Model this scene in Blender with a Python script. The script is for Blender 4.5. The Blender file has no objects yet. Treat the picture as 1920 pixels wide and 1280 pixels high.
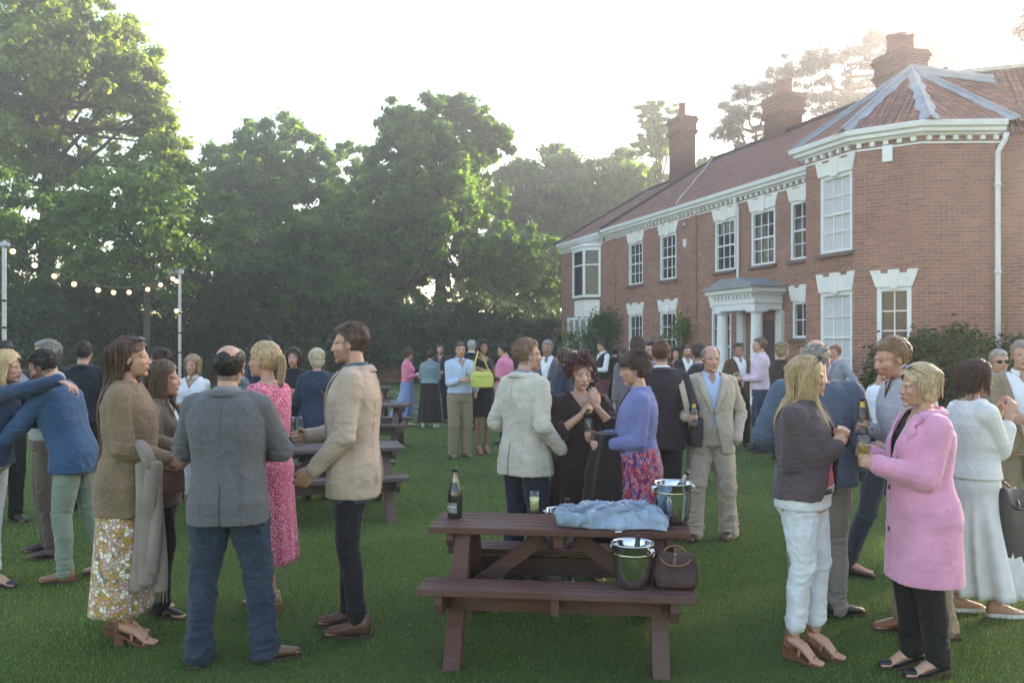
import bpy, math, random
import numpy as np
from math import radians as R, sin, cos, pi, sqrt, atan2
random.seed(7); RNG = np.random.default_rng(7)
SC = bpy.context.scene
COL = SC.collection
EYE = 1.70; F = 1600.0; HX, HY = 960.0, 650.0     # camera height, focal length and horizon in photo pixels
QUICK = False

# ------------------------------------------------------------------ basics
def ground(px, py):
    Y = F*EYE/(py-HY); return ((px-HX)/F*Y, Y)
def at(px, py, Y):
    return np.array([(px-HX)/F*Y, Y, EYE+(HY-py)/F*Y])
def lin(r, g, b):
    f = lambda c: (c/255/12.92 if c/255 <= .04045 else ((c/255+.055)/1.055)**2.4)
    return (f(r), f(g), f(b))
def vec(*a): return np.array(a, dtype=float)
def unit(v):
    n = np.linalg.norm(v); return v/n if n > 1e-9 else v
def tag(o, label=None, cat=None, group=None, kind=None):
    if label: o['label'] = label
    if cat: o['category'] = cat
    if group: o['group'] = group
    if kind: o['kind'] = kind
    return o

class Shell:
    """collects closed pieces into one mesh"""
    def __init__(s): s.v = []; s.f = []; s.n = 0; s.m = []; s.c = []
    def add(s, v, f, mi=0, col=None):
        v = np.asarray(v, dtype=float)
        s.v.append(v); s.f += [tuple(i+s.n for i in q) for q in f]; s.m += [mi]*len(f)
        s.c.append(np.tile(np.array([1., 1., 1.] if col is None else col, dtype=float), (len(v), 1)))
        s.n += len(v)
    def loft(s, rings, mi=0, cap=True, closed=True, col=None):
        n = len(rings[0]); V = np.concatenate(rings); f = []
        for i in range(len(rings)-1):
            for j in range(n if closed else n-1):
                a = i*n+j; b = i*n+(j+1) % n
                f.append((a, b, b+n, a+n))
        if cap:
            f.append(tuple(range(n))[::-1]); f.append(tuple(range((len(rings)-1)*n, len(rings)*n)))
        s.add(V, f, mi, col)
    def tube(s, pts, rad, n=10, side=None, round_=True, mi=0, col=None):
        pts = [np.asarray(p, dtype=float) for p in pts]
        rad = [(r, r) if not hasattr(r, '__len__') else r for r in rad]
        P = []; Q = []
        T = []
        for i in range(len(pts)):
            a = pts[max(i-1, 0)]; b = pts[min(i+1, len(pts)-1)]; T.append(unit(b-a))
        if side is None:
            side = vec(1, 0, 0) if abs(T[0][0]) < .8 else vec(0, 1, 0)
        u = unit(side - T[0]*np.dot(side, T[0]))
        fr = []
        for t in T:
            u = unit(u - t*np.dot(u, t)); fr.append((t, u, np.cross(t, u)))
        seq = []
        if round_:
            for k in (80, 50, 22):
                seq.append((0, -sin(R(k)), cos(R(k))))
        for i in range(len(pts)): seq.append((i, 0, 1))
        if round_:
            for k in (22, 50, 80):
                seq.append((len(pts)-1, sin(R(k)), cos(R(k))))
        ang = np.linspace(0, 2*pi, n, endpoint=False); ca = np.cos(ang)[:, None]; sa = np.sin(ang)[:, None]
        rings = []
        for i, off, sc in seq:
            t, u, w = fr[i]; rx, ry = rad[i]
            rings.append(pts[i]+t*off*min(rx, ry)+u*ca*rx*sc+w*sa*ry*sc)
        s.loft(rings, mi, col=col)
    def ell(s, c, r, rot=None, n=12, m=8, mi=0, col=None):
        c = np.asarray(c, dtype=float)
        M = np.eye(3) if rot is None else rot
        rings = []
        ang = np.linspace(0, 2*pi, n, endpoint=False)
        for k in range(m+1):
            th = -pi/2+pi*(k+.0)/m; th = max(min(th, pi/2-.12), -pi/2+.12)
            ring = np.stack([np.cos(ang)*cos(th)*r[0], np.sin(ang)*cos(th)*r[1], np.full(n, sin(th)*r[2])], 1)
            rings.append(c+ring@M.T)
        s.loft(rings, mi, col=col)
    def box(s, lo, hi, mi=0, M=None, o=None, col=None):
        x0, y0, z0 = lo; x1, y1, z1 = hi
        v = np.array([(x0, y0, z0), (x1, y0, z0), (x1, y1, z0), (x0, y1, z0), (x0, y0, z1), (x1, y0, z1), (x1, y1, z1), (x0, y1, z1)], float)
        if M is not None: v = v@np.asarray(M).T
        if o is not None: v = v+np.asarray(o)
        s.add(v, [(0, 3, 2, 1), (4, 5, 6, 7), (0, 1, 5, 4), (1, 2, 6, 5), (2, 3, 7, 6), (3, 0, 4, 7)], mi, col)
    def beam(s, a, b, w, h, up=(0, 0, 1), mi=0):
        a = np.asarray(a, float); b = np.asarray(b, float); t = unit(b-a); up = np.asarray(up, float)
        sd = unit(np.cross(t, up)); u = np.cross(sd, t); L = np.linalg.norm(b-a)
        s.box((-w/2, 0, -h/2), (w/2, L, h/2), mi, np.stack([sd, t, u], 1), a)
    def lathe(s, prof, n=24, c=(0, 0, 0), mi=0, closed=False):
        ang = np.linspace(0, 2*pi, n, endpoint=False); c = np.asarray(c, float)
        rings = [c+np.stack([np.cos(ang)*r, np.sin(ang)*r, np.full(n, z)], 1) for r, z in prof]
        s.loft(rings, mi, cap=not closed)
        if closed:
            pass
    def prism(s, poly, M, o, d0, d1, mi=0):
        """polygon (u,v) extruded along local y from d0 to d1; M columns = u axis, depth axis, v axis"""
        n = len(poly)
        v = [(p[0], d0, p[1]) for p in poly]+[(p[0], d1, p[1]) for p in poly]
        f = [tuple(range(n)), tuple(range(2*n-1, n-1, -1))]+[(i, i+n, (i+1) % n+n, (i+1) % n) for i in range(n)]
        s.add(np.array(v, float)@np.asarray(M).T+np.asarray(o), f, mi)
    def mesh(s, name, colors=False):
        me = bpy.data.meshes.new(name)
        V = np.concatenate(s.v) if s.v else np.zeros((0, 3))
        me.from_pydata(V.tolist(), [], s.f)
        if any(s.m): me.polygons.foreach_set('material_index', s.m)
        if colors:
            a = me.color_attributes.new('Col', 'FLOAT_COLOR', 'POINT')
            c = np.concatenate(s.c); c = np.concatenate([c, np.ones((len(c), 1))], 1)
            a.data.foreach_set('color', c.ravel())
        me.update(); return me
    def obj(s, name, mats, parent=None, smooth=False, colors=False, loc=None, fix=True):
        me = s.mesh(name, colors)
        if fix: fixnormals(me)
        return mkobj(name, me, mats, parent, smooth, loc)

def fixnormals(me):
    import bmesh
    bm = bmesh.new(); bm.from_mesh(me); bmesh.ops.recalc_face_normals(bm, faces=bm.faces); bm.to_mesh(me); bm.free()
def mkobj(name, me, mats, parent=None, smooth=False, loc=None):
    o = bpy.data.objects.new(name, me); COL.objects.link(o)
    for m in (mats if isinstance(mats, (list, tuple)) else [mats]): me.materials.append(m)
    if smooth: me.polygons.foreach_set('use_smooth', [True]*len(me.polygons))
    if parent is not None: o.parent = parent
    if loc is not None: o.location = loc
    return o
def empty(name, loc=(0, 0, 0), rz=0):
    o = bpy.data.objects.new(name, None); COL.objects.link(o); o.location = loc; o.rotation_euler.z = rz
    o.empty_display_size = .1
    return o
def copy_tree(o, parent=None):
    c = o.copy(); COL.objects.link(c)
    if parent is not None: c.parent = parent
    for ch in list(o.children): copy_tree(ch, c)
    return c
def bevel(o, w=.004, seg=2):
    m = o.modifiers.new('bevel', 'BEVEL'); m.width = w; m.segments = seg; m.limit_method = 'ANGLE'; m.angle_limit = R(40)

# vectorised value noise
_T = RNG.random((64, 64, 64))
def vnoise(p, sc=1.0, seed=0):
    p = np.asarray(p, float)*sc+seed*17.31+100
    i = np.floor(p).astype(int); f = p-i; f = f*f*(3-2*f); i &= 63; j = (i+1) & 63
    x0, y0, z0 = i.T; x1, y1, z1 = j.T; fx, fy, fz = f.T
    l = lambda a, b, t: a+(b-a)*t
    return l(l(l(_T[x0, y0, z0], _T[x1, y0, z0], fx), l(_T[x0, y1, z0], _T[x1, y1, z0], fx), fy),
             l(l(_T[x0, y0, z1], _T[x1, y0, z1], fx), l(_T[x0, y1, z1], _T[x1, y1, z1], fx), fy), fz)

# ------------------------------------------------------------------ materials
_M = {}
class NT:
    def __init__(s, name):
        s.m = bpy.data.materials.new(name); s.m.use_nodes = True; s.t = s.m.node_tree; s.n = s.t.nodes; s.l = s.t.links
        s.b = s.n['Principled BSDF']; s.o = s.n['Material Output']
    def node(s, ty, **k):
        n = s.n.new(ty)
        for a, v in k.items():
            if a == 'inp':
                for i, x in v.items(): n.inputs[i].default_value = x
            else: setattr(n, a, v)
        return n
    def link(s, a, b): s.l.new(a, b)
    def coord(s, kind='Object', scale=(1, 1, 1), rot=(0, 0, 0)):
        tc = s.node('ShaderNodeTexCoord'); mp = s.node('ShaderNodeMapping'); mp.inputs['Scale'].default_value = scale
        mp.inputs['Rotation'].default_value = rot
        s.link(tc.outputs[kind], mp.inputs['Vector']); return mp.outputs['Vector']
    def noise(s, v, scale, detail=4, rough=.55):
        n = s.node('ShaderNodeTexNoise', inp={'Scale': scale, 'Detail': detail, 'Roughness': rough}); s.link(v, n.inputs['Vector']); return n.outputs['Fac']
    def ramp(s, f, stops):
        r = s.node('ShaderNodeValToRGB'); e = r.color_ramp.elements
        while len(e) < len(stops): e.new(.5)
        for i, (p, c) in enumerate(stops):
            e[i].position = p; e[i].color = (*c, 1) if hasattr(c, '__len__') else (c, c, c, 1)
        s.link(f, r.inputs['Fac']); return r.outputs['Color']
    def mix(s, f, a, b, mode='MIX'):
        m = s.node('ShaderNodeMix', data_type='RGBA', blend_type=mode)
        for sock, x in ((m.inputs['Factor'], f), (m.inputs[6], a), (m.inputs[7], b)):
            if hasattr(x, 'links') or isinstance(x, bpy.types.NodeSocket): s.link(x, sock)
            else: sock.default_value = x if not hasattr(x, '__len__') else ((*x, 1) if len(x) == 3 else x)
        return m.outputs[2]
    def bump(s, h, strength=.3, dist=.01):
        b = s.node('ShaderNodeBump', inp={'Strength': strength, 'Distance': dist}); s.link(h, b.inputs['Height'])
        s.link(b.outputs['Normal'], s.b.inputs['Normal']); return b
    def col(s, c):
        if isinstance(c, bpy.types.NodeSocket): s.link(c, s.b.inputs['Base Color'])
        else: s.b.inputs['Base Color'].default_value = (*c, 1)
    def set(s, **k):
        for a, v in k.items(): s.b.inputs[a.replace('_', ' ')].default_value = v
        return s

def plain(name, c, rough=.6, var=.15, sc=6, bump=0, bsc=60, metal=0, spec=.5, coat=0):
    key = ('plain', name)
    if key in _M: return _M[key]
    t = NT(name); v = t.coord()
    n = t.noise(v, sc, 5)
    d = tuple(x*(1-var) for x in c); l = tuple(min(1, x*(1+var)) for x in c)
    t.col(t.ramp(n, [(.3, d), (.7, l)]))
    t.set(Roughness=rough, Metallic=metal); t.b.inputs['Specular IOR Level'].default_value = spec
    if coat: t.b.inputs['Coat Weight'].default_value = coat
    if bump: t.bump(t.noise(v, bsc, 6), bump, .01)
    _M[key] = t.m; return t.m

def cloth(name, c, weave=900, rough=.85, var=.12, bump=.25, c2=None, mode=None, scale=1, sheen=.15):
    """fabric with weave bump; mode adds a pattern"""
    key = ('cloth', name)
    if key in _M: return _M[key]
    t = NT(name); v = t.coord()
    d = tuple(x*(1-var) for x in c); l = tuple(min(1, x*(1+var)) for x in c)
    base = t.ramp(t.noise(v, 9, 5), [(.3, d), (.7, l)])
    hn = t.noise(v, weave/4, 3)
    if mode == 'tweed':
        base = t.mix(t.ramp(t.noise(v, 170, 4, .7), [(.40, 0), (.62, 1)]), base, c2)
        fold = t.noise(t.coord(scale=(1, 1, .25)), 30, 3)
        base = t.mix(.25, base, t.ramp(fold, [(.3, d), (.7, l)]))
    elif mode == 'check':
        w = t.node('ShaderNodeTexChecker', inp={'Scale': 90*scale}); t.link(v, w.inputs['Vector'])
        w1 = t.node('ShaderNodeTexWave', wave_type='BANDS', bands_direction='X', inp={'Scale': 34*scale, 'Distortion': .3}); t.link(v, w1.inputs['Vector'])
        w2 = t.node('ShaderNodeTexWave', wave_type='BANDS', bands_direction='Z', inp={'Scale': 34*scale, 'Distortion': .3}); t.link(v, w2.inputs['Vector'])
        f1 = t.ramp(w1.outputs['Fac'], [(.72, 0), (.85, .7)]); f2 = t.ramp(w2.outputs['Fac'], [(.72, 0), (.85, .7)])
        base = t.mix(f1, base, c2); base = t.mix(f2, base, c2)
    elif mode == 'dots':
        vo = t.node('ShaderNodeTexVoronoi', inp={'Scale': 62*scale}); t.link(v, vo.inputs['Vector'])
        base = t.mix(t.ramp(vo.outputs['Distance'], [(.34, 1), (.46, 0)]), base, c2)
    elif mode == 'flowers':
        vo = t.node('ShaderNodeTexVoronoi', inp={'Scale': 46*scale, 'Randomness': .9}); t.link(v, vo.inputs['Vector'])
        pal = t.ramp(vo.outputs['Color'], [(0, lin(196, 180, 150)), (.25, lin(190, 150, 60)), (.45, lin(205, 160, 150)), (.65, lin(235, 225, 205)), (.85, lin(120, 110, 100)), (1, lin(210, 190, 170))])
        pal.node.color_ramp.interpolation = 'CONSTANT'
        edge = t.node('ShaderNodeTexVoronoi', feature='DISTANCE_TO_EDGE', inp={'Scale': 46*scale, 'Randomness': .9}); t.link(v, edge.inputs['Vector'])
        base = t.mix(t.ramp(edge.outputs['Distance'], [(.05, .75), (.16, 0)]), pal, lin(112, 104, 98))
        cen = t.ramp(vo.outputs['Distance'], [(.12, 1), (.2, 0)]); base = t.mix(cen, base, lin(110, 85, 60))
    elif mode == 'splash':
        n1 = t.noise(t.coord(scale=(1, 1, .5)), 16*scale, 3, .6)
        base = t.ramp(n1, [(.36, lin(40, 50, 110)), (.42, lin(150, 48, 52)), (.5, lin(190, 80, 78)), (.545, lin(205, 180, 190)), (.565, lin(70, 66, 120)), (.68, lin(160, 100, 140))])
        base.node.color_ramp.interpolation = 'CONSTANT'
    elif mode == 'knit':
        w1 = t.node('ShaderNodeTexWave', wave_type='BANDS', bands_direction='Z', inp={'Scale': 28*scale, 'Distortion': 1.2, 'Detail': 2}); t.link(v, w1.inputs['Vector'])
        vo = t.node('ShaderNodeTexVoronoi', inp={'Scale': 95*scale}); t.link(v, vo.inputs['Vector'])
        base = t.mix(t.ramp(vo.outputs['Distance'], [(.1, 0), (.7, .55)]), base, c2)
        hn = vo.outputs['Distance']
    elif mode == 'denim':
        base = t.mix(t.ramp(t.noise(v, 5, 5, .6), [(.4, 0), (.75, .6)]), base, c2)
        base = t.mix(t.ramp(t.noise(t.coord(scale=(1, 1, .2)), 260, 2), [(.4, 0), (.7, .3)]), base, c2)
    elif mode == 'stripe':
        w1 = t.node('ShaderNodeTexWave', wave_type='BANDS', bands_direction='X', inp={'Scale': 30*scale}); t.link(v, w1.inputs['Vector'])
        base = t.mix(t.ramp(w1.outputs['Fac'], [(.75, 0), (.9, .6)]), base, c2)
    t.col(base); t.set(Roughness=rough); t.b.inputs['Specular IOR Level'].default_value = .25
    t.b.inputs['Sheen Weight'].default_value = sheen; t.b.inputs['Sheen Roughness'].default_value = .5
    b1 = t.node('ShaderNodeBump', inp={'Strength': bump, 'Distance': .002 if mode != 'knit' else .006}); t.link(hn, b1.inputs['Height'])
    b2 = t.node('ShaderNodeBump', inp={'Strength': .22, 'Distance': .012}); t.link(t.noise(t.coord(scale=(1, 1, .7)), 17, 5, .6), b2.inputs['Height'])
    t.link(b1.outputs['Normal'], b2.inputs['Normal']); t.link(b2.outputs['Normal'], t.b.inputs['Normal'])
    _M[key] = t.m; return t.m

def skin_mat():
    if 'skin' in _M: return _M['skin']
    t = NT('skin'); a = t.node('ShaderNodeVertexColor', layer_name='Col')
    n = t.noise(t.coord(), 45, 4)
    t.col(t.mix(t.ramp(n, [(.35, .0), (.7, .22)]), a.outputs['Color'], (.55, .2, .15), 'MULTIPLY'))
    t.set(Roughness=.48); t.b.inputs['Subsurface Weight'].default_value = .12; t.b.inputs['Subsurface Radius'].default_value = (.012, .005, .003)
    t.bump(t.noise(t.coord(), 260, 3), .15, .002)
    _M['skin'] = t.m; return t.m
def hair_mat(name, c, c2=None):
    if ('hair', name) in _M: return _M['hair', name]
    c2 = c2 or tuple(min(1, x*1.9+.01) for x in c)
    t = NT(name); a = t.node('ShaderNodeVertexColor', layer_name='Col')
    n = t.noise(t.coord(scale=(1, 1, .12)), 240, 3, .6)
    base = t.ramp(n, [(.3, tuple(x*.55 for x in c)), (.55, c), (.78, c2)])
    t.col(t.mix(1.0, base, a.outputs['Color'], 'MULTIPLY')); t.set(Roughness=.42); t.b.inputs['Specular IOR Level'].default_value = .45
    t.bump(n, .7, .006)
    _M['hair', name] = t.m; return t.m
def glass_mat(name='clear glass', c=(1, 1, 1), rough=0.0, ior=1.45):
    if ('glass', name) in _M: return _M['glass', name]
    t = NT(name)
    if name == 'clear glass':      # thin glass: see-through with fresnel reflections
        tp = t.node('ShaderNodeBsdfTransparent', inp={'Color': (.93, .95, .95, 1)}); gl = t.node('ShaderNodeBsdfGlossy', inp={'Roughness': .03}); lw = t.node('ShaderNodeLayerWeight', inp={'Blend': .35})
        mx = t.node('ShaderNodeMixShader'); t.link(t.ramp(lw.outputs['Facing'], [(.0, .05), (.55, .12), (1, .75)]), mx.inputs[0]); t.link(tp.outputs[0], mx.inputs[1]); t.link(gl.outputs[0], mx.inputs[2]); t.link(mx.outputs[0], t.o.inputs['Surface'])
    elif 'wine' in name:
        tp = t.node('ShaderNodeBsdfTransparent', inp={'Color': (*c, 1)}); mx = t.node('ShaderNodeMixShader'); mx.inputs[0].default_value = .25; t.col((.6, .5, .2)); t.set(Roughness=.1); t.link(tp.outputs[0], mx.inputs[1]); t.link(t.b.outputs[0], mx.inputs[2]); t.link(mx.outputs[0], t.o.inputs['Surface'])
    else:
        t.col(c); t.set(Roughness=rough, IOR=ior); t.b.inputs['Transmission Weight'].default_value = 1
    _M['glass', name] = t.m; return t.m
# ------------------------------------------------------------------ people
TM = [(.80, .168, .118, 0), (.88, .172, .122, -.006), (.97, .160, .115, 0), (1.08, .150, .110, .006), (1.20, .166, .120, .004),
      (1.30, .182, .124, 0), (1.38, .186, .108, -.008), (1.425, .165, .090, -.012), (1.455, .115, .072, -.016), (1.50, .066, .062, -.012)]
TW = [(.80, .170, .125, -.005), (.88, .176, .128, -.012), (.97, .158, .116, -.004), (1.08, .128, .098, .006), (1.18, .142, .108, .006),
      (1.28, .156, .116, .004), (1.36, .160, .100, -.006), (1.41, .145, .082, -.01), (1.445, .10, .064, -.014), (1.50, .056, .054, -.01)]

def remesh(shell, vox, smooth=2, fac=.5):
    me = shell.mesh('tmp'); o = bpy.data.objects.new('tmp', me); COL.objects.link(o)
    m = o.modifiers.new('r', 'REMESH'); m.mode = 'VOXEL'; m.voxel_size = vox
    if smooth:
        s = o.modifiers.new('s', 'SMOOTH'); s.iterations = smooth; s.factor = fac
    dg = bpy.context.evaluated_depsgraph_get(); ev = o.evaluated_get(dg); out = ev.to_mesh()
    n = len(out.vertices); V = np.empty(n*3); out.vertices.foreach_get('co', V); V = V.reshape(-1, 3)
    nn = np.empty(n*3); out.vertices.foreach_get('normal', nn); nn = nn.reshape(-1, 3)
    k = len(out.polygons); L = len(out.loops); lv = np.empty(L, dtype=np.int32); out.loops.foreach_get('vertex_index', lv)
    ls = np.empty(k, dtype=np.int32); out.polygons.foreach_get('loop_start', ls); lt = np.empty(k, dtype=np.int32); out.polygons.foreach_get('loop_total', lt)
    ev.to_mesh_clear(); bpy.data.objects.remove(o); bpy.data.meshes.remove(me)
    return V, nn, lv, ls, lt
def build_mesh(name, V, lv, ls, lt, cut=None, cols=None, extra=None, scale=1.0):
    """faces whose centre satisfies cut are dropped"""
    quad = lt == 4
    Fq = lv[(ls[quad][:, None]+np.arange(4)[None])] if quad.any() else np.zeros((0, 4), int)
    rest = [lv[a:a+b].tolist() for a, b in zip(ls[~quad], lt[~quad])]
    if cut is not None and len(Fq):
        c = V[Fq].mean(1); Fq = Fq[~cut(c)]
        used = np.zeros(len(V), bool); used[Fq.ravel()] = True
        idx = np.cumsum(used)-1; V = V[used]; Fq = idx[Fq]; rest = []
        if cols is not None: cols = cols[used]
        E = np.concatenate([Fq[:, [0, 1]], Fq[:, [1, 2]], Fq[:, [2, 3]], Fq[:, [3, 0]]]); E.sort(1)
        u, ct = np.unique(E, axis=0, return_counts=True); B = u[ct == 1]
        if len(B):
            V = V.copy(); nv = len(V); dg = np.bincount(B.ravel(), minlength=nv); bi = dg > 0
            for _ in range(14):
                sm = np.zeros((nv, 3))
                for q in range(3): sm[:, q] = np.bincount(B[:, 0], V[B[:, 1], q], nv)+np.bincount(B[:, 1], V[B[:, 0], q], nv)
                V[bi] = V[bi]*.4+(sm[bi]/dg[bi][:, None])*.6
    faces = Fq.tolist()+rest; mi = [0]*len(faces)
    if extra is not None and extra.n:
        ev = np.concatenate(extra.v); n0 = len(V); V = np.concatenate([V, ev]); faces += [tuple(i+n0 for i in q) for q in extra.f]; mi += extra.m
        if cols is not None: cols = np.concatenate([cols, np.concatenate(extra.c)])
    me = bpy.data.meshes.new(name); me.from_pydata((V*scale).tolist(), [], faces)
    me.polygons.foreach_set('use_smooth', [True]*len(faces))
    if any(mi): me.polygons.foreach_set('material_index', mi)
    if cols is not None:
        a = me.color_attributes.new('Col', 'FLOAT_COLOR', 'POINT'); a.data.foreach_set('color', np.concatenate([cols, np.ones((len(cols), 1))], 1).ravel())
    me.update(); return me
def rotx(a): c, s = cos(a), sin(a); return np.array([[1, 0, 0], [0, c, -s], [0, s, c]])
def roty(a): c, s = cos(a), sin(a); return np.array([[c, 0, s], [0, 1, 0], [-s, 0, c]])
def rotz(a): c, s = cos(a), sin(a); return np.array([[c, -s, 0], [s, c, 0], [0, 0, 1]])
def rot_about(ax, a):
    x, y, z = unit(ax); c, s = cos(a), sin(a); C = 1-c
    return np.array([[c+x*x*C, x*y*C-z*s, x*z*C+y*s], [y*x*C+z*s, c+y*y*C, y*z*C-x*s], [z*x*C-y*s, z*y*C+x*s, c+z*z*C]])
def ik(a, t, l1, l2, pole):
    d = t-a; L = np.linalg.norm(d); L2 = min(L, (l1+l2)*.995); t = a+d/L*L2 if L > 1e-6 else t
    u = unit(d); x = (l1*l1-l2*l2+L2*L2)/(2*L2); h = sqrt(max(l1*l1-x*x, 0))
    p = unit(pole-u*np.dot(pole, u)); return a+u*x+p*h, t

HAND_POSE = {'relax': (12, 22, 18), 'grip': (58, 62, 40), 'fist': (75, 85, 60), 'flat': (6, 8, 6), 'hold': (38, 48, 30)}
def hand(sh, w, d, n, side, pose, k=1.0, fat=1.0):
    """w wrist, d finger direction, n palm normal, side = +1 right / -1 left: thumb on the s side"""
    d = unit(d); n = unit(n-d*np.dot(n, d)); s = np.cross(d, n)*(1 if side > 0 else -1)
    if True:
        ta = s
    B = np.stack([ta, n, d], 1)
    sh.ell(w+d*.045, (.040, .016, .052), B, 12, 8)
    sh.ell(w+d*.065+n*.006+ta*.018, (.020, .016, .030), B, 10, 6)
    c1, c2, c3 = [R(a) for a in HAND_POSE[pose]]
    for i, (off, ln) in enumerate(((.030, .92), (.010, 1.0), (-.011, .95), (-.030, .76))):
        p = w+d*(.088-.004*abs(i-1))+ta*off; spread = (off*.9 if pose in ('relax', 'flat') else off*.25)
        cc = (c1+R(4*i), c2+R(3*i), c3)
        a = 0; pts = [p-d*.03]; pts.append(p); r = .0092*fat
        for j, (L, c) in enumerate(zip((.040, .026, .022), cc)):
            a += c; dd = unit(d*cos(a)+n*sin(a)+ta*spread); p = p+dd*L*ln; pts.append(p)
        sh.tube(pts, [r*1.05, r*1.05, r, r*.93, r*.82], 8)
    tp = w+d*.022+ta*.026
    if pose in ('grip', 'fist', 'hold'):
        p1 = tp+d*.026+ta*.016+n*.022; p2 = p1+d*.024+n*.018-ta*.004; p3 = p2+d*.018+n*.008-ta*.012
    else:
        p1 = tp+d*.030+ta*.018+n*.008; p2 = p1+d*.026+ta*.008+n*.006; p3 = p2+d*.022+ta*.002+n*.004
    sh.tube([tp, p1, p2, p3], [.0145, .0125, .0105, .009], 8)

def ribbon(sh, A, B, nrm, th=.006, mi=0):
    """closed strip between edge polylines A and B, thickness along nrm"""
    rings = []
    for a, b, n in zip(A, B, nrm):
        a = np.asarray(a); b = np.asarray(b); n = unit(np.asarray(n, float))*th; m = (a+b)/2
        rings.append(np.array([a-n*.3, m-n*.3, b-n*.3, b+n*.5, m+n, a+n*.5]))
    sh.loft(rings, mi)

def person(px, fy, H, face, label, sex='m', skin=(.50, .29, .205), hair=('short', (.06, .035, .02)), vox=None, lean=0, bow=0, yaw=0, pitch=0, roll=0,
           fat=1.0, bust=1.0, top=None, jacket=None, bottom=None, shoes=('dress', (.03, .02, .018)), arms=None, feet=None, beard=None, extras=None,
           group=None, smile=0, xy=None, loose=None, turn=0, headsc=1.0):
    k = H/1.75; X, Y = xy if xy else ground(px, fy)
    if vox is None: vox = min(max(Y*.00092, .0048), .0125)
    fem = sex == 'w'; T = [(z, rx, ry, cy) for z, rx, ry, cy in (TW if fem else TM)]
    heel = shoes[2] if len(shoes) > 2 else 0.0
    hz = heel                                         # whole body raised by the heel
    T = [(z, rx*(1+(fat-1)*(1.0 if z < 1.25 else .5)), ry*(1+(fat-1)*(1.6 if .9 < z < 1.2 else .8)), cy+(fat-1)*(.09 if .9 < z < 1.2 else 0)) for z, rx, ry, cy in T]
    zz = np.array([t[0] for t in T])
    def TI(z): return [float(np.interp(z, zz, [t[i] for t in T])) for i in (1, 2, 3)]
    hip0 = vec(0, 0, .92)
    M_l = rotx(-R(lean))@roty(R(bow)); M_t = rotz(R(turn))
    def up(p):
        p = np.atleast_2d(np.asarray(p, float)).copy()
        w = np.clip((p[:, 2]-.88)/.18, 0, 1)[:, None]
        q = (p-hip0)@(M_l@M_t).T+hip0
        return p*(1-w)+q*w+vec(0, 0, hz)
    def up1(p): return up(p)[0]
    lift = vec(0, 0, hz)
    Rl = M_l@M_t
    sx = .168 if not fem else .146
    sx *= (1+(fat-1)*.5); szz = 1.392 if not fem else 1.374
    # ---- arms
    A = {}
    arms = arms or {}
    for s, nm in ((1, 'r'), (-1, 'l')):
        sp = dict(p=(.255*s if not fem else .235*s, .03, .83), pole=None, n=None, d=None, pose='relax')
        if nm in arms: sp.update(arms[nm])
        S = up1((sx*s, -.012, szz)); t = np.array(sp['p'], float)
        if sp.get('mirror', False): t[0] *= s
        t = up1(t) if not sp.get('abs') else t+lift
        pole = np.array(sp['pole'] if sp['pole'] is not None else (.35*s, -1, -.35), float)
        E, W = ik(S, t, .285, .255, Rl@pole)
        d = unit(np.array(sp['d'], float)) if sp['d'] is not None else unit(W-E)
        if sp['n'] is not None: n = np.array(sp['n'], float)
        else: n = vec(-s, .15, 0)
        A[nm] = dict(S=S, E=E, W=W, d=d, n=n, pose=sp['pose'], s=s, hide=sp.get('hide', False))
    # ---- legs
    feet = feet or {}
    LG = {}
    for s, nm in ((1, 'r'), (-1, 'l')):
        fx, fyy, fa = feet.get(nm, (.105*s, .0, 8*s))[:3]
        lf = feet[nm][3] if nm in feet and len(feet[nm]) > 3 else 0
        hp = vec(.088*s, -.005, .90)+lift; an = vec(fx, fyy-.02, .085+hz+lf)
        K, an = ik(hp, an, .416, .402, vec(.12*s, 1, 0))
        LG[nm] = dict(H=hp, K=K, A=an, fa=R(-fa), s=s, lf=lf)
    # ---- head frame
    NB = up1((0, -.018, 1.46)); hc_l = vec(0, .024+.0006*max(pitch, 0), 1.607)
    Hc = up1(hc_l)
    Mh = (rotz(R(yaw))@rotx(-R(pitch))@roty(R(roll)))
    Mh = M_t@rotx(-R(lean)*.35)@Mh
    hs = (.975 if fem else 1.0)*headsc/k**.5
    def hd(p): return Hc+(np.asarray(p, float)*hs)@Mh.T
    def hM(M=None): return Mh if M is None else Mh@M
    # ---- BODY
    sh = Shell()
    def he(c, r, M=None, n=14, m=10): sh.ell(hd(c), tuple(x*hs for x in r), hM(M), n, m)
    he((0, -.018, .028), (.074, .094, .086), None, 20, 14); he((0, .026, -.035), (.060, .064, .078)); he((0, .026, -.076), (.049 if fem else .054, .050, .038))
    he((0, .073, -.100), (.020, .017, .016)); he((0, .064, -.060), (.032, .030, .030))
    for s in (1, -1):
        he((.033*s, .056, -.028), (.026, .026, .028)); he((.031*s, .0700, 0), (.0130, .0100, .0080)); he((.0745*s, -.006, -.012), (.007, .019, .031), rotz(-.35*s)@roty(-.1*s))
        he((.0100*s, .094, -.0355), (.0078, .009, .0068))
    sh.tube([hd(p) for p in ((-.050, .060, .014), (-.02, .0765, .0175), (.02, .0765, .0175), (.050, .060, .014))], [.011]*4 if not fem else [.008]*4, 8)
    sh.tube([hd(p) for p in ((0, .077, .014), (0, .090, -.010), (0, .1005 if not fem else .0985, -.032))], [.0095, .0088, .0102], 8)
    he((0, .0895, -.0580), (.023, .0062, .0052)); he((0, .0875, -.0690), (.020, .0065, .0056))
    neckr = .052 if not fem else .043
    neckr *= (1+(fat-1)*.6)
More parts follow.
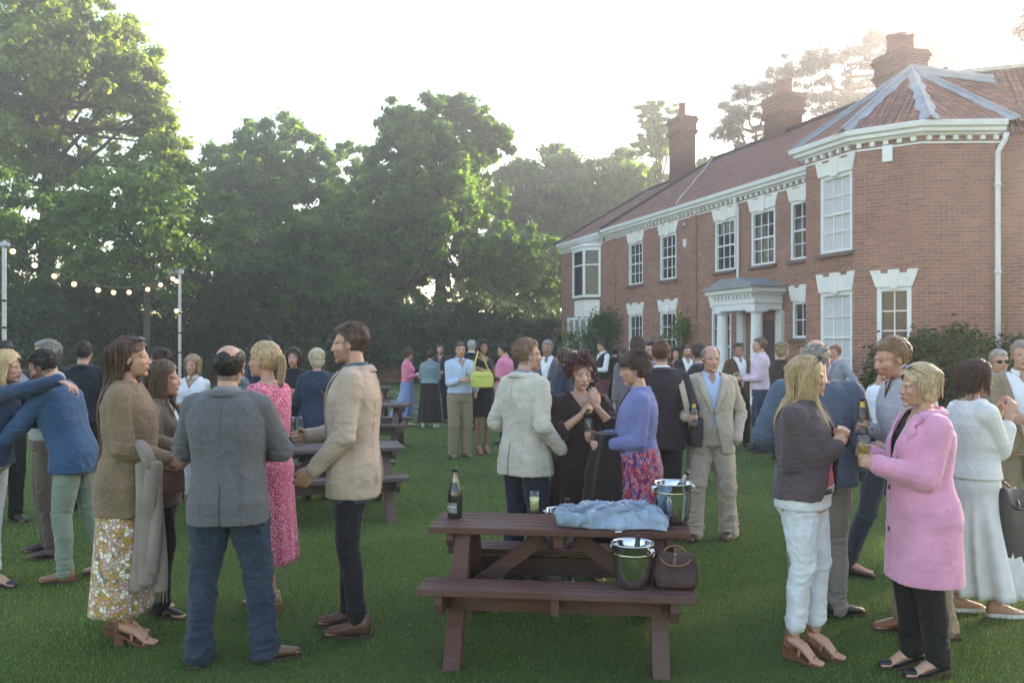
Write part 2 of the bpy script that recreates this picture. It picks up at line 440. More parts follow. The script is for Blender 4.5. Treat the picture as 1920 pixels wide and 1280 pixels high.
    sh.tube([NB+vec(0, 0, -.03), NB+(hd((0, -.012, -.05))-NB)*.5, hd((0, -.014, -.03))], [neckr*1.12, neckr, neckr*.98], 14)
    inner = [ring_at(T, z, .93, up) for z in (.82, .90, .98, 1.06, 1.14, 1.22, 1.30, 1.37, 1.41, 1.44, 1.47)]
    sh.loft(inner)
    sh.tube([up1((-sx*.95, -.012, szz+.005)), up1((0, -.022, szz+.035)), up1((sx*.95, -.012, szz+.005))], [.045, .058, .045], 12)
    if fem:
        for s in (1, -1): sh.ell(up1((.068*s, .075*bust, 1.265)), (.062*bust, .062*bust, .062*bust), Rl)
    af = (1+(fat-1)*.9)*(1 if not fem else .9)
    for a in A.values():
        sh.tube([a['S'], a['S']*.45+a['E']*.55, a['E']], [.050*af, .043*af, .036*af], 12)
        sh.tube([a['E'], a['E']*.6+a['W']*.4, a['W']], [.037*af, .038*af, .0265*af**.5], 12)
        if not a['hide']: hand(sh, a['W'], a['d'], a['n'], a['s'], a['pose'], fat=.95 if fem else 1.05)
        else: sh.ell(a['W']+a['d']*.03, (.03, .03, .03))
    for g in LG.values():
        sh.tube([g['H'], g['K']], [.080*fat, .054*fat**.5], 12); sh.tube([g['K'], g['K']*.62+g['A']*.38+vec(0, -.012, 0), g['A']], [.052, .050*fat**.4, .034], 12)
        f = vec(-sin(g['fa']), cos(g['fa']), 0); Mf = rotz(g['fa']); sl = heel
        sh.tube([g['A']+vec(0, 0, -.035)-f*.02, g['A']+vec(0, 0, -.045-sl*.3)+f*.06, g['A']+vec(0, 0, -.062-sl)+f*.13, g['A']+vec(0, 0, -.068-sl)+f*.17],
                [(.031, .031), (.036, .03), (.038, .017), (.032, .014)], 12, side=Mf@vec(1, 0, 0))
    V, nn, lv, ls, lt = remesh(sh, vox, 2 if vox < .007 else 1, .45)
    # paint the face in head space
    hl = ((V-Hc)@Mh)/hs
    C = np.tile(np.array(skin), (len(V), 1)).astype(float)
    inh = (np.abs(hl[:, 0]) < .1) & (hl[:, 2] > -.125) & (hl[:, 2] < .125) & (np.abs(hl[:, 1]) < .13)
    x, y, z = hl.T; ax = np.abs(x)
    def blend(mask, col, a=1.0): C[mask] = C[mask]*(1-a)+np.array(col)*a
    e = vox*.42
    sk = np.array(skin)
    blend(inh & (((ax-.036)/.022)**2+((z+.028)/.02)**2 < 1) & (y > .03), sk*(1.08, .78, .76), .5)
    blend(inh & (y > .093) & (np.abs(z+.03) < .015), sk*(1.05, .8, .78), .4)
    lipc = (.42, .13, .12) if fem else sk*(.9, .6, .58)
    blend(inh & (y > .068) & (((x)/.027)**2+((z+.064)/.0105)**2 < 1), lipc, .75)
    blend(inh & (y > .07) & (ax < .024) & (np.abs(z+.0635-.04*ax*smile) < e*.6), sk*.25, .8)
    if smile > 0: blend(inh & (y > .07) & (ax < .018) & (np.abs(z+.064) < .0045), (.7, .66, .62), .9)
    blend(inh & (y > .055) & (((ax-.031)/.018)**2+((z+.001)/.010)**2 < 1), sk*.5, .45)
    blend(inh & (y > .055) & (((ax-.031)/.0135)**2+((z+.0005)/(.0055+e*.3))**2 < 1), (.36, .32, .30) if vox < .0058 else sk*.45, .85)
    blend(inh & (y > .055) & (((ax-.031)/.006)**2+((z)/.0065)**2 < 1), (.035, .025, .02), 1)
    hc = np.array(hair[1]) if hair and hair[0] != 'bald' else sk*.35
    bc = hc*1.1+.01
    blend(inh & (y > .05) & (np.abs(ax-.032) < .022) & (np.abs(z-.0225-.12*(ax-.03)+6*np.clip(ax-.038,0,1)**1.5) < .0035+e*.3), bc, .75)
    if beard:
        bm = inh & (y > -.005) & (z < -.035-.25*np.clip(.03-np.abs(y-.045), -1, 0)) & (z < -.038+.0*ax) & ~((ax < .026) & (z > -.075) & (z < -.052) & (y > .08))
        bm |= inh & (ax < .03) & (z < -.043) & (z > -.056) & (y > .07)
        bm |= inh & (y > -.012) & (y < .03) & (ax > .055) & (z < .01)
        blend(bm, beard[0], beard[1]*(.8+.4*0))
    if hair and hair[0] in ('short', 'balding', 'shaved'):
        m = inh & scalp_mask(x, y, z, hair[0], fem); blend(m, hc*.8, .75)
    body = build_mesh('person', V, lv, ls, lt, None, C, None, k)
    root = mkobj('person', body, skin_mat()); root.location = (X, Y, 0); root.rotation_euler.z = R(face-90)
    tag(root, label, 'person', group)
    P = dict(T=T, TI=TI, up=up, up1=up1, A=A, LG=LG, hd=hd, Hc=Hc, Mh=Mh, hs=hs, k=k, vox=vox, root=root, fem=fem, Rl=Rl, NB=NB, sx=sx, szz=szz, fat=fat, bust=bust, hz=hz, neckr=neckr, af=af)
    P['he'] = .018+max([(g or {}).get('ease', .01) for g in (top, jacket)])
    if top and jacket:
        top = dict(top); top['ease'] = min(top.get('ease', .01), .007); top['sl_ease'] = min(top.get('sl_ease', .01), .004); top['hem_ease'] = 0; top['amp'] = .002
        if jacket.get('vest'): top['sl_ease'] = .012
    if top: garment_top(P, **top)
    if jacket: garment_top(P, outer=True, **jacket)
    if bottom: garment_bottom(P, **bottom)
    if shoes and shoes[0] != 'none': make_shoes(P, *shoes)
    if hair and hair[0] != 'bald': make_hair(P, *hair)
    for ex in (extras or []): ex(P)
    P['world'] = lambda p: rotz(R(face-90))@(np.asarray(p, float)*k)+vec(X, Y, 0)
    P['wdir'] = lambda d: rotz(R(face-90))@np.asarray(d, float)
    return P

def ring_at(T, z, sc, up, ease=0, n=24, ex=2.5, dx=0, add=None):
    zz = [t[0] for t in T]; rx, ry, cy = [float(np.interp(z, zz, [t[i] for t in T])) for i in (1, 2, 3)]
    a = np.linspace(0, 2*pi, n, endpoint=False); ca, sa = np.cos(a), np.sin(a)
    x = np.sign(ca)*np.abs(ca)**(2/ex)*(rx*sc+ease); y = np.sign(sa)*np.abs(sa)**(2/ex)*(ry*sc+ease)+cy
    return up(np.stack([x+dx, y, np.full(n, z)], 1))
def scalp_mask(x, y, z, kind, fem):
    ax = np.abs(x)
    front = np.clip(.062-.35*np.maximum(0, .05-y)-2.2*np.maximum(0, .0-y)*0, -.07, .1)
    hl = np.where(y > .05, .060, np.where(y > .012, .036+(y-.012)*.6, np.where(y > -.012, -.012, -.075)))
    m = z > hl
    if kind == 'balding':
        m &= ~((z > .062) & (y > -.090) & (ax < .060)) & ~((z > .03) & (y > .03)) & ~((z > .045) & (y < -.05) & (y > -.10) & (ax < .045))
    if kind == 'receding':
        m &= ~((y > .035) & (z > .03))
    return m

def folds(V, N, P, kind, amp):
    v = V
    n1 = vnoise(v*[1, 1, .55], 16, 1)-.5; n2 = vnoise(v*[.8, .8, 1.5]+.15*np.stack([v[:, 2], v[:, 2]*0, v[:, 0]], 1), 30, 2)-.5
    rid = .5-np.abs(vnoise(v*[.55, .55, 1.6], 26, 3)-.5)*2.2
    w1 = vnoise(v, 9, 11)-.5; w2 = vnoise(v, 9, 12)-.5; vv = v+np.stack([w1, w2, w1-w2], 1)*.06
    r2 = (1-np.abs(2*vnoise(vv*[.7, .7, 1.25], 17, 6)-1))**4; r3 = (1-np.abs(2*vnoise(vv*[1.1, 1.1, .6]+vv[:, [2, 0, 1]]*.4, 15, 13)-1))**5
    d = n1*amp*1.2+n2*amp*.5
    pts = []
    if kind == 'top':
        pts = [(a['E'], .10, 1.9) for a in P['A'].values()]+[(a['S'], .08, .7) for a in P['A'].values()]+[(a['W'], .07, .9) for a in P['A'].values()]
    if kind == 'legs':
        pts = [(g['K'], .10, 1.5) for g in P['LG'].values()]+[(g['A'], .13, 2.0) for g in P['LG'].values()]+[(P['up1']((0, 0, .86)), .12, 1.0)]
    w = np.full(len(v), .35)
    for p, s, q in pts: w = np.maximum(w, q*np.exp(-((v-p)**2).sum(1)/(s*s)))
    d += rid*amp*w
    d += (r2*.9*np.minimum(w, 1.5)+r3*.7)*amp*(1 if P['vox'] < .009 else .5)
    return v+N*d[:, None]

def garment_top(P, mat, name='shirt', sleeve=1.0, hem=.86, ease=.012, open_=None, neck='crew', collar=None, flare=0, amp=.004, outer=False, sl_ease=.010, cuff=True,
                hem_ease=.008, tied=None, lapel=None, vest=False, buttons=None, cmat=None, inset=None, pleats=0, extra=None, necklow=0, sleeve_flare=0, roll=False, vent=False):
    T, up, up1, A = P['T'], P['up'], P['up1'], P['A']; vox = max(P['vox'], .0065) if P['vox'] < .009 else P['vox']
    sh = Shell(); zs = np.concatenate([np.arange(hem, 1.40, .06), [1.40, 1.43, 1.455, 1.475]])
    for_r = []
    for z in zs:
        e = ease*(1.0 if z < 1.36 else .65)+(flare+hem_ease)*max(0, (1.12-z)/(1.12-hem+1e-6))**1.2
        Tz = T; zc = z
        if z < .80:
            r = ring_at(T, .80, 1, lambda q: q, e, 32); r[:, 2] = z
            if pleats:
                a = np.linspace(0, 2*pi, 32, endpoint=False); r[:, :2] *= (1+pleats*np.sin(a*9)[:, None]*(1-(z-hem)/(1-hem))*.1)
            r[:, 2] += P['hz']
        else: r = ring_at(T, z, 1, up, e, 32)
        for_r.append(r)
    sh.loft(for_r)
    fem = P['fem']; sx, szz = P['sx'], P['szz']; te = ease*.7
    sh.tube([up1((-sx*.93, -.012, szz+.004)), up1((0, -.02, szz+.026)), up1((sx*.93, -.012, szz+.004))], [.052+te, .060+te, .052+te], 14)
    if fem:
        for s in (1, -1): sh.ell(up1((.068*s, .073*P['bust'], 1.262)), tuple(x*P['bust']+ease*.9 for x in (.064, .062, .066)), P['Rl'])
        sh.ell(up1((0, .062*P['bust'], 1.25)), (.085*P['bust'], .062*P['bust']+ease, .068), P['Rl']); sh.ell(up1((0, .04, 1.19)), (.10, .075+ease, .09), P['Rl'])
    if not vest:
        for a in A.values():
            S, E, W = a['S'], a['E'], a['W']; af = P['af']; fac = sleeve
            r0, r1, r2 = .054*af+sl_ease, .043*af+sl_ease*1.0, .031*af**.5+sl_ease*.9+sleeve_flare
            if fac > .5:
                t = (fac-.5)*2; Wt = E+(W-E)*min(t, 1.0)*1.0; rm = r1+(r2-r1)*t
                if P['vox'] < .009:
                    sh.tube([S, S*.5+E*.5, S*.15+E*.85], [r0, (r0+r1)/2, r1*1.04], 14, round_=True); sh.tube([S*.12+E*.88, E, E*.85+Wt*.15], [r1, r1*1.06, r1], 14)
                    sh.tube([E, E*.5+Wt*.5, Wt], [r1, (r1+rm)/2*1.02, rm], 14)
                else: sh.tube([S, E], [r0, r1], 12); sh.tube([E, Wt], [r1, rm], 12)
                if roll: sh.tube([Wt+(E-Wt)*.0, Wt+(E-Wt)*.22], [rm+.006, rm+.007], 14)
            else:
                Et = S+(E-S)*fac*2; sh.tube([S, Et], [r0, r0+(r1-r0)*fac*2+sleeve_flare], 14)
    if extra: extra(sh, P)
    V, N, lv, ls, lt = remesh(sh, vox, 3 if vox < .009 else 1, .5)
    V = folds(V, N, P, 'top', amp)
    inv = P['Rl']
    hip0 = vec(0, 0, .92)
    def loc(c): return (c-hip0-vec(0, 0, P['hz']))@inv+hip0
    def cut(c):
        q = loc(c); x, y, z = q.T; m = np.zeros(len(c), bool)
        if neck == 'crew': m |= (z > 1.462+.0*y) & (np.abs(x) < .085)
        if neck == 'v': m |= ((z > 1.46) & (np.abs(x) < .09)) | ((y > 0) & (np.abs(x) < (z-1.32+necklow)*.55) & (z < 1.5))
        if neck == 'scoop': m |= (z > 1.44) & (np.abs(x) < .105) | ((y > 0) & ((x/.095)**2+((z-1.47)/(.09+necklow))**2 < 1))
        if open_:
            zt, zb, w, wb = open_              # apex height, hem height, half width at neck, half width at hem
            hw = np.where(z > zt, (z-zt)/(1.47-zt)*w, (zt-z)/(zt-zb+1e-6)*wb+(.004 if wb else -1))
            m |= (y > .0) & (np.abs(x) < hw) & (z > zb-.05) & (np.abs(x) < .14)
        # cuffs: open the end of the sleeve
        return m
    ex = Shell(); TI = P['TI']
    def surf(x, z, e=0):
        rx, ry, cy = TI(max(z, .8)); e2 = ease+e+(flare+hem_ease)*max(0, (1.12-z)/(1.12-hem+1e-6))**1.2
        t = max(0.0, 1-(abs(x)/(rx+e2))**2.5)**(1/2.5); y = (ry+e2)*t+cy
        if fem: y = max(y, (.073*P['bust']+(.062*P['bust']+ease*.9)*sqrt(max(0, 1-((abs(x)-.05)/.075)**2-((z-1.262)/.085)**2)))-.004)
        if z > 1.40: y = max(y, -.01+.0)
        return up1((x, y, z))
    fwd = P['Rl']@vec(0, 1, 0)
    lm = 1 if cmat is not None else 0
    if lapel:
        zt = open_[0]; w0 = open_[2]
        for s in (1, -1):
            Ai, Bo = [], []; Nn = []
            for t in np.linspace(0, 1, 12):
                z = zt+(1.455-zt)*t; xi = s*(w0*t*.98+.002); wd = lapel*(.25+.75*min(1, t*1.35)) if t < .78 else lapel*(.62 if t < .86 else .75)
                Ai.append(surf(xi, z, .004)); Bo.append(surf(xi+s*wd, z-wd*.18, .006)); Nn.append(fwd*.8+P['Rl']@vec(s*.4, 0, 0))
            ribbon(ex, Ai, Bo, Nn, .007, lm)
        # collar behind the neck
        Ai, Bo, Nn = [], [], []
        for a in np.linspace(-100, 100, 15):
            rr = R(a); rx_, ry_ = .082+te, .078+te
            p0 = up1((sin(rr)*(rx_-.018), -.014-cos(rr)*(ry_-.016), 1.488-.02*(abs(a)/100)**2)); p1 = up1((sin(rr)*(rx_+.018), -.018-cos(rr)*(ry_+.012), 1.452-.018*(abs(a)/100)**2))
            Ai.append(p0); Bo.append(p1); Nn.append(P['Rl']@vec(sin(rr), -cos(rr), .6))
        ribbon(ex, Ai, Bo, Nn, .008, lm)
    if collar:
        h = .030; nr = P['neckr']*1.12+.006; g = 16 if collar == 'open' else 7
        Ai, Bo, Nn = [], [], []; Ci = []
        for a in np.linspace(-180+g, 180-g, 19):
            rr = R(a); cx, cy = sin(rr), -cos(rr); lowf = (abs(a)/180)**2
            Ai.append(up1((cx*nr, -.008+cy*nr, 1.462+h+.012-.028*lowf))); Bo.append(up1((cx*(nr+.012+.02*lowf), -.008+cy*(nr+.012+.018*lowf), 1.452-.036*lowf**3))); Nn.append(P['Rl']@vec(cx, cy, .3))
            Ci.append(up1((cx*(nr-.004), -.008+cy*(nr-.004), 1.44-.02*lowf)))
        ribbon(ex, Ai, Bo, Nn, .005, lm); ribbon(ex, Ai, Ci, Nn, .003, lm)
    if buttons is not None and P['vox'] < .009:
        z0, z1, nb, off, r = buttons
        for z in np.linspace(z0, z1, nb): ex.ell(surf(off, z, .004), (r, r*.4, r), P['Rl'], 8, 5, 2)
        ribbon(ex, [surf(off-.016, z, .001) for z in np.linspace(z0-.06, z1+.03, 9)], [surf(off+.016, z, .001) for z in np.linspace(z0-.06, z1+.03, 9)], [fwd]*9, .003, 0)
    if outer and P['vox'] < .0075 and not vest:
        def bk(x, z, e=0):
            rx, ry, cy = TI(max(z, .8)); e2 = ease+e+(flare+hem_ease)*max(0, (1.12-z)/(1.12-hem+1e-6))**1.2; t = max(0.0, 1-(abs(x)/(rx+e2))**2.5)**(1/2.5)
            return up1((x, -(ry+e2)*t+cy, z))
        sm = []
        sm.append([bk(0, z, .001) for z in np.linspace(1.43, hem+.01, 30)])
        for s in (1, -1):
            sm.append([bk(s*(.10+.03*abs(z-1.1)), z, .0015) for z in np.linspace(1.28, hem+.01, 24)])
            if lapel or hem < .75: sm.append([surf(s*(.095+.05*t), .93-.02*t, .003) for t in np.linspace(0, 1, 8)]); sm.append([surf(s*(.095+.05*t), .955-.02*t, .003) for t in np.linspace(0, 1, 8)])
        if open_: sm.append([surf(.012, z, .004) for z in np.linspace(open_[0]-.02, hem+.04, 20)])
        for q in sm: ex.tube(q, [.0024]*len(q), 5, round_=False, mi=0)
        sm = [bk(0, z, .004) for z in np.linspace(hem+.22, hem+.004, 8)]; ex.tube(sm, [.0022]*8, 5, round_=False, mi=3)
    if inset: inset(ex, P, surf)
    mats = [mat]+([cmat] if cmat is not None else [mat])+[plain('button', (.04, .03, .03), .4), plain('seam thread', (.05, .045, .045), .9)]
    me = build_mesh(name, V, lv, ls, lt, cut, None, ex, P['k'])
    o = mkobj(name, me, mats, P['root']); return o

def garment_bottom(P, mat, name='trousers', kind='trousers', hem=.07, ease=.014, top=1.0, flare=.0, amp=.004, knee=.0, belt=None, pleats=.3, back=0, slit=0, wind=(0, 0)):
    T, up, up1 = P['T'], P['up'], P['up1']; vox = max(P['vox'], .0065) if P['vox'] < .009 else P['vox']; fat = P['fat']; hz = P['hz']
    sh = Shell(); fem = P['fem']
    if kind == 'trousers':
        sh.loft([ring_at(T, z, 1, up, ease*.6, 24) for z in np.linspace(.84, top, 4)])
        for s in (1, -1): sh.ell(vec(.075*s, -.050, .87+hz), (.088*fat, .085*fat, .10))
        sh.ell(vec(0, -.005, .855+hz), (.13*fat, .112*fat, .085))
        for g in P['LG'].values():
            H, K, Aa = g['H'], g['K'], g['A']; end = Aa+unit(K-Aa)*(hem-.085) if hem > .085 else Aa-vec(0, 0, .085-hem)
            sh.tube([H+vec(0, 0, -.01), H*.5+K*.5, K*.92+H*.08], [.088*fat+ease, .076*fat+ease, .058*fat**.5+ease+knee], 16)
            sh.tube([K+vec(0, .0, .02), K*.62+end*.38+vec(0, -.010, 0), end*.8+K*.2, end], [.058*fat**.5+ease+knee, .054*fat**.4+ease+knee, .043+ease+flare*.8, .042+ease+flare], 16)
            sh.ell(K, (.058*fat**.5+ease+knee,)*3)
        V, N, lv, ls, lt = remesh(sh, vox, 3 if vox < .009 else 1, .5); V = folds(V, N, P, 'legs', amp)
    else:
        n = 96 if P['vox'] < .009 else 60; rings = []; a = np.linspace(0, 2*pi, n, endpoint=False)
        ys = [g['A'][1] for g in P['LG'].values()]; xs = [g['A'][0] for g in P['LG'].values()]; cxy = vec(sum(xs)/2, sum(ys)/2)
        for z in np.linspace(hem, top, 22):
            if z > .82: r = ring_at(T, z, 1, up, ease, n)
            else:
                t = (.82-z)/(.82-hem); b = ring_at(T, .82, 1, lambda q: q, ease+flare*t, n); r = b.copy(); r[:, 2] = z+hz
                r[:, :2] *= (1+.03*t); ph = vnoise(np.stack([np.cos(a)*2, np.sin(a)*2, np.full(n, z*.6)], 1), 1.4, 5)*5
                r[:, :2] *= (1+pleats*.09*t**.7*(np.sin(a*13+ph)+.5*np.sin(a*7+ph*.7)))[:, None]
                r[:, 0] += (cxy[0]*.8+wind[0])*t**1.5; r[:, 1] += (cxy[1]*.8+wind[1])*t**1.5
                if abs(cxy[1]) < 1: r[:, 2] += 0
            rings.append(r)
        sh.loft(rings, cap=True)
        me = sh.mesh(name); fixnormals(me); me.transform(__import__('mathutils').Matrix.Scale(P['k'], 4)); return mkobj(name, me, mat, P['root'], True)
    me = build_mesh(name, V, lv, ls, lt, None, None, None, P['k']); o = mkobj(name, me, mat, P['root'])
    if belt and P['vox'] < .012:
        b = Shell(); zc = top-.025; ro = ring_at(T, zc+.016, 1, up, ease*.6+.007, 32); ri = ring_at(T, zc-.016, 1, up, ease*.6+.008, 32)
        c = ring_at(T, zc-.016, 1, up, ease*.3, 32); d = ring_at(T, zc+.016, 1, up, ease*.3, 32)
        b.loft([d, ro, ri, c], cap=False); y = TT(P, zc); b.box((-.02, -.004, -.016), (.02, .006, .016), 1, P['Rl'], up1((0, y+ease*.6+.008, zc)))
        me = b.mesh('belt'); fixnormals(me); me.transform(__import__('mathutils').Matrix.Scale(P['k'], 4)); mkobj('belt', me, [belt, plain('buckle', (.6, .55, .45), .3, metal=1)], P['root'], True)
    return o
def TT(P, z): rx, ry, cy = P['TI'](z); return ry+cy

def make_shoes(P, kind, c, heel=0, c2=None):
    m = plain('%s leather %d%d%d' % (kind, c[0]*999, c[1]*999, c[2]*999), c, .38 if kind in ('dress', 'pump', 'boot') else .6, .12, 30, .12, 180)
    sole = plain('shoe sole %d' % (1 if kind == 'trainer' else 0), (.7, .7, .68) if kind == 'trainer' else (.05, .035, .025), .7)
    if kind in ('sandal', 'wedge'): sole = plain('wooden heel', (.16, .065, .035), .5)
    for g in P['LG'].values():
        s = Shell(); A = g['A']; Mf = rotz(g['fa']); base = vec(A[0], A[1], g['lf']); z0 = 0
        w = .9 if P['fem'] else 1.0
        def pt(x, y, z): return base+Mf@vec(x*w, y*w, z)
        sd = Mf@vec(1, 0, 0)
        def rise(y): return heel*np.clip((.11-y)/.14, 0, 1)
        def sl(y0, y1, zt, mi, wid=1.0, n=9):
            rings = []
            for t in np.linspace(0, 1, n):
                y = y0+(y1-y0)*t; yy = (y+.075)/.27
                hw = wid*(.030+.020*np.sin(np.clip(yy, 0, 1)*pi*.82)-.006*(yy < .4)); hw *= min(1, .35+6*min(t, 1-t))
                zb = rise(y)
                rings.append(np.array([pt(-hw, y, zb), pt(hw, y, zb), pt(hw, y, zb+zt), pt(-hw, y, zb+zt)]))
            s.loft(rings, mi)
        sl(-.075, .195, .014 if kind != 'trainer' else .025, 1, 1.04)
        if kind in ('dress', 'boot', 'trainer', 'pump'):
            hh = {'dress': .080, 'boot': .098, 'trainer': .085, 'pump': .052}[kind]; tip = 1.0 if kind != 'pump' else 1.1
            prof = [(-.068, .026, .5*hh), (-.05, .035, hh*.62), (-.02, .036, hh*.60), (.02, .037, hh*.55 if kind != 'pump' else .022), (.06, .040, .036 if kind != 'pump' else .020), (.10, .043, .029 if kind != 'pump' else .019), (.145*tip, .038, .023), (.175*tip, .027, .018), (.192*tip, .012, .011)]
            rings = []
            for y, hw, hz_ in prof:
                a = np.linspace(0, 2*pi, 14, endpoint=False)
                rings.append(np.array([pt(cos(t)*hw, y, rise(y)+.010+hz_*(1+sin(t))*(.98 if sin(t) > 0 else 1)) for t in a]))
            s.loft(rings, 0)
            if kind in ('boot', 'dress'): s.tube([pt(0, -.002, .05+heel), pt(0, .0, hh*.75+.02+heel)], [(.036, .042), (.037, .043)], 14, side=sd)
            if kind in ('boot', 'dress') and P['vox'] < .007:
                for q in range(4): s.tube([pt(-.014, .028+q*.013, .093+heel-q*.009), pt(.014, .028+q*.013, .093+heel-q*.009)], [.003, .003], 6, mi=1)
            if kind in ('dress', 'boot'): s.box((-.032*w, -.078*w, 0), (.032*w, -.015*w, .022), 1, Mf, base-vec(0, 0, 0))
        if kind in ('pump', 'sandal', 'wedge') and heel > .02:
            hwid = .012 if kind == 'pump' else .026
            y1 = -.035 if kind == 'pump' else (-.01 if kind == 'sandal' else .10)
            rings = []
            for zz_, sc in ((0, .85), (heel*.5, .9), (heel*1.05, 1.15)):
                rings.append(np.array([pt(-hwid*sc, -.072, zz_), pt(hwid*sc, -.072, zz_), pt(hwid*sc*1.1, y1, min(zz_, rise(y1)+.01)), pt(-hwid*sc*1.1, y1, min(zz_, rise(y1)+.01))]))
            s.loft(rings, 1)
        if kind in ('sandal', 'wedge'):
            for y, zz_, rr in ((.13, .012, .040), (.05, .03, .042)):
                s.tube([pt(-.043, y, rise(y)+.012), pt(-.03, y+.005, rise(y)+zz_+.03), pt(0, y+.01, rise(y)+zz_+.042), pt(.03, y+.005, rise(y)+zz_+.03), pt(.043, y, rise(y)+.012)], [(.011, .004)]*5, 8, side=Mf@vec(0, 1, 0))
            a = np.linspace(0, 2*pi, 13); s.tube([pt(cos(t)*.037, -.018+sin(t)*.042, heel+.085-.012*sin(t)) for t in a], [(.006, .0035)]*13, 6, side=(0, 0, 1), round_=False)
            s.tube([pt(-.034, -.055, heel+.02), pt(-.036, -.04, heel+.085)], [.006, .005], 6); s.tube([pt(.034, -.055, heel+.02), pt(.036, -.04, heel+.085)], [.006, .005], 6)
        me = s.mesh('shoe'); fixnormals(me); me.transform(__import__('mathutils').Matrix.Scale(P['k'], 4)); mkobj('shoe', me, [m, sole], P['root'], kind not in ())
        for p in me.polygons: p.use_smooth = p.material_index == 0

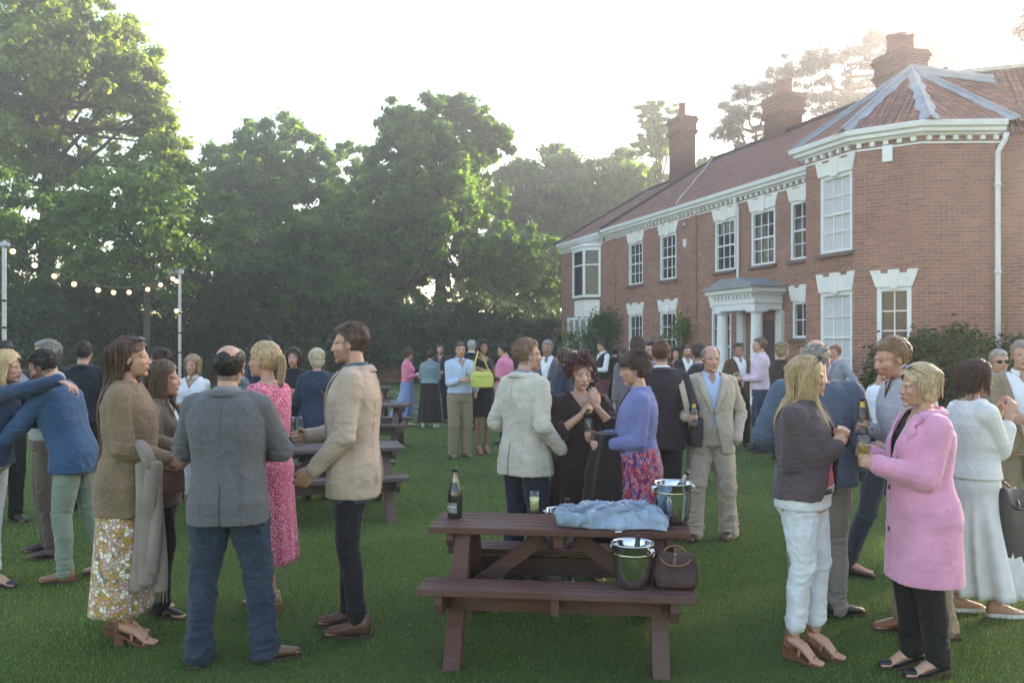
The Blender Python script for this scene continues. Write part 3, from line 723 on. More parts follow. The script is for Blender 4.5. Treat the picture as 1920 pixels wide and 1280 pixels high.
def make_hair(P, kind, c, L=.30, c2=None, vol=1.0, part=.0):
    hd, hs, Mh, vox = P['hd'], P['hs'], P['Mh'], P['vox']
    mat = hair_mat('%s hair %d %d %d' % (kind, c[0]*999, c[1]*999, c[2]*999), c, c2)
    rng = np.random.default_rng(int(abs(P['Hc'][0]*100)+c[0]*1e4+len(kind)*7)); near = vox < .009
    sh = Shell(); cols = None
    def he(ce, r, M=None): sh.ell(hd(ce), tuple(x*hs for x in r), Mh if M is None else Mh@M, 22, 14)
    ex = Shell()
    def jit(): return np.ones(3)*rng.uniform(.72, 1.2)
    short = kind in ('short', 'balding', 'receding', 'pixie', 'quiff')
    th = {'short': .004, 'balding': .003, 'receding': .003, 'quiff': .005}.get(kind, .013)
    he((0, -.020, .030), (.077+th, .097+th, .089+th*1.1))
    if kind in ('short', 'pixie', 'quiff'): he((0, .018, .066+th*.3), (.056, .060, .044))
    if kind == 'quiff': he((0, .050, .080), (.046, .032, .024))
    if kind == 'pixie': he((0, -.05, .0), (.085, .075, .095)); he((0, .0, .06), (.088, .095, .07))
    if kind in ('long', 'bob', 'wavy'):
        he((0, -.045, -.01), (.086, .075, .10))
    if kind in ('pony', 'updo'): he((0, -.03, .01), (.082, .095, .09))
    V, N, lv, ls, lt = remesh(sh, max(vox, .006), 2)
    hl = ((V-P['Hc'])@Mh)/hs
    am = {'short': .004, 'balding': .003, 'receding': .003, 'pixie': .009, 'quiff': .007}.get(kind, .006)
    V = V+N*((vnoise(hl*[1, 1, .35], 95, 3)-.5)*am*1.3+(vnoise(hl, 38, 4)-.5)*am*1.6)[:, None]
    def cut(cc):
        q = ((cc-P['Hc'])@Mh)/hs; x, y, z = q.T; ax = np.abs(x)
        jz = (vnoise(q, 90, 8)-.5)*.012
        if kind in ('short', 'quiff', 'balding', 'receding'):
            return ~scalp_mask(x, y, z+jz, {'quiff': 'short'}.get(kind, kind), False)
        if kind == 'pixie':
            face = (y > .03) & (z < .045+jz+.25*(x-.02)) ; ear = (y > -.012) & (y <= .03) & (z < -.01+jz)
            return face | ear | (z < -.082)
        front = (y > .012+.0*z) & (z < .052-.5*np.maximum(0, .075-y)*0+jz) & (ax < .075-.0*z)
        f2 = (y > .030) & (z < .070+jz-.9*np.maximum(0, ax-.02))
        f3 = (y > .012) & (z < .03)
        if kind in ('pony', 'updo'): return f2 | f3 | ((y > -.03) & (z < -.035)) | (z < -.085)
        return f2 | f3 | (z < -.11)
    # strands
    def skull(p, e=.012):
        q = (p-vec(0, -.018, .028)); r = vec(.076, .096, .088)+e; d = np.linalg.norm(q/r)
        return vec(0, -.018, .028)+q/d if d < 1 else p
    def onsk(p, e):
        q = p-vec(0, -.018, .028); r = vec(.076, .096, .088)+e; return vec(0, -.018, .028)+q/np.linalg.norm(q/r)
    if short:
        n = {'short': 700, 'balding': 420, 'receding': 400, 'pixie': 520, 'quiff': 760}[kind]
        if not near: n = n//4
        ln = {'short': .015, 'balding': .010, 'receding': .010, 'pixie': .045, 'quiff': .020}[kind]
        cnt = 0
        while cnt < n:
            d = unit(rng.normal(size=3)); p = vec(0, -.020, .030)+d*(vec(.077, .097, .089)+th)
            if cut((P['Hc']+(p*hs)@Mh.T)[None])[0] or p[2] < -.09: cnt += .3; continue
            cnt += 1
            flow = vec(0, -1, 0)+vec(0, 0, -.9) if p[2] < .06 else vec(.35, -.8, .1) if kind != 'quiff' else vec(.35, -.8, .55)
            if kind == 'pixie': flow = vec(rng.normal()*.5, -.4, -.8)
            t = unit(flow-d*np.dot(flow, d)*.97+d*(.06 if kind != 'pixie' else .15)+rng.normal(size=3)*.16); l = ln*rng.uniform(.6, 1.2); r = .0026 if near else .007
            ex.tube([hd(p-t*l*.6-d*.002), hd(p+t*l*.1+d*.001), hd(p+t*l-d*.001)], [r*.8, r, r*.25], 5, round_=False, col=jit())
    elif kind == 'curly':
        n = 520 if near else 90
        for i in range(n):
            d = unit(rng.normal(size=3)); p0 = vec(0, -.025, .040); 
            if d[1] > .35 and d[2] < .42 or d[2] < -.55: continue
            p = p0+d*vec(.085, .095, .09)*rng.uniform(.95, 1.12); q = p+d*rng.uniform(.02, .055)*max(vol, L if L > 1 else 1)
            u = unit(np.cross(d, rng.normal(size=3))); w = np.cross(d, u); pts = []; rr = rng.uniform(.008, .014); ph = rng.uniform(0, 6)
            for t in np.linspace(0, 1, 9): pts.append(hd(p+(q-p)*t*1.0+u*cos(ph+t*9)*rr+w*sin(ph+t*9)*rr+vec(0, 0, -.015*t*t)))
            r = .0045 if near else .009; ex.tube(pts, [r]*8+[r*.4], 5, round_=False, col=jit())
    else:
        n = {'long': 900, 'bob': 700, 'wavy': 600, 'pony': 300, 'updo': 200}[kind]
        if not near: n = n//12
        rs = (.0027 if near else .013)
        for i in range(n):
            if kind in ('pony', 'updo'):
                # swept back to the tie
                d = unit(vec(rng.normal()*.9, rng.uniform(-.6, .75), rng.uniform(.05, 1))); 
                if d[1] > .3 and d[2] < .5: d[2] += .6; d = unit(d)
                p = vec(0, -.018, .028)+d*(vec(.076, .096, .088)+.010); tie = vec(0, -.108, .045) if kind == 'pony' else vec(0, -.10, .02)
                pts = [hd(skull(p+(tie-p)*t, .012)) for t in np.linspace(0, 1, 6)]
                ex.tube(pts, [rs, rs, rs, rs, rs, rs*.8], 5, round_=False, col=jit()); continue
            phi = rng.uniform(-pi, pi); 
            sd = 1 if rng.random() < .5 else -1
            y0 = rng.uniform(-.09, .062); x0 = part+sd*rng.uniform(.0, .03); p = onsk(vec(x0, y0, .13-abs(y0)*.4), .007)
            p = vec(0, -.018, .028)+(p-vec(0, -.018, .028))
            pts = [p]; bend = rng.uniform(.2, 1); Lz = L*rng.uniform(.86, 1.04); run = 0
            wav = 0 if kind != 'wavy' else .010
            back = rng.uniform(-.9, .25) if y0 < .03 else rng.uniform(-.55, -.05)
            tgt = vec(sd*rng.uniform(.02, .082), -.03+back*.06, 0)
            if y0 > .03: tgt = vec(sd*rng.uniform(.070, .088), rng.uniform(-.01, .03), 0)
            if rng.random() < .33: tgt = vec(rng.uniform(-.07, .07), -.105, 0)
            if L > .5: tgt = vec(tgt[0]*1.05, min(tgt[1], -.045)-.03*rng.random(), 0)
            ph = rng.uniform(0, 6.28); q = p.copy(); steps = 12; seg = Lz/steps
            for j in range(steps):
                hv = tgt-q; hv[2] = 0; flat = q[2] > .03
                dv = unit(hv)*(1.1 if flat else .15*min(1, np.linalg.norm(hv)/.02))+vec(0, 0, -1.0)
                q = q+unit(dv)*seg; q = skull(q, .010+.008*vol*rng.uniform(.3, 1))
                if q[2] < -.05:   # spread and lie on neck and shoulders
                    zb = (-.05-q[2]); 
                    pb = P['Hc']+(q*hs)@Mh.T; zc = pb[2]-P['hz']
                    rx, ry, cy = P['TI'](min(zc, 1.5)); e = P.get('he', .03)
                    dx, dy = pb[0]/(rx+e), (pb[1]-cy)/(ry+e); r_ = sqrt(dx*dx+dy*dy)
                    if r_ < 1 and zc < 1.47 and zc > .9:
                        if dy < .2 or True:
                            if r_ < .05: dy = -.5; r_ = .5
                            s_ = (1/r_-1)*.9; pb[0] += pb[0]*s_*.25; pb[1] += ((-1 if q[1] < .015 or L > .5 else 1)*sqrt(max(0, 1-min(1, (pb[0]/(rx+e)))**2))*(ry+e)+cy-pb[1])*.8
                            q = ((pb-P['Hc'])@Mh)/hs
                g = vec(sin(ph+j*.9)*wav, cos(ph+j*.9)*wav*.7, 0)
                pts.append(q+g)
            r = rs*rng.uniform(.8, 1.35)
            ex.tube([hd(a) for a in pts], [r]*(len(pts)-4)+[r*.95, r*.8, r*.6, r*.25], 5, round_=False, col=jit())
        if kind == 'pony':
            tie = vec(0, -.112, .045)
            for i in range(150 if near else 20):
                ph = rng.uniform(0, 6.28); rr = rng.uniform(0, .022); pts = [hd(tie+vec(cos(ph)*.008, .006, sin(ph)*.008))]
                for t in np.linspace(.15, 1, 8):
                    rad = rr*(1.1-.5*t)+.006; pts.append(hd(tie+vec(cos(ph)*rad+.01*sin(t*5+ph), -.035*min(1, t*2.2)+.02*t, .012-(t**1.2)*L)+vec(0, sin(ph)*rad, 0)))
                ex.tube(pts, [rs*1.1]*7+[rs*.8, rs*.3], 5, round_=False, col=jit())
        if kind == 'updo':
            for i in range(60 if near else 18):
                d = unit(rng.normal(size=3)); pts = []; u = unit(np.cross(d, rng.normal(size=3)))
                for t in np.linspace(0, 3.5, 8): pts.append(hd(vec(0, -.118, .03)+(d*cos(t)+u*sin(t))*vec(.04, .028, .036)))
                ex.tube(pts, [rs]*8, 5, round_=False, col=jit())
    nb = len(V); cols = np.ones((nb, 3))*(.75+.5*vnoise(hl*[1, 1, .2], 60, 9))[:, None]
    me = build_mesh('hair', V, lv, ls, lt, cut, cols, ex, P['k']); mkobj('hair', me, mat, P['root'])

# ---- worn extras
def child(P, name, s, mat, smooth=True):
    import mathutils
    me = s.mesh(name); fixnormals(me); me.transform(mathutils.Matrix.Scale(P['k'], 4)); return mkobj(name, me, mat, P['root'], smooth)
def specs(on='eyes', tint=None):
    def f(P):
        s = Shell(); hd, hs = P['hd'], P['hs']; fr = plain('spectacle frame', (.03, .03, .03), .3)
        for sd in (1, -1):
            if on == 'eyes': c = vec(.032*sd, .090, .0); u = vec(1, 0, 0); w = vec(0, 0, 1)
            else: c = vec(.034*sd, .060, .112); u = vec(1, 0, 0); w = unit(vec(0, -.75, .66))
            a = np.linspace(0, 2*pi, 17); s.tube([hd(c+u*cos(t)*.025+w*sin(t)*.018) for t in a], [.0022]*17, 6, round_=False)
            e = c+u*sd*.025; tmp = vec(.078*sd, .0, .002) if on == 'eyes' else vec(.088*sd, -.045, .035)
            s.tube([hd(e), hd(e*.5+tmp*.5+vec(.012*sd, 0, 0)), hd(tmp)], [.0022]*3, 6)
            if tint is not None: s.ell(hd(c), (.024*hs, .003, .017*hs), P['Mh']@(np.eye(3) if on == 'eyes' else rotx(R(48))), 12, 6, 1)
        c0 = (vec(-.007, .094, .004), vec(.007, .094, .004)) if on == 'eyes' else (vec(-.009, .066, .113), vec(.009, .066, .113))
        s.tube([hd(c0[0]), hd(c0[1])], [.0022]*2, 6)
        child(P, 'sunglasses' if tint is not None else 'glasses', s, [fr, plain('dark lens', tint or (.02, .02, .02), .08)])
    return f
def necklace(c=(.7, .68, .6), r=.004, drop=.06):
    def f(P):
        s = Shell(); a = np.linspace(0, 2*pi, 33)
        pts = [P['up1']((sin(t)*.075, -.01-cos(t)*(.072), 1.462-drop*(1-cos(t))/2*(1 if cos(t) < 0 else .4))) for t in a]
        for p in pts: s.ell(p+vec(0, .006, .0), (r, r, r), None, 6, 4)
        child(P, 'necklace', s, plain('necklace beads', c, .3))
    return f
# ------------------------------------------------------------------ the house
FD = vec(-.3144, .9493, 0); FN = vec(-.9493, -.3144, 0); P0 = vec(7.77, 22.6, 0); UP = vec(0, 0, 1)
def hit(px, o, d):
    """point where the photo column px meets the vertical plane through o along d"""
    c = (px-HX)/F; s = (o[0]-c*o[1])/(c*d[1]-d[0]); return o+d*s, s
def fs(px): return hit(px, P0, FD)[1]
def fz(py, Y): return EYE+(HY-py)/F*Y
EAVE = 6.3

def brick_mat(name, c1, c2, mortar, sc=1.0, dark=.35):
    t = NT(name); tc = t.node('ShaderNodeTexCoord')
    br = t.node('ShaderNodeTexBrick', offset=.5, inp={'Scale': 1.0*sc, 'Mortar Size': .006, 'Mortar Smooth': .2, 'Bias': .0, 'Brick Width': .225, 'Row Height': .075})
    t.link(tc.outputs['UV'], br.inputs['Vector']); br.inputs['Color1'].default_value = (*c1, 1); br.inputs['Color2'].default_value = (*c2, 1); br.inputs['Mortar'].default_value = (*mortar, 1)
    n = t.noise(tc.outputs['UV'], 1.3, 5, .6); n2 = t.noise(tc.outputs['UV'], 14, 3)
    b = t.mix(t.ramp(n, [(.35, 0), (.7, dark)]), br.outputs['Color'], tuple(x*.45 for x in c1), 'MIX')
    b = t.mix(t.ramp(n2, [(.4, 0), (.75, .35)]), b, (.11, .07, .06))
    t.col(b); t.set(Roughness=.9); t.b.inputs['Specular IOR Level'].default_value = .2
    inv = t.node('ShaderNodeInvert'); t.link(br.outputs['Fac'], inv.inputs['Color'])
    t.bump(inv.outputs['Color'], .6, .012); return t.m
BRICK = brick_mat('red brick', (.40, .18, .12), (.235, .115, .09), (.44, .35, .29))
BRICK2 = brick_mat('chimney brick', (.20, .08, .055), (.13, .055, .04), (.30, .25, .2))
def tile_mat():
    t = NT('clay pantiles'); tc = t.node('ShaderNodeTexCoord')
    br = t.node('ShaderNodeTexBrick', offset=.0, inp={'Scale': 1, 'Mortar Size': .018, 'Mortar Smooth': .8, 'Brick Width': .22, 'Row Height': .30})
    t.link(tc.outputs['UV'], br.inputs['Vector']); br.inputs['Color1'].default_value = (.42, .155, .095, 1); br.inputs['Color2'].default_value = (.24, .095, .065, 1); br.inputs['Mortar'].default_value = (.045, .025, .02, 1)
    n = t.noise(tc.outputs['UV'], 1.1, 5, .65)
    t.col(t.mix(t.ramp(n, [(.45, 0), (.75, .55)]), br.outputs['Color'], (.12, .11, .08)))
    w = t.node('ShaderNodeTexWave', wave_type='BANDS', bands_direction='X', inp={'Scale': 1/.22/3.1416*1.5708, 'Distortion': 0}); t.link(tc.outputs['UV'], w.inputs['Vector'])
    m = t.node('ShaderNodeMath', operation='MULTIPLY'); t.link(w.outputs['Fac'], m.inputs[0]); inv = t.node('ShaderNodeInvert'); t.link(br.outputs['Fac'], inv.inputs['Color']); t.link(inv.outputs['Color'], m.inputs[1])
    t.set(Roughness=.85); t.bump(m.outputs[0], 1.0, .09); return t.m
TILE = tile_mat()
WHITE = plain('white painted joinery', (.72, .73, .74), .5, .06, 3); STUCCO = plain('cream stucco', (.74, .72, .68), .8, .08, 2, .2, 30)
LEAD = plain('lead flashing', (.25, .265, .295), .5, .2, 3, .2, 20); DARKSILL = plain('dark stone sill', (.13, .09, .075), .8)
def pane_mat(name, c, r=.04):
    t = NT(name); t.col(c); t.set(Roughness=r); t.b.inputs['Specular IOR Level'].default_value = .45; t.bump(t.noise(t.coord(), 1.5, 2), .04, .05); return t.m
PANE = pane_mat('window glass', (.022, .022, .026)); PANEB = pane_mat('glass over white shutters', (.55, .56, .58), .12); PANEW = pane_mat('glass over blind', (.30, .28, .26), .1)

def wall(name, segs, z0, z1, holes, mat, parent, depth=.14):
    """segs: list of (origin, dir, length, out normal); holes: list per seg of (u0,u1,z0,z1)"""
    me_v, me_f, uv = [], [], []
    def quad(a, b, c, d, ua): 
        n = len(me_v); me_v.extend([a, b, c, d]); me_f.append((n, n+1, n+2, n+3)); uv.extend(ua)
    u_acc = 0
    for (o, d, L, nrm), hs in zip(segs, holes):
        us = sorted({0, L, *[h[0] for h in hs], *[h[1] for h in hs]}); zs = sorted({z0, z1, *[h[2] for h in hs], *[h[3] for h in hs]})
        for a, b in zip(us, us[1:]):
            for c, e in zip(zs, zs[1:]):
                if any(h[0] <= (a+b)/2 <= h[1] and h[2] <= (c+e)/2 <= h[3] for h in hs): continue
                p = lambda u, z: o+d*u+UP*z
                quad(p(a, c), p(b, c), p(b, e), p(a, e), [(u_acc+a, c), (u_acc+b, c), (u_acc+b, e), (u_acc+a, e)])
        for h in hs:
            p = lambda u, z, t: o+d*u+UP*z-nrm*t
            for (u, zz, uu, z2) in ((h[0], h[2], h[0], h[3]), (h[1], h[3], h[1], h[2]), (h[0], h[3], h[1], h[3]), (h[1], h[2], h[0], h[2])):
                quad(p(u, zz, 0), p(uu, z2, 0), p(uu, z2, depth), p(u, zz, depth), [(0, zz), (0, z2), (depth, z2), (depth, zz)])
        u_acc += L
    me = bpy.data.meshes.new(name); me.from_pydata([tuple(v) for v in me_v], [], me_f); l = me.uv_layers.new(name='UVMap')
    l.data.foreach_set('uv', np.array(uv, float).ravel()); me.update(); return mkobj(name, me, mat, parent)

def sash(parent, o, d, nrm, u0, u1, z0, z1, cols=3, rows=4, pane=PANE, name='window', proud=-.07, sill=True, meet=True, fw=.09):
    """sash window: frame > pane, sill"""
    M = np.stack([d, nrm, UP], 1); s = Shell(); O = o+nrm*proud
    def b(a0, a1, c0, c1, e0=-.03, e1=.03): s.box((a0, e0, c0), (a1, e1, c1), 0, M, O)
    b(u0, u0+fw, z0, z1, -.05, .06); b(u1-fw, u1, z0, z1, -.05, .06); b(u0+fw, u1-fw, z1-fw, z1, -.05, .055); b(u0+fw, u1-fw, z0, z0+fw*.8, -.05, .055)
    iu0, iu1, iz0, iz1 = u0+fw, u1-fw, z0+fw*.8, z1-fw; zm = (iz0+iz1)/2
    if meet: b(iu0, iu1, zm-.025, zm+.025, -.03, .035)
    for i in range(1, cols): u = iu0+(iu1-iu0)*i/cols; b(u-.013, u+.013, iz0, iz1, -.012, .012)
    for j in range(1, rows):
        z = iz0+(iz1-iz0)*j/rows
        if meet and abs(z-zm) < .05: continue
        b(iu0, iu1, z-.013, z+.013, -.010, .014)
    f = s.obj(name, [WHITE], parent)
    p = Shell(); p.box((iu0-.01, -.024, iz0-.01), (iu1+.01, -.018, iz1+.01), 0, M, O); p.obj('pane', [pane], f)
    if sill:
        q = Shell(); q.box((u0-.08, .0, z0-.09), (u1+.08, .10, z0-.002), 0, M, o); q.obj('sill', [DARKSILL], f)
    return f
def lintel(parent, o, d, nrm, u0, u1, z, h=.46, steps=True, flare=.16, key=True):
    M = np.stack([d, nrm, UP], 1); w = u1-u0; s = Shell()
    uc = (u0+u1)/2; st = .07 if steps else 0
    poly = [(u0-.02, z), (u1+.02, z), (u1+flare, z+h), (u1-w*.10, z+h), (u1-w*.12, z+h-st), (uc+w*.17, z+h-st), (uc+w*.16, z+h), (uc-w*.16, z+h), (uc-w*.17, z+h-st), (u0+w*.12, z+h-st), (u0+w*.10, z+h), (u0-flare, z+h)]
    s.prism(poly, M, o, .003, .035)
    if key: s.prism([(uc-w*.10, z-.05), (uc+w*.10, z-.05), (uc+w*.15, z+h+.003), (uc-w*.15, z+h+.003)], M, o, .036, .055)
    return s.obj('lintel', [STUCCO], parent)
def gutter(parent, pts, z, name='cornice', dent=.26):
    """moulded white eaves gutter along pts (outer side on the left of travel), with dentil blocks below"""
    s = Shell(); n = len(pts)
    prof = [(-.02, -.16), (.10, -.16), (.13, -.10), (.20, -.10), (.21, -.03), (.27, .0), (.29, .10), (.25, .12), (-.02, .12)]
    N = []
    for i in range(n-1): d = unit(pts[i+1]-pts[i]); N.append(vec(d[1], -d[0], 0))
    rings = []
    for i in range(n):
        if i == 0: m = N[0]
        elif i == n-1: m = N[-1]
        else: m = unit(N[i-1]+N[i]); m = m/np.dot(m, N[i])
        rings.append(np.array([pts[i]+m*a+UP*(z+b) for a, b in prof]))
    s.loft(rings, 0)
    for i in range(n-1):
        L = np.linalg.norm(pts[i+1]-pts[i]); d = unit(pts[i+1]-pts[i]); M = np.stack([d, N[i], UP], 1); k = int(L/dent)
        for j in range(k): u = (j+.5)*L/k; s.box((u-.05, .002, z-.255), (u+.05, .085, z-.163), 0, M, pts[i])
        s.box((0, .002, z-.32), (L, .03, z-.278), 0, M, pts[i])
    return s.obj(name, [WHITE], parent)
def roofmesh(name, polys, parent, mat=None, th=.12):
    """polys: list of 3-D polygons, first edge = eaves"""
    V, Fc, uv = [], [], []
    for P_ in polys:
        P_ = [np.asarray(p, float) for p in P_]; e = unit(P_[1]-P_[0]); nrm = unit(np.cross(P_[1]-P_[0], P_[-1]-P_[0])); up = np.cross(nrm, e)
        n = len(V); V += P_; Fc.append(tuple(range(n, n+len(P_)))); uv += [(np.dot(p, e), np.dot(p-P_[0], up)) for p in P_]
    me = bpy.data.meshes.new(name); me.from_pydata([tuple(v) for v in V], [], Fc); l = me.uv_layers.new(name='UVMap'); l.data.foreach_set('uv', np.array(uv, float).ravel())
    me.update(); o = mkobj(name, me, mat or TILE, parent); return o
def ridge_cap(parent, a, b, r=.10, mat=None, name='ridge'):
    s = Shell(); a = np.asarray(a, float); b = np.asarray(b, float); L = np.linalg.norm(b-a); k = max(2, int(L/.4)); pts = []; rad = []
    for i in range(k):
        for t, rr in ((i/k+.001, r*1.1), ((i+1)/k-.002, r*.92)): pts.append(a+(b-a)*t); rad.append(rr)
    s.tube(pts, rad, 8, round_=False); return s.obj(name, [mat or TILE], parent, True)
def chimney(parent, c, w, d, z0, z1, pots, dirv=FD):
    c = vec(*c, 0); nd = vec(dirv[1], -dirv[0], 0); M = np.stack([dirv, nd, UP], 1); me_s = Shell()
    def bx(hw, hd, a, b):
        me_s.box((-hw, -hd, a), (hw, hd, b), 0, M, c)
    h = z1-z0; bx(w/2, d/2, z0, z1-.75)
    for i, (g, a, b) in enumerate(((.05, z1-.75, z1-.66), (.09, z1-.66, z1-.57), (.03, z1-.57, z1-.30), (.07, z1-.30, z1-.20), (.11, z1-.20, z1-.10), (.06, z1-.10, z1))): bx(w/2+g, d/2+g, a, b)
    me = me_s.mesh('chimney'); l = me.uv_layers.new(name='UVMap'); uv = []
    for p in me.polygons:
        n = p.normal
        for vi in p.vertices:
            v = me.vertices[vi].co; uv.append((v.x*abs(n.y)+v.y*abs(n.x) if abs(n.z) < .5 else v.x, v.z if abs(n.z) < .5 else v.y))
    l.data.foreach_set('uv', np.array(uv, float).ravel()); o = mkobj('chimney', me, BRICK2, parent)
    pm = plain('terracotta pot', (.22, .085, .06), .8, .2, 5)
    for (off, hh, r) in pots:
        s = Shell(); s.lathe([(r*1.1, z1-.02), (r*1.15, z1+.05), (r*.95, z1+.1), (r*.82, z1+hh*.85), (r*.98, z1+hh*.88), (r*.98, z1+hh), (r*.75, z1+hh), (r*.7, z1+.1)], 14, c+dirv*off); s.obj('chimney_pot', [pm], o, True)
    return o

house = empty('brick_house', tuple(P0)); house.location = (0, 0, 0)
tag(house, 'long two storey red brick house with white sash windows, columned porch and tiled hipped roof', 'house')
s_far = fs(1136); s_wend = fs(1053); s_near = -4.6
# main facade from behind the bay to the corner with the far wing
W = {k: fs(v) for k, v in dict(w1=1191.8, w2=1252.5, w3=1359.5, w4=1430.5, w5=1508).items()}
ww = 1.16; hl = []
facade_o = P0+FD*s_near; Lf = s_far-s_near
def U(s): return s-s_near
WZ = (4.03, 5.62); GZ = (1.0, 2.93)
for k in ('w1', 'w2', 'w3', 'w4', 'w5'): hl.append((U(W[k])-ww/2, U(W[k])+ww/2, *WZ))
g3 = fs(1352); g5 = fs(1508)
hl += [(U(W['w1'])-ww/2, U(W['w1'])+ww/2, *GZ), (U(W['w2'])-ww/2, U(W['w2'])+ww/2, *GZ), (U(g3)-.55, U(g3)+.55, .5, 2.93), (U(g5)-.5, U(g5)+.5, 1.93, 2.93)]
pc, _ = hit(1470, P0, FD); pu = U(_)                # porch near side on the facade
hl.append((pu+.45, pu+1.45, .15, 2.45))
holes_main = hl
wing_o = P0+FD*s_far; Lw = s_wend-s_far
bayw = hit(1108, P0, FD)[1]-s_far
holes_w = [(bayw-.85, bayw+.85, 3.75, 5.75), (bayw-1.05, bayw+.95, .3, 2.95)]
wend = wing_o+FD*Lw
wall('wall', [(facade_o, FD, Lf, FN), (wing_o, FD, Lw, FN), (wend, -FN, 8.0, FD)], 0, EAVE-.02, [holes_main, holes_w, []], BRICK, house)
for h in holes_main[:5]: sash(house, facade_o, FD, FN, *h); 
for h in holes_main[:5]: lintel(house, facade_o, FD, FN, h[0], h[1], h[3], .40)
for h in holes_main[5:9]:
    sash(house, facade_o, FD, FN, *h, rows=4 if h[2] < 1.5 else 2, meet=h[2] < 1.5); lintel(house, facade_o, FD, FN, h[0], h[1], h[3], .42)
# front door behind the porch
h = holes_main[9]; M = np.stack([FD, FN, UP], 1); d_ = Shell(); O = facade_o-FN*.10
d_.box((h[0], -.03, h[2]), (h[1], .03, h[3]), 0, M, O)
for a in (0, 1):
    for b_ in (0, 1, 2): d_.box((h[0]+.12+a*.42, .032, h[2]+.2+b_*.72), (h[0]+.46+a*.42, .045, h[2]+.78+b_*.72), 0, M, O)
dr = d_.obj('door', [plain('dark painted door', (.05, .03, .04), .35)], house); kn = Shell(); kn.ell(O+FD*(h[0]+.1)+FN*.07+UP*1.15, (.035,)*3); kn.obj('door_knob', [plain('brass', (.6, .42, .15), .3, metal=1)], dr, True)
# quoin pilasters
for px in (1152, 1302):
    s = Shell(); u = U(fs(px))
    for j in range(20): a = .16 if j % 2 else .22; s.box((u-a, .003, .3*j), (u+a, .045, .3*j+.292), 0, M, facade_o)
    me = s.mesh('pilaster'); l = me.uv_layers.new(name='UVMap'); l.data.foreach_set('uv', np.array([(np.dot(me.vertices[v].co, FD), me.vertices[v].co.z) for p in me.polygons for v in p.vertices]).ravel()); mkobj('pilaster', me, BRICK, house)
# cornices (outer side: travel from the far end towards the camera keeps the lawn on the right -> pass reversed)
e1 = P0+FD*(s_far-.03); e0 = facade_o+FD*0
def gut(a, b): return gutter(house, [a, b], EAVE)
gutter(house, [wend, wing_o+FD*.2], EAVE-.05); gutter(house, [e1, P0+FD*(s_near+4.2)], EAVE); gutter(house, [wend-FN*6, wend], EAVE-.05)
# roofs
dp = 3.85; RZ = 9.15
ro = -FN*dp
def rp(s, d, z): return P0+FD*s+FN*d+UP*z
sr = hit(1337, P0+ro, FD)[1]; sw1 = hit(1218, P0+ro, FD)[1]
ev = EAVE+.10; ov = .27
A_, B_ = rp(s_near, ov, ev), rp(s_far, ov, ev); C_ = rp(sr, -dp, RZ); D_ = rp(-9, -dp, RZ); bk = -2*dp-ov
s_re = -.9
roofmesh('roof', [[A_, B_, C_, rp(s_re, -dp, RZ)], [B_, rp(s_far, bk, ev), C_], [rp(s_far, bk, ev), rp(s_re-2.5, bk, ev), rp(s_re, -dp, RZ), C_], [rp(s_re-2.5, bk, ev), A_, rp(s_re, -dp, RZ)]], house)
A2, B2 = rp(s_far-.1, ov, ev-.05), rp(s_wend+.30, ov, ev-.05); wr = 8.92; sx_ = sr-1
roofmesh('roof', [[A2, B2, rp(sw1, -dp, wr), rp(sx_, -dp, wr), rp(s_far-2.5, -1.8, ev+1.0)], [B2, rp(s_wend+.30, bk, ev-.05), rp(sw1, -dp, wr)], [rp(s_wend+.3, bk, ev-.05), rp(sx_, bk, ev-.05), rp(sx_, -dp, wr), rp(sw1, -dp, wr)]], house)
ridge_cap(house, C_, rp(s_re, -dp, RZ)); ridge_cap(house, C_, B_+UP*.02, .085); ridge_cap(house, rp(sw1, -dp, wr), rp(sx_, -dp, wr)); ridge_cap(house, rp(sw1, -dp, wr), B2, .085)
# lightning cable on the tiles
s = Shell(); s.tube([C_+UP*.03+(hit(1266, P0+FN*ov, FD)[0]+UP*ev-C_)*t+UP*.05+FD*.05*sin(t*17) for t in np.linspace(0, 1, 16)], [.018]*16, 6); s.obj('cable', [plain('pale cable', (.6, .6, .58), .6)], house, True)
def ondepth(px, off): p, s = hit(px, P0-FN*off, FD); return p
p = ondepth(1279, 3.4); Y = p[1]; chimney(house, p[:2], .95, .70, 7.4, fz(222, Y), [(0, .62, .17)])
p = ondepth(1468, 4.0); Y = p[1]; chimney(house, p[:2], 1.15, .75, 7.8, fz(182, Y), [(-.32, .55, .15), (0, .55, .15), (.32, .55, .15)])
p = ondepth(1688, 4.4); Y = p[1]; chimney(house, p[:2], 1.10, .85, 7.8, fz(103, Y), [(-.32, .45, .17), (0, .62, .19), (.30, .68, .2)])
# downpipe of the facade
s = Shell(); q = hit(1383.5, P0+FN*.09, FD)[0]
s.tube([q+FN*.12+UP*6.15, q+FN*.10+UP*6.0, q+UP*5.85, q+UP*3.5, q+UP*.1], [.045]*5, 10, round_=False); s.obj('downpipe', [WHITE], house, True)
# alarm box, small lamp
for px, z, w, hh in ((1287, 5.15, .16, .28), (1286, 5.78, .1, .08)):
    s = Shell(); u = U(fs(px)); s.box((u-w/2, .002, z-hh/2), (u+w/2, .10, z+hh/2), 0, M, facade_o); o = s.obj('alarm_box', [WHITE], house); bevel(o, .03, 3)
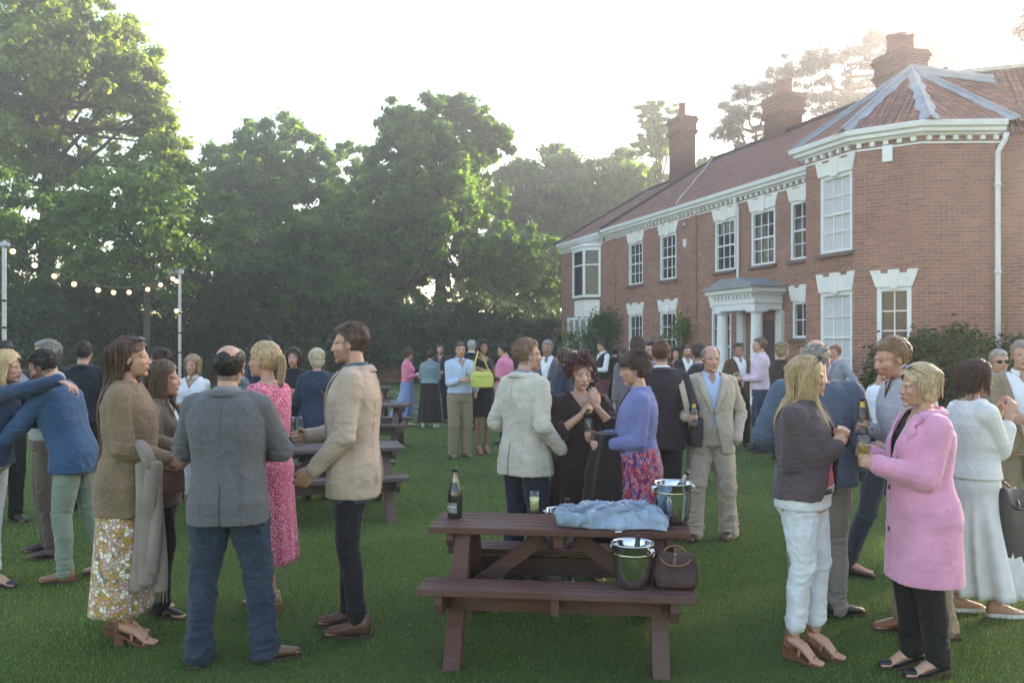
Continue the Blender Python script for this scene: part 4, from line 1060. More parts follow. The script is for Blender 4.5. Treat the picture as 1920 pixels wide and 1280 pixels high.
# far wing: rounded oriel above, stucco drum, bay window below
ob = wing_o+FD*bayw
def facets(c, half, depth, n=4):
    pts = []
    for i in range(n+1):
        a = pi*(i/n); pts.append(c+FD*(half*cos(a))+FN*(depth*sin(a)**.7 if 0 < i < n else 0))
    return pts
orl = [ob-FD*.95, ob-FD*.52+FN*.55, ob+FD*.62+FN*.55, ob+FD*.95]; s = Shell(); pn = Shell()
for i in range(3):
    a, b = orl[i], orl[i+1]; d = unit(b-a); L = np.linalg.norm(b-a); nn_ = vec(d[1], -d[0], 0); nn_ = nn_ if np.dot(nn_, FN) > 0 else -nn_; Mm = np.stack([d, nn_, UP], 1)
    for (u0, u1, z0, z1) in ((-.03, .07, 3.75, 5.8), (L-.07, L+.03, 3.75, 5.8), (.07, L-.07, 5.68, 5.8), (.07, L-.07, 3.75, 3.86), (.07, L-.07, 5.06, 5.12)): s.box((u0, -.05, z0), (u1, .03, z1), 0, Mm, a)
    pn.box((.06, -.03, 3.85), (L-.06, -.02, 5.69), 0, Mm, a)
f = s.obj('oriel_window', [WHITE], house); pn.obj('pane', [PANE], f)
s = Shell(); s.loft([np.array([p+UP*z for p in orl+[ob-FN*.2]]) for z in (3.66, 3.74)]); s.obj('sill', [DARKSILL], f)
s = Shell(); s.loft([np.array([ob+(p-ob)*.93+UP*z for p in orl+[ob-FN*.2]]) for z in (2.98, 3.655)]); s.obj('stucco_drum', [STUCCO], house)
s = Shell(); s.loft([np.array([ob+(p-ob)*k+UP*z for p in orl+[ob-FN*.2]]) for z, k in ((5.80, 1.05), (5.86, 1.12), (5.96, 1.12))]); s.obj('window_head', [WHITE], f)
gb = [ob+FD*1.05, ob+FD*1.0+FN*.6, ob-FD*.95+FN*.6, ob-FD*.95][::1]; s = Shell(); pn = Shell()
for i in range(3):
    a, b = gb[i], gb[i+1]; d = unit(b-a); L = np.linalg.norm(b-a); nn_ = vec(-d[1], d[0], 0); c0 = (a+b)/2-ob; nn_ = nn_ if np.dot(nn_, c0) > 0 else -nn_; Mm = np.stack([d, nn_, UP], 1)
    us = [0, L] if L < 1 else [0, L*.33, L*.66, L]
    for u in us: s.box((u-.05, -.05, .3), (u+.05, .04, 2.95), 0, Mm, a)
    for z in (.3, 2.1, 2.83): s.box((.05, -.04, z), (L-.05, .03, z+.11), 0, Mm, a)
    pn.box((.04, -.02, .4), (L-.04, -.01, 2.85), 0, Mm, a)
f = s.obj('bay_window', [WHITE], house); pn.obj('pane', [PANEW], f)

# ---- porch
pM = M; s = Shell(); pw = 2.05; pd = .95; O = facade_o+FD*pu
roofp = Shell(); roofp.box((-.25, .02, 3.32), (pw+.25, pd+.28, 3.40), 0, pM, O); roofp.prism([(-.18, 3.403), (pw+.18, 3.403), (pw*.72, 3.62), (pw*.28, 3.62)], pM, O, .05, pd+.15)
po = empty('porch', (0, 0, 0)); po.parent = house
roofp.obj('porch_roof', [LEAD], po)
s.box((0, .05, 2.72), (pw, pd, 3.14), 0, pM, O); s.box((-.08, .03, 3.142), (pw+.08, pd+.09, 3.20), 0, pM, O); s.box((-.17, .03, 3.202), (pw+.17, pd+.19, 3.315), 0, pM, O); s.box((-.04, .04, 2.90), (pw+.04, pd+.03, 2.94), 0, pM, O)
for j in range(11): s.box((.02+j*.19, pd+.035, 3.06), (.10+j*.19, pd+.085, 3.14), 0, pM, O)
s.obj('entablature', [WHITE], po)
for u in (.17, pw-.17):
    c = Shell(); n = 40; a = np.linspace(0, 2*pi, n, endpoint=False); rings = []
    for z, r in ((.12, .175), (1.2, .172), (2.60, .150)):
        rr = r*(1-.055*(np.arange(n) % 2)); rings.append(np.stack([np.cos(a)*rr, np.sin(a)*rr, np.full(n, z)], 1)+(O+FD*u+FN*(pd-.19)))
    c.loft(rings); cc = O+FD*u+FN*(pd-.19)
    c.lathe([(.15, 2.602), (.165, 2.62), (.20, 2.66)], 20, cc); c.box((-.21, -.21, 2.662), (.21, .21, 2.718), 0, pM, cc); c.lathe([(.23, .06), (.23, .1), (.20, .118)], 20, cc); c.box((-.24, -.24, 0), (.24, .24, .058), 0, pM, cc)
    c.obj('column', [WHITE], po)
for u in (.1, pw-.1): c = Shell(); c.box((u-.13, .003, 0), (u+.13, .12, 2.715), 0, pM, O); c.obj('pilaster', [WHITE], po)
c = Shell(); c.box((-.1, .02, .002), (pw+.1, pd+.35, .13), 0, pM, O); c.obj('step', [plain('stone step', (.35, .33, .3), .85)], po)

# ---- the polygonal bay
bd = 1.65; bo = P0+FN*bd
BA = hit(1511, bo, FD)[0]; BB = hit(1600, bo, FD)[0]
d2 = vec(sin(R(53)), -cos(R(53)), 0); BC = hit(1727, BB, d2)[0]; d3 = vec(sin(R(88)), -cos(R(88)), 0); BD = hit(1868, BC, d3)[0]
dirs = [(BA, unit(BB-BA), np.linalg.norm(BB-BA)), (BB, unit(BC-BB), np.linalg.norm(BC-BB)), (BC, unit(BD-BC), np.linalg.norm(BD-BC))]
segs = [(BA+FN*-bd+FD*0, FN, bd, FD)]
for o, d, L in dirs:
    n_ = vec(d[1], -d[0], 0)
    n_ = n_ if n_[1] < 0 or n_[0] < -.5 else -n_
    segs.append((o, d, L, n_))
def col(i, px): o, d, L = dirs[i]; return hit(px, o, d)[1]
Y1 = (BA[1]+BB[1])/2
b1 = (col(0, 1538), min(col(0, 1598), dirs[0][2]-.03)); zb1 = (fz(476, Y1), fz(330, Y1)); zg1 = (fz(716, Y1), fz(548, Y1))
Y2 = (BB[1]+BC[1])/2; b2 = (col(1, 1644), col(1, 1709)); zg2 = (fz(700, Y2), fz(538, Y2))
bay = empty('bay'); bay.parent = house
h1 = [(b1[0], b1[1], *zb1), (b1[0], b1[1], *zg1)]; h2 = [(b2[0], b2[1], *zg2)]
bwall = wall('bay_wall', segs, 0, 6.2, [[], h1, h2, []], BRICK, bay)
n1 = segs[1][3]; n2 = segs[2][3]
sash(bay, BA, dirs[0][1], n1, *h1[0], 3, 4, PANEB); sash(bay, BA, dirs[0][1], n1, *h1[1], 3, 4, PANEB); sash(bay, BB, dirs[1][1], n2, *h2[0], 2, 4, PANE, meet=False)
lintel(bay, BA, dirs[0][1], n1, b1[0]-.02, b1[1]-.0, zb1[1], .37, flare=.12); lintel(bay, BA, dirs[0][1], n1, b1[0], b1[1]-.02, zg1[1], .42, flare=.12); lintel(bay, BB, dirs[1][1], n2, *b2, zg2[1], .36, flare=.14)
s = Shell(); u = col(1, 1665); M2 = np.stack([dirs[1][1], n2, UP], 1); s.box((u-.10, .002, fz(312, BB[1])), (u+.10, .07, fz(282, BB[1])), 0, M2, BB); s.obj('alarm_box', [WHITE], bay)
BZ = 6.22
g0 = BA-FN*bd*1.0
gutter(bay, [BA-FN*bd, BA, BB, BC, BD+d3*.1], BZ)
YA = 20.4; apex = at(1709, 132, YA)
ovp = []
pts = [BA-FN*bd, BA, BB, BC, BD+d3*.1]; cen = sum(pts)/5
pe = [p+unit((p-cen)*vec(1, 1, 0))*.30+UP*(BZ+.10) for p in pts]
roofmesh('roof', [[pe[i], pe[i+1], apex] for i in range(4)], bay)
rback = rp(-4.2, -dp, RZ)
R1 = at(1858, 152, 19.4)
roofmesh('roof', [[pe[4], R1+vec(2.0, -1.0, -1.2), R1, apex], [apex, R1, R1+vec(1.5, 3, -.9), apex+vec(-.5, 3, -.9)]], bay)
roofmesh('roof', [[pe[0], apex, apex+vec(1.5, 3.2, -1.3), pe[0]+vec(2.2, 2, .9)]], bay)
for i, w in ((1, .15), (2, .16), (3, .17), (4, .15), (0, .16)):
    a = pe[i]; s = Shell(); k = 15; t_ = (apex-a); sd = unit(np.cross(t_, UP)); nr = unit(np.cross(sd, t_)); nr = nr if nr[2] > 0 else -nr
    if i == 0: continue
    Lr = unit(pe[i-1]-a); Rr = unit((pe[i+1] if i < 4 else R1)-a)
    L_ = []; R_ = []; Mi = []
    for q in range(k):
        t = q/(k-1); p = a+t_*t; wq = w*(1.15-.45*t)*(1+.25*sin(q*2.3)+.12*sin(q*5.1))
        L_.append(p+(Lr-unit(t_)*np.dot(Lr, unit(t_)))*wq); R_.append(p+(Rr-unit(t_)*np.dot(Rr, unit(t_)))*wq); Mi.append(p+nr*.035)
    rings = [np.array([l-nr*.0+UP*.012, m+UP*.02, r+UP*.012, r+UP*.03, m+UP*.05, l+UP*.03]) for l, m, r in zip(L_, Mi, R_)]
    s.loft(rings); s.tube([m+UP*.045 for m in Mi], [.04]*k, 8); s.obj('lead_hip', [LEAD], bay, False)
s = Shell(); s.tube([apex+UP*.05, R1+UP*.05], [.09, .09], 8); s.loft([np.array([p+UP*.01, p+UP*.02-vec(0, .25, .16), p+UP*.05-vec(0, .25, .16), p+UP*.06]) for p in (apex, R1)]); s.obj('lead_ridge', [LEAD], bay)
s = Shell(); q = BD+segs[3][3]*.10-d3*.02; s.tube([q+segs[3][3]*.15+d3*.10+UP*(BZ-.16), q+segs[3][3]*.12+d3*.08+UP*(BZ-.30), q+UP*(BZ-.52), q+UP*3.5, q+UP*.1], [.055]*5, 10, round_=False)
for z in (1.2, 3.2, 5.0): s.lathe([(.07, z), (.07, z+.06)], 12, q)
s.obj('downpipe', [WHITE], bay, True)
# ---- near block right of the bay
nb = unit(vec(.93, -.36, 0)); nbn = vec(nb[1], -nb[0], 0); nbn = nbn if nbn[1] < 0 else -nbn
BE = BD+d3*.02; tz = 6.05; rk = -nbn*2.6; RT = fz(137, (BE+rk)[1])
wall('wall', [(BE, nb, 3.1, nbn), (BE+nb*3.1, vec(.36, .93, 0), 9, vec(.93, -.36, 0)), (BE, -nbn, 7, -nb)], 0, tz, [[], [], []], BRICK, house)
Mb = np.stack([nb, nbn, UP], 1); p_ = lambda u, v, z: BE+nb*u-nbn*v+UP*z
roofmesh('roof', [[p_(-.35, -.12, tz+.02), p_(3.3, -.12, tz+.02), p_(3.3, 2.6, RT), p_(-.35, 2.6, RT)], [p_(3.3, 7, tz), p_(-.35, 7, tz), p_(-.35, 2.6, RT), p_(3.3, 2.6, RT)]], house)
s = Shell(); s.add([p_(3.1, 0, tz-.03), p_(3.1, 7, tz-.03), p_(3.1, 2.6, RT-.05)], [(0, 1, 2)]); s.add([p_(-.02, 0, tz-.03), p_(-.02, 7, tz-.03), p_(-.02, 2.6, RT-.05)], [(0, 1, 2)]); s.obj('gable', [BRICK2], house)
s = Shell(); s.loft([np.array([p_(u, 2.72, RT+.0), p_(u, 2.48, RT+.0), p_(u, 2.5, RT+.10), p_(u, 2.7, RT+.10)]) for u in (-.38, 3.35)]); s.obj('ridge_coping', [plain('stone coping', (.34, .33, .30), .8)], house)
# ------------------------------------------------------------------ ground
def sheet(name, poly, z, mat, n=1):
    me = bpy.data.meshes.new(name); me.from_pydata([(x, y, z) for x, y in poly], [], [tuple(range(len(poly)))]); o = mkobj(name, me, mat); return o
def lawn_mat():
    t = NT('mown lawn'); v = t.coord('Object')
    n1 = t.noise(v, .22, 5, .6); n2 = t.noise(v, 3.0, 5, .6); n3 = t.noise(v, 60, 4, .7)
    st = t.node('ShaderNodeTexWave', wave_type='BANDS', bands_direction='X', inp={'Scale': .18, 'Distortion': 2.0, 'Detail': 2, 'Detail Scale': 1}); t.link(t.coord('Object', rot=(0, 0, R(70))), st.inputs['Vector'])
    a = t.ramp(n1, [(.3, (.070, .110, .034)), (.7, (.108, .148, .048))]); b = t.mix(t.ramp(n2, [(.35, 0), (.7, .5)]), a, (.075, .105, .030))
    b = t.mix(t.ramp(st.outputs['Fac'], [(.3, 0), (.7, .3)]), b, (.13, .165, .055)); b = t.mix(t.ramp(n3, [(.35, .45), (.6, 0)]), b, (.022, .040, .010))
    t.col(b); t.set(Roughness=.9); t.b.inputs['Specular IOR Level'].default_value = .1; t.bump(n3, .6, .03); return t.m
lawn = sheet('lawn', [(-140, -30), (140, -30), (140, 200), (-140, 200)], 0, lawn_mat()); tag(lawn, kind='structure')
gm = plain('gravel', (.30, .26, .215), .95, .25, 90, .8, 160)
g = sheet('gravel_drive', [tuple((P0+FD*s+FN*d)[:2]) for s, d in ((-2.6, 4.6), (16.5, 4.4), (19, 3.2), (19, .75), (.2, .75), (-.2, 2.4), (-1.8, 2.9))], .006, gm); tag(g, kind='structure')
lm = plain('chalk line', (.50, .52, .48), .9, .2, 8)
def gline(a, b, w=.06):
    a = vec(*ground(*a)); b = vec(*ground(*b)); n = unit(vec(-(b-a)[1], (b-a)[0]))*w/2
    o = sheet('painted_line', [tuple(a-n), tuple(b-n), tuple(b+n), tuple(a+n)], .005, lm); tag(o, kind='structure')
for a, b in (((700, 730), (835, 750)), ((650, 733), (850, 777)), ((700, 755), (900, 800)), ((752, 796), (960, 799)), ((600, 741), (700, 755)), ((1000, 801), (960, 799)), ((470, 724), (560, 727)), ((596, 790), (700, 795))): gline(a, b)

def leaves(centers, rad, m, size, seed=0, flat=.75, up=.5, tint=(.75, 1.2), shell=.35, aspect=.6):
    """leaf faces scattered through clump spheres -> verts (n*4,3), per-vertex tint"""
    r = np.random.default_rng(seed); K = len(centers); rad = np.broadcast_to(rad, (K,)); n = K*m
    ci = np.repeat(np.arange(K), m); d = r.normal(size=(n, 3)); d /= np.linalg.norm(d, axis=1)[:, None]
    rr = (np.abs(r.normal(size=n))*.52+.12)[:, None]*rad[ci][:, None]
    p = centers[ci]+d*rr*np.array([1, 1, flat])
    nn = d*.7+r.normal(size=(n, 3))*.7+np.array([0, 0, up]); nn /= np.linalg.norm(nn, axis=1)[:, None]
    u = np.cross(nn, r.normal(size=(n, 3))); u /= np.linalg.norm(u, axis=1)[:, None]; w = np.cross(nn, u)
    s = (size*(.6+.8*r.random(n)))[:, None]
    V = np.stack([p-u*s, p+w*s*aspect+nn*s*.15, p+u*s, p-w*s*aspect+nn*s*.15], 1).reshape(-1, 3)
    t = np.repeat((tint[0]+(tint[1]-tint[0])*r.random(K))[ci]*(.8+.4*r.random(n)), 4)
    return V, t
def leafmesh(name, V, t, mat, parent=None, bark=None):
    n = len(V)//4; me = bpy.data.meshes.new(name); extra = bark
    me.vertices.add(len(V)); me.vertices.foreach_set('co', V.ravel()); me.loops.add(len(V)); me.loops.foreach_set('vertex_index', np.arange(len(V)))
    me.polygons.add(n); me.polygons.foreach_set('loop_start', np.arange(n)*4); me.polygons.foreach_set('loop_total', np.full(n, 4)); me.update(calc_edges=True)
    a = me.color_attributes.new('Col', 'FLOAT_COLOR', 'POINT'); c = np.stack([t, t, t, np.ones_like(t)], 1); a.data.foreach_set('color', c.ravel())
    return mkobj(name, me, mat, parent)
def leaf_mat(name, c, c2, trans=.35):
    t = NT(name); a = t.node('ShaderNodeVertexColor', layer_name='Col'); n = t.noise(t.coord('Object'), .5, 3)
    col = t.mix(1.0, t.mix(t.ramp(n, [(.35, 0), (.65, 1)]), c, c2), a.outputs['Color'], 'MULTIPLY'); t.col(col); t.set(Roughness=.55)
    t.b.inputs['Specular IOR Level'].default_value = .3
    tr = t.node('ShaderNodeBsdfTranslucent'); t.link(t.mix(1.0, col, (2.0, 2.1, .6), 'MULTIPLY'), tr.inputs['Color'])
    mx = t.node('ShaderNodeMixShader'); mx.inputs[0].default_value = trans; t.link(t.b.outputs[0], mx.inputs[1]); t.link(tr.outputs[0], mx.inputs[2]); t.link(mx.outputs[0], t.o.inputs['Surface']); return t.m
L_LIME = leaf_mat('lime leaves', (.130, .190, .048), (.190, .245, .070), .48); L_OAK = leaf_mat('oak leaves', (.060, .130, .026), (.110, .190, .038), .5); L_DARK = leaf_mat('dark leaves', (.034, .060, .020), (.050, .080, .025), .3)
L_MID = leaf_mat('mid leaves', (.052, .112, .025), (.088, .155, .034), .48); L_PINE = leaf_mat('pine needles', (.022, .042, .024), (.034, .055, .028), .15); L_IVY = leaf_mat('ivy leaves', (.026, .048, .016), (.040, .066, .020), .2)
L_YOUNG = leaf_mat('young leaves', (.085, .145, .036), (.115, .178, .048), .4); BARK = plain('bark', (.075, .06, .045), .95, .3, 8, .8, 25); PBARK = plain('pine bark', (.13, .075, .05), .95, .3, 8, .8, 25)

def tree(px, top, bot, hw, Y, mat, label, name='tree', cat='tree', group='trees beyond the lawn', clumps=70, m=420, size=.13, rc=.2, lobes=None, trunk=.35, seed=1, bark=None, flat=.7, shape=1.0, tint=(.7, 1.25), gap=0, basepx=None, limbs=16, up=.5):
    """px/top/bot/hw describe the crown as seen in the photograph; Y is its real distance"""
    r = np.random.default_rng(seed); x = (px-HX)/F*Y; zt = EYE+(HY-top)/F*Y; zb = max(.3, EYE+(HY-bot)/F*Y); R_ = hw/F*Y; H = zt-zb
    clumps = int(clumps*2.4); m = int(m*.45); rc *= .62; size *= .92
    root = empty(name, (x if basepx is None else (basepx-HX)/F*Y, Y, 0)); tag(root, label, cat, group); off = vec(x, Y, 0)-vec(*root.location)
    C = []; rad = []
    while len(C) < clumps:
        d = r.normal(size=3); d /= np.linalg.norm(d); q = r.random()**.38; p = d*q
        zc = p[2]; wprof = 1.0 if shape == 1 else (1-.55*max(0, zc)**1.2)
        c = np.array([p[0]*R_*wprof, p[1]*R_*.85*wprof, zb+H*(.5+.5*zc)])
        if gap and vnoise(c[None], .28, seed)[0] < gap: continue
        C.append(c); rad.append(min(R_, H)*rc*r.uniform(.7, 1.25)*(1.0 if q > .6 else 1.2))
    for (lx, lt, lb, lh, nn) in (lobes or []):
        for _ in range(int(nn*2.2)):
            d = r.normal(size=3); d /= np.linalg.norm(d); q = r.random()**.4
            C.append(np.array([(lx-px)/F*Y+d[0]*q*lh/F*Y, d[1]*q*lh/F*Y*.8, EYE+(HY-(lt+lb)/2)/F*Y+d[2]*q*(lb-lt)/2/F*Y])); rad.append(min(R_, H)*rc*r.uniform(.6, .9))
    C = np.array(C)+off; rad = np.array(rad)
    V, t = leaves(C, rad, m, size, seed, flat, up, tint)
    o = leafmesh('crown', V, t, mat, root)
    s = Shell(); zc = zb+H*.45; tp = off+vec(0, 0, zb+H*.7)
    mid = vec(r.normal()*.2, 0, zb*.6); s.tube([vec(0, 0, -.1), vec(0, 0, .4), mid, off*.7+vec(0, 0, zc), tp], [trunk*1.35, trunk, trunk*.85, trunk*.55, trunk*.15], 10)
    for i in r.choice(len(C), min(limbs, len(C)), replace=False):
        e = C[i]; f = r.uniform(.25, .8); a = mid*(1-f)+tp*f; 
        if f < .5: a = mid+(off*.7+vec(0, 0, zc)-mid)*f*2
        s.tube([a, a*.5+e*.5+vec(0, 0, -.3), e], [trunk*.32, trunk*.2, .03], 6)
    s.obj('trunk', [bark or BARK], root, True); return root
def shrub(x, y, w, d, h, mat, label, name='shrub', cat='shrub', group=None, n=26, m=260, size=.07, seed=3, z0=0):
    r = np.random.default_rng(seed); root = empty(name, (x, y, z0)); tag(root, label, cat, group)
    C = np.array([(r.normal()*.38*w, r.normal()*.3*d, h*(.12+.8*r.random()**.8)*(1)) for _ in range(n)]); C[:, 0] = np.clip(C[:, 0], -w*.6, w*.6)
    C[:, 2] *= 1-.45*np.abs(C[:, 0]/w)**1.3
    V, t = leaves(C, h*.20, m, size, seed); leafmesh('foliage', V, t, mat, root)
    s = Shell()
    for i in range(7): e = C[i % n]; s.tube([vec(r.normal()*.06, r.normal()*.06, -.03), e*.5, e], [.035, .025, .008], 6)
    s.obj('stems', [BARK], root, True); return root

tree(95, -75, 400, 205, 42, L_LIME, 'tallest lime tree at the left with sunlit yellow green top', clumps=170, m=520, size=.15, rc=.17, seed=11, limbs=30, gap=.36, lobes=[(300, 200, 400, 55, 30), (250, 90, 260, 60, 24), (-60, 100, 350, 100, 40), (200, 20, 140, 50, 14)], trunk=.45)
tree(-10, 300, 600, 170, 37, L_MID, 'mid green bushy tree low at the far left behind the tall light pole', clumps=90, m=420, size=.12, seed=12)
tree(280, 300, 560, 190, 34, L_YOUNG, 'slender young tree with loose feathery crown behind the string of bulbs', clumps=110, m=230, size=.11, rc=.19, seed=13, gap=.42, trunk=.16, limbs=34, basepx=268, flat=.5)
tree(512, 212, 560, 142, 52, L_OAK, 'round headed dark tree with sky gaps left of the tallest centre tree', clumps=190, m=430, size=.16, rc=.18, seed=14, gap=.38, limbs=26, lobes=[(430, 290, 400, 60, 20)])
tree(668, 258, 560, 80, 54, L_OAK, 'narrow tree squeezed between the round headed tree and the tall centre tree', clumps=95, m=380, size=.15, seed=15)
tree(825, 172, 600, 150, 45, L_OAK, 'tall centre tree with a ragged sunlit top above the lawn', clumps=230, m=520, size=.14, rc=.15, seed=16, gap=.33, limbs=34, trunk=.4, lobes=[(745, 180, 260, 40, 12), (870, 175, 240, 40, 12), (920, 230, 300, 45, 14), (700, 330, 560, 100, 50), (930, 380, 600, 85, 40), (760, 480, 640, 120, 36)])
tree(610, 380, 640, 120, 41, L_MID, 'broad low tree with drooping leafy skirt left of the tall centre tree', clumps=130, m=430, size=.12, seed=17)
tree(1045, 268, 560, 125, 60, L_MID, 'rounded pale tree far off between the centre tree and the house', clumps=170, m=420, size=.18, seed=18, limbs=10, lobes=[(960, 300, 480, 60, 30)])
tree(985, 420, 640, 90, 46, L_MID, 'low leafy tree beside the far end of the house', clumps=70, m=400, size=.13, seed=19)
tree(1165, 282, 520, 105, 62, L_OAK, 'leafy tree rising directly behind the far wing roof', clumps=150, m=400, size=.18, seed=20)
tree(1238, 188, 350, 52, 58, L_LIME, 'feathery larch with flat topped crown left of the tall single chimney', clumps=46, m=330, size=.13, rc=.22, seed=21, gap=.4, limbs=20, lobes=[(1222, 190, 215, 40, 12), (1270, 195, 215, 20, 4)], flat=.35, trunk=.2)
tree(1325, 290, 400, 42, 60, L_OAK, 'small tree showing right of the tall single chimney', clumps=34, m=260, size=.13, seed=22, gap=.35)
# umbrella pines from hand-placed pads
def pine(basepx, Y, pads, label, seed, topz):
    r = np.random.default_rng(seed); root = empty('pine_tree', ((basepx-HX)/F*Y, Y, 0)); tag(root, label, 'pine tree', 'pines behind the house'); b = vec(*root.location)
    C, rad = [], []
    for (x, y, w) in pads:
        c = at(x, y, Y+r.uniform(-2.5, 2.5))-b
        for _ in range(int(6+w*.12)): C.append(c+vec(r.normal()*w/F*Y*.42, r.normal()*w/F*Y*.42, r.normal()*.28)); rad.append(r.uniform(.35, .75))
    V, t = leaves(np.array(C), np.array(rad), 210, .11, seed, .6, .9, (.7, 1.2), .2, .25); leafmesh('crown', V, t, L_PINE, root)
    s = Shell(); tp = vec(.2, 0, topz); s.tube([vec(0, 0, -.1), vec(.1, 0, topz*.4), vec(-.1, 0, topz*.75), tp], [.42, .34, .24, .06], 10)
    for (x, y, w) in pads:
        c = at(x, y, Y)-b; z = min(topz, max(topz*.45, c[2]-1.2-abs(c[0])*.25)); s.tube([vec(0, 0, z), vec(c[0]*.5, c[1]*.5, z+.2), c], [.13, .08, .03], 6)
    s.obj('trunk', [PBARK], root, True)
pine(1412, 50, [(1375, 200, 40), (1400, 175, 45), (1440, 165, 50), (1470, 140, 45), (1385, 235, 50), (1450, 210, 60), (1400, 280, 50), (1450, 270, 50), (1370, 250, 30), (1500, 130, 50), (1480, 190, 50), (1430, 310, 40), (1355, 300, 30)], 'left pine above the middle chimney with bare trunk showing', 31, 14.5)
pine(1590, 47, [(1540, 120, 60), (1580, 105, 60), (1620, 85, 50), (1640, 70, 30), (1660, 110, 60), (1560, 165, 80), (1620, 150, 80), (1520, 200, 70), (1590, 210, 80), (1640, 190, 60), (1550, 245, 60), (1500, 250, 40), (1600, 255, 60), (1730, 70, 50), (1760, 95, 60), (1715, 95, 50), (1785, 92, 30), (1740, 125, 50), (1700, 150, 40), (1530, 290, 40)], 'largest pine spreading behind the two nearer chimneys', 32, 17.5)
pine(2010, 30, [(1960, 60, 60), (2010, 20, 70), (2060, 60, 80), (1950, 120, 30), (2080, 130, 90), (2140, 60, 80), (2010, 100, 60), (1935, 40, 14)], 'pine at the right edge of the photo with a twig tip showing', 33, 13.5)
# dark understorey along the far side of the lawn
for i, (px, top, hw, Y) in enumerate([(-40, 520, 110, 33), (90, 500, 100, 38), (190, 500, 90, 39), (380, 470, 90, 40), (470, 490, 90, 41), (560, 520, 80, 40), (690, 540, 80, 40), (800, 560, 80, 41), (900, 545, 80, 41), (1000, 560, 70, 42)]):
    lab = ['dark evergreen bush at the far left edge under the low leafy tree', 'glossy dark bush below the hanging bulbs near the taller light pole', 'low dark bush left of the slender tree trunk', 'dark bush right of the shorter light pole', 'dark holly bush below the round headed tree', 'dark bush above the man in the navy suit', 'dark bush above the beige blazer man', 'dark bush below the tall centre tree trunk', 'dark bush left of the house behind the pink polo shirt man', 'dark bush hard against the far corner of the house'][i]
    shrub((px-HX)/F*Y, Y, 2*hw/F*Y, 2.5, EYE+(HY-top)/F*Y, L_DARK, lab, 'bush', 'bush', 'dark bushes behind the lawn', n=46, m=330, size=.10, seed=50+i)
# woodland beyond
r_ = np.random.default_rng(5); C = np.array([(x+r_.normal()*.8, 66+r_.normal()*3, z) for x in np.arange(-75, 40, 1.6) for z in (1, 3, 5, 7.0, 8.6)]); C[:, 2] += r_.normal(size=len(C))*.8
V, t = leaves(C, 1.9, 90, .32, 9); o = leafmesh('woodland', V, t, L_DARK); tag(o, 'dark belt of woodland closing the view behind the trees', 'woodland', kind='stuff')
# ivy-clad brick wall closing the lawn
wa = vec(*ground(-60, 715), 0)+vec(0, 0, 0); wb = vec((1062-HX)/F*40.2, 40.2, 0); d = unit(wb-wa); L = np.linalg.norm(wb-wa); n_ = vec(d[1], -d[0], 0)
gwall = empty('garden_wall', tuple(wa)); tag(gwall, 'long brick garden wall smothered in ivy behind the lawn', 'garden wall')
me_o = wall('wall', [(vec(0, 0, 0), d, L, n_), (d*L, -n_, .3, d), (d*L-n_*.3, -d, L, -n_)], 0, 2.6, [[], [], []], BRICK, gwall)
r_ = np.random.default_rng(6); K = 620; C = np.array([d*r_.uniform(0, L)+n_*r_.uniform(-.25, .3)+UP*(r_.random()**.7*3.0) for _ in range(K)]); C = C[vnoise(C, .45, 3) > .33]
V, t = leaves(C, .42, 150, .075, 10, 1.0, .2); leafmesh('ivy', V, t, L_IVY, gwall)
tree(2530, -420, 640, 410, 18.5, L_OAK, 'unseen tree added beyond the right edge to filter the low sun', clumps=95, m=280, size=.15, rc=.13, seed=25, gap=.30, group='trees beyond the lawn')  # out of view, added to break up direct sun on the lawn
# planting against the house
q = hit(1790, P0*0+vec(0, 15.1, 0), vec(1, 0, 0))[0]
shrub(BC[0]*.45+BD[0]*.55, BC[1]-.75, 3.4, 1.0, 2.15, L_DARK, 'large evergreen shrub against the blank bay wall on the right', n=60, m=420, size=.055, seed=71, group='planting against the house')
shrub(*(BB*.35+BC*.65+segs[2][3]*.5)[:2], 1.0, .6, 1.1, L_DARK, 'low shrub under the two pane wide bay window', n=14, m=300, size=.045, seed=72, group='planting against the house')
p = P0+FD*fs(1150)+FN*.45; shrub(p[0], p[1], 2.2, .9, 3.3, L_MID, 'tall rose bush trained on the wall beside the far bay window', n=40, m=260, size=.055, seed=73, group='planting against the house')
p = P0+FD*fs(1222)+FN*.3; shrub(p[0], p[1], 1.0, .4, 1.3, L_MID, 'low plant between the two far ground floor windows', n=14, m=220, size=.05, seed=74, group='planting against the house')
p = P0+FD*fs(1290)+FN*.28; shrub(p[0], p[1], 1.3, .4, 2.9, L_YOUNG, 'wispy climber on the brickwork left of the porch', n=16, m=130, size=.05, seed=75, group='planting against the house')
p = P0+FD*fs(1322)+FN*.7; shrub(p[0], p[1], .9, .7, 1.1, L_OAK, 'leafy plant by the porch column behind the bald man', n=12, m=260, size=.045, seed=76, group='planting against the house')

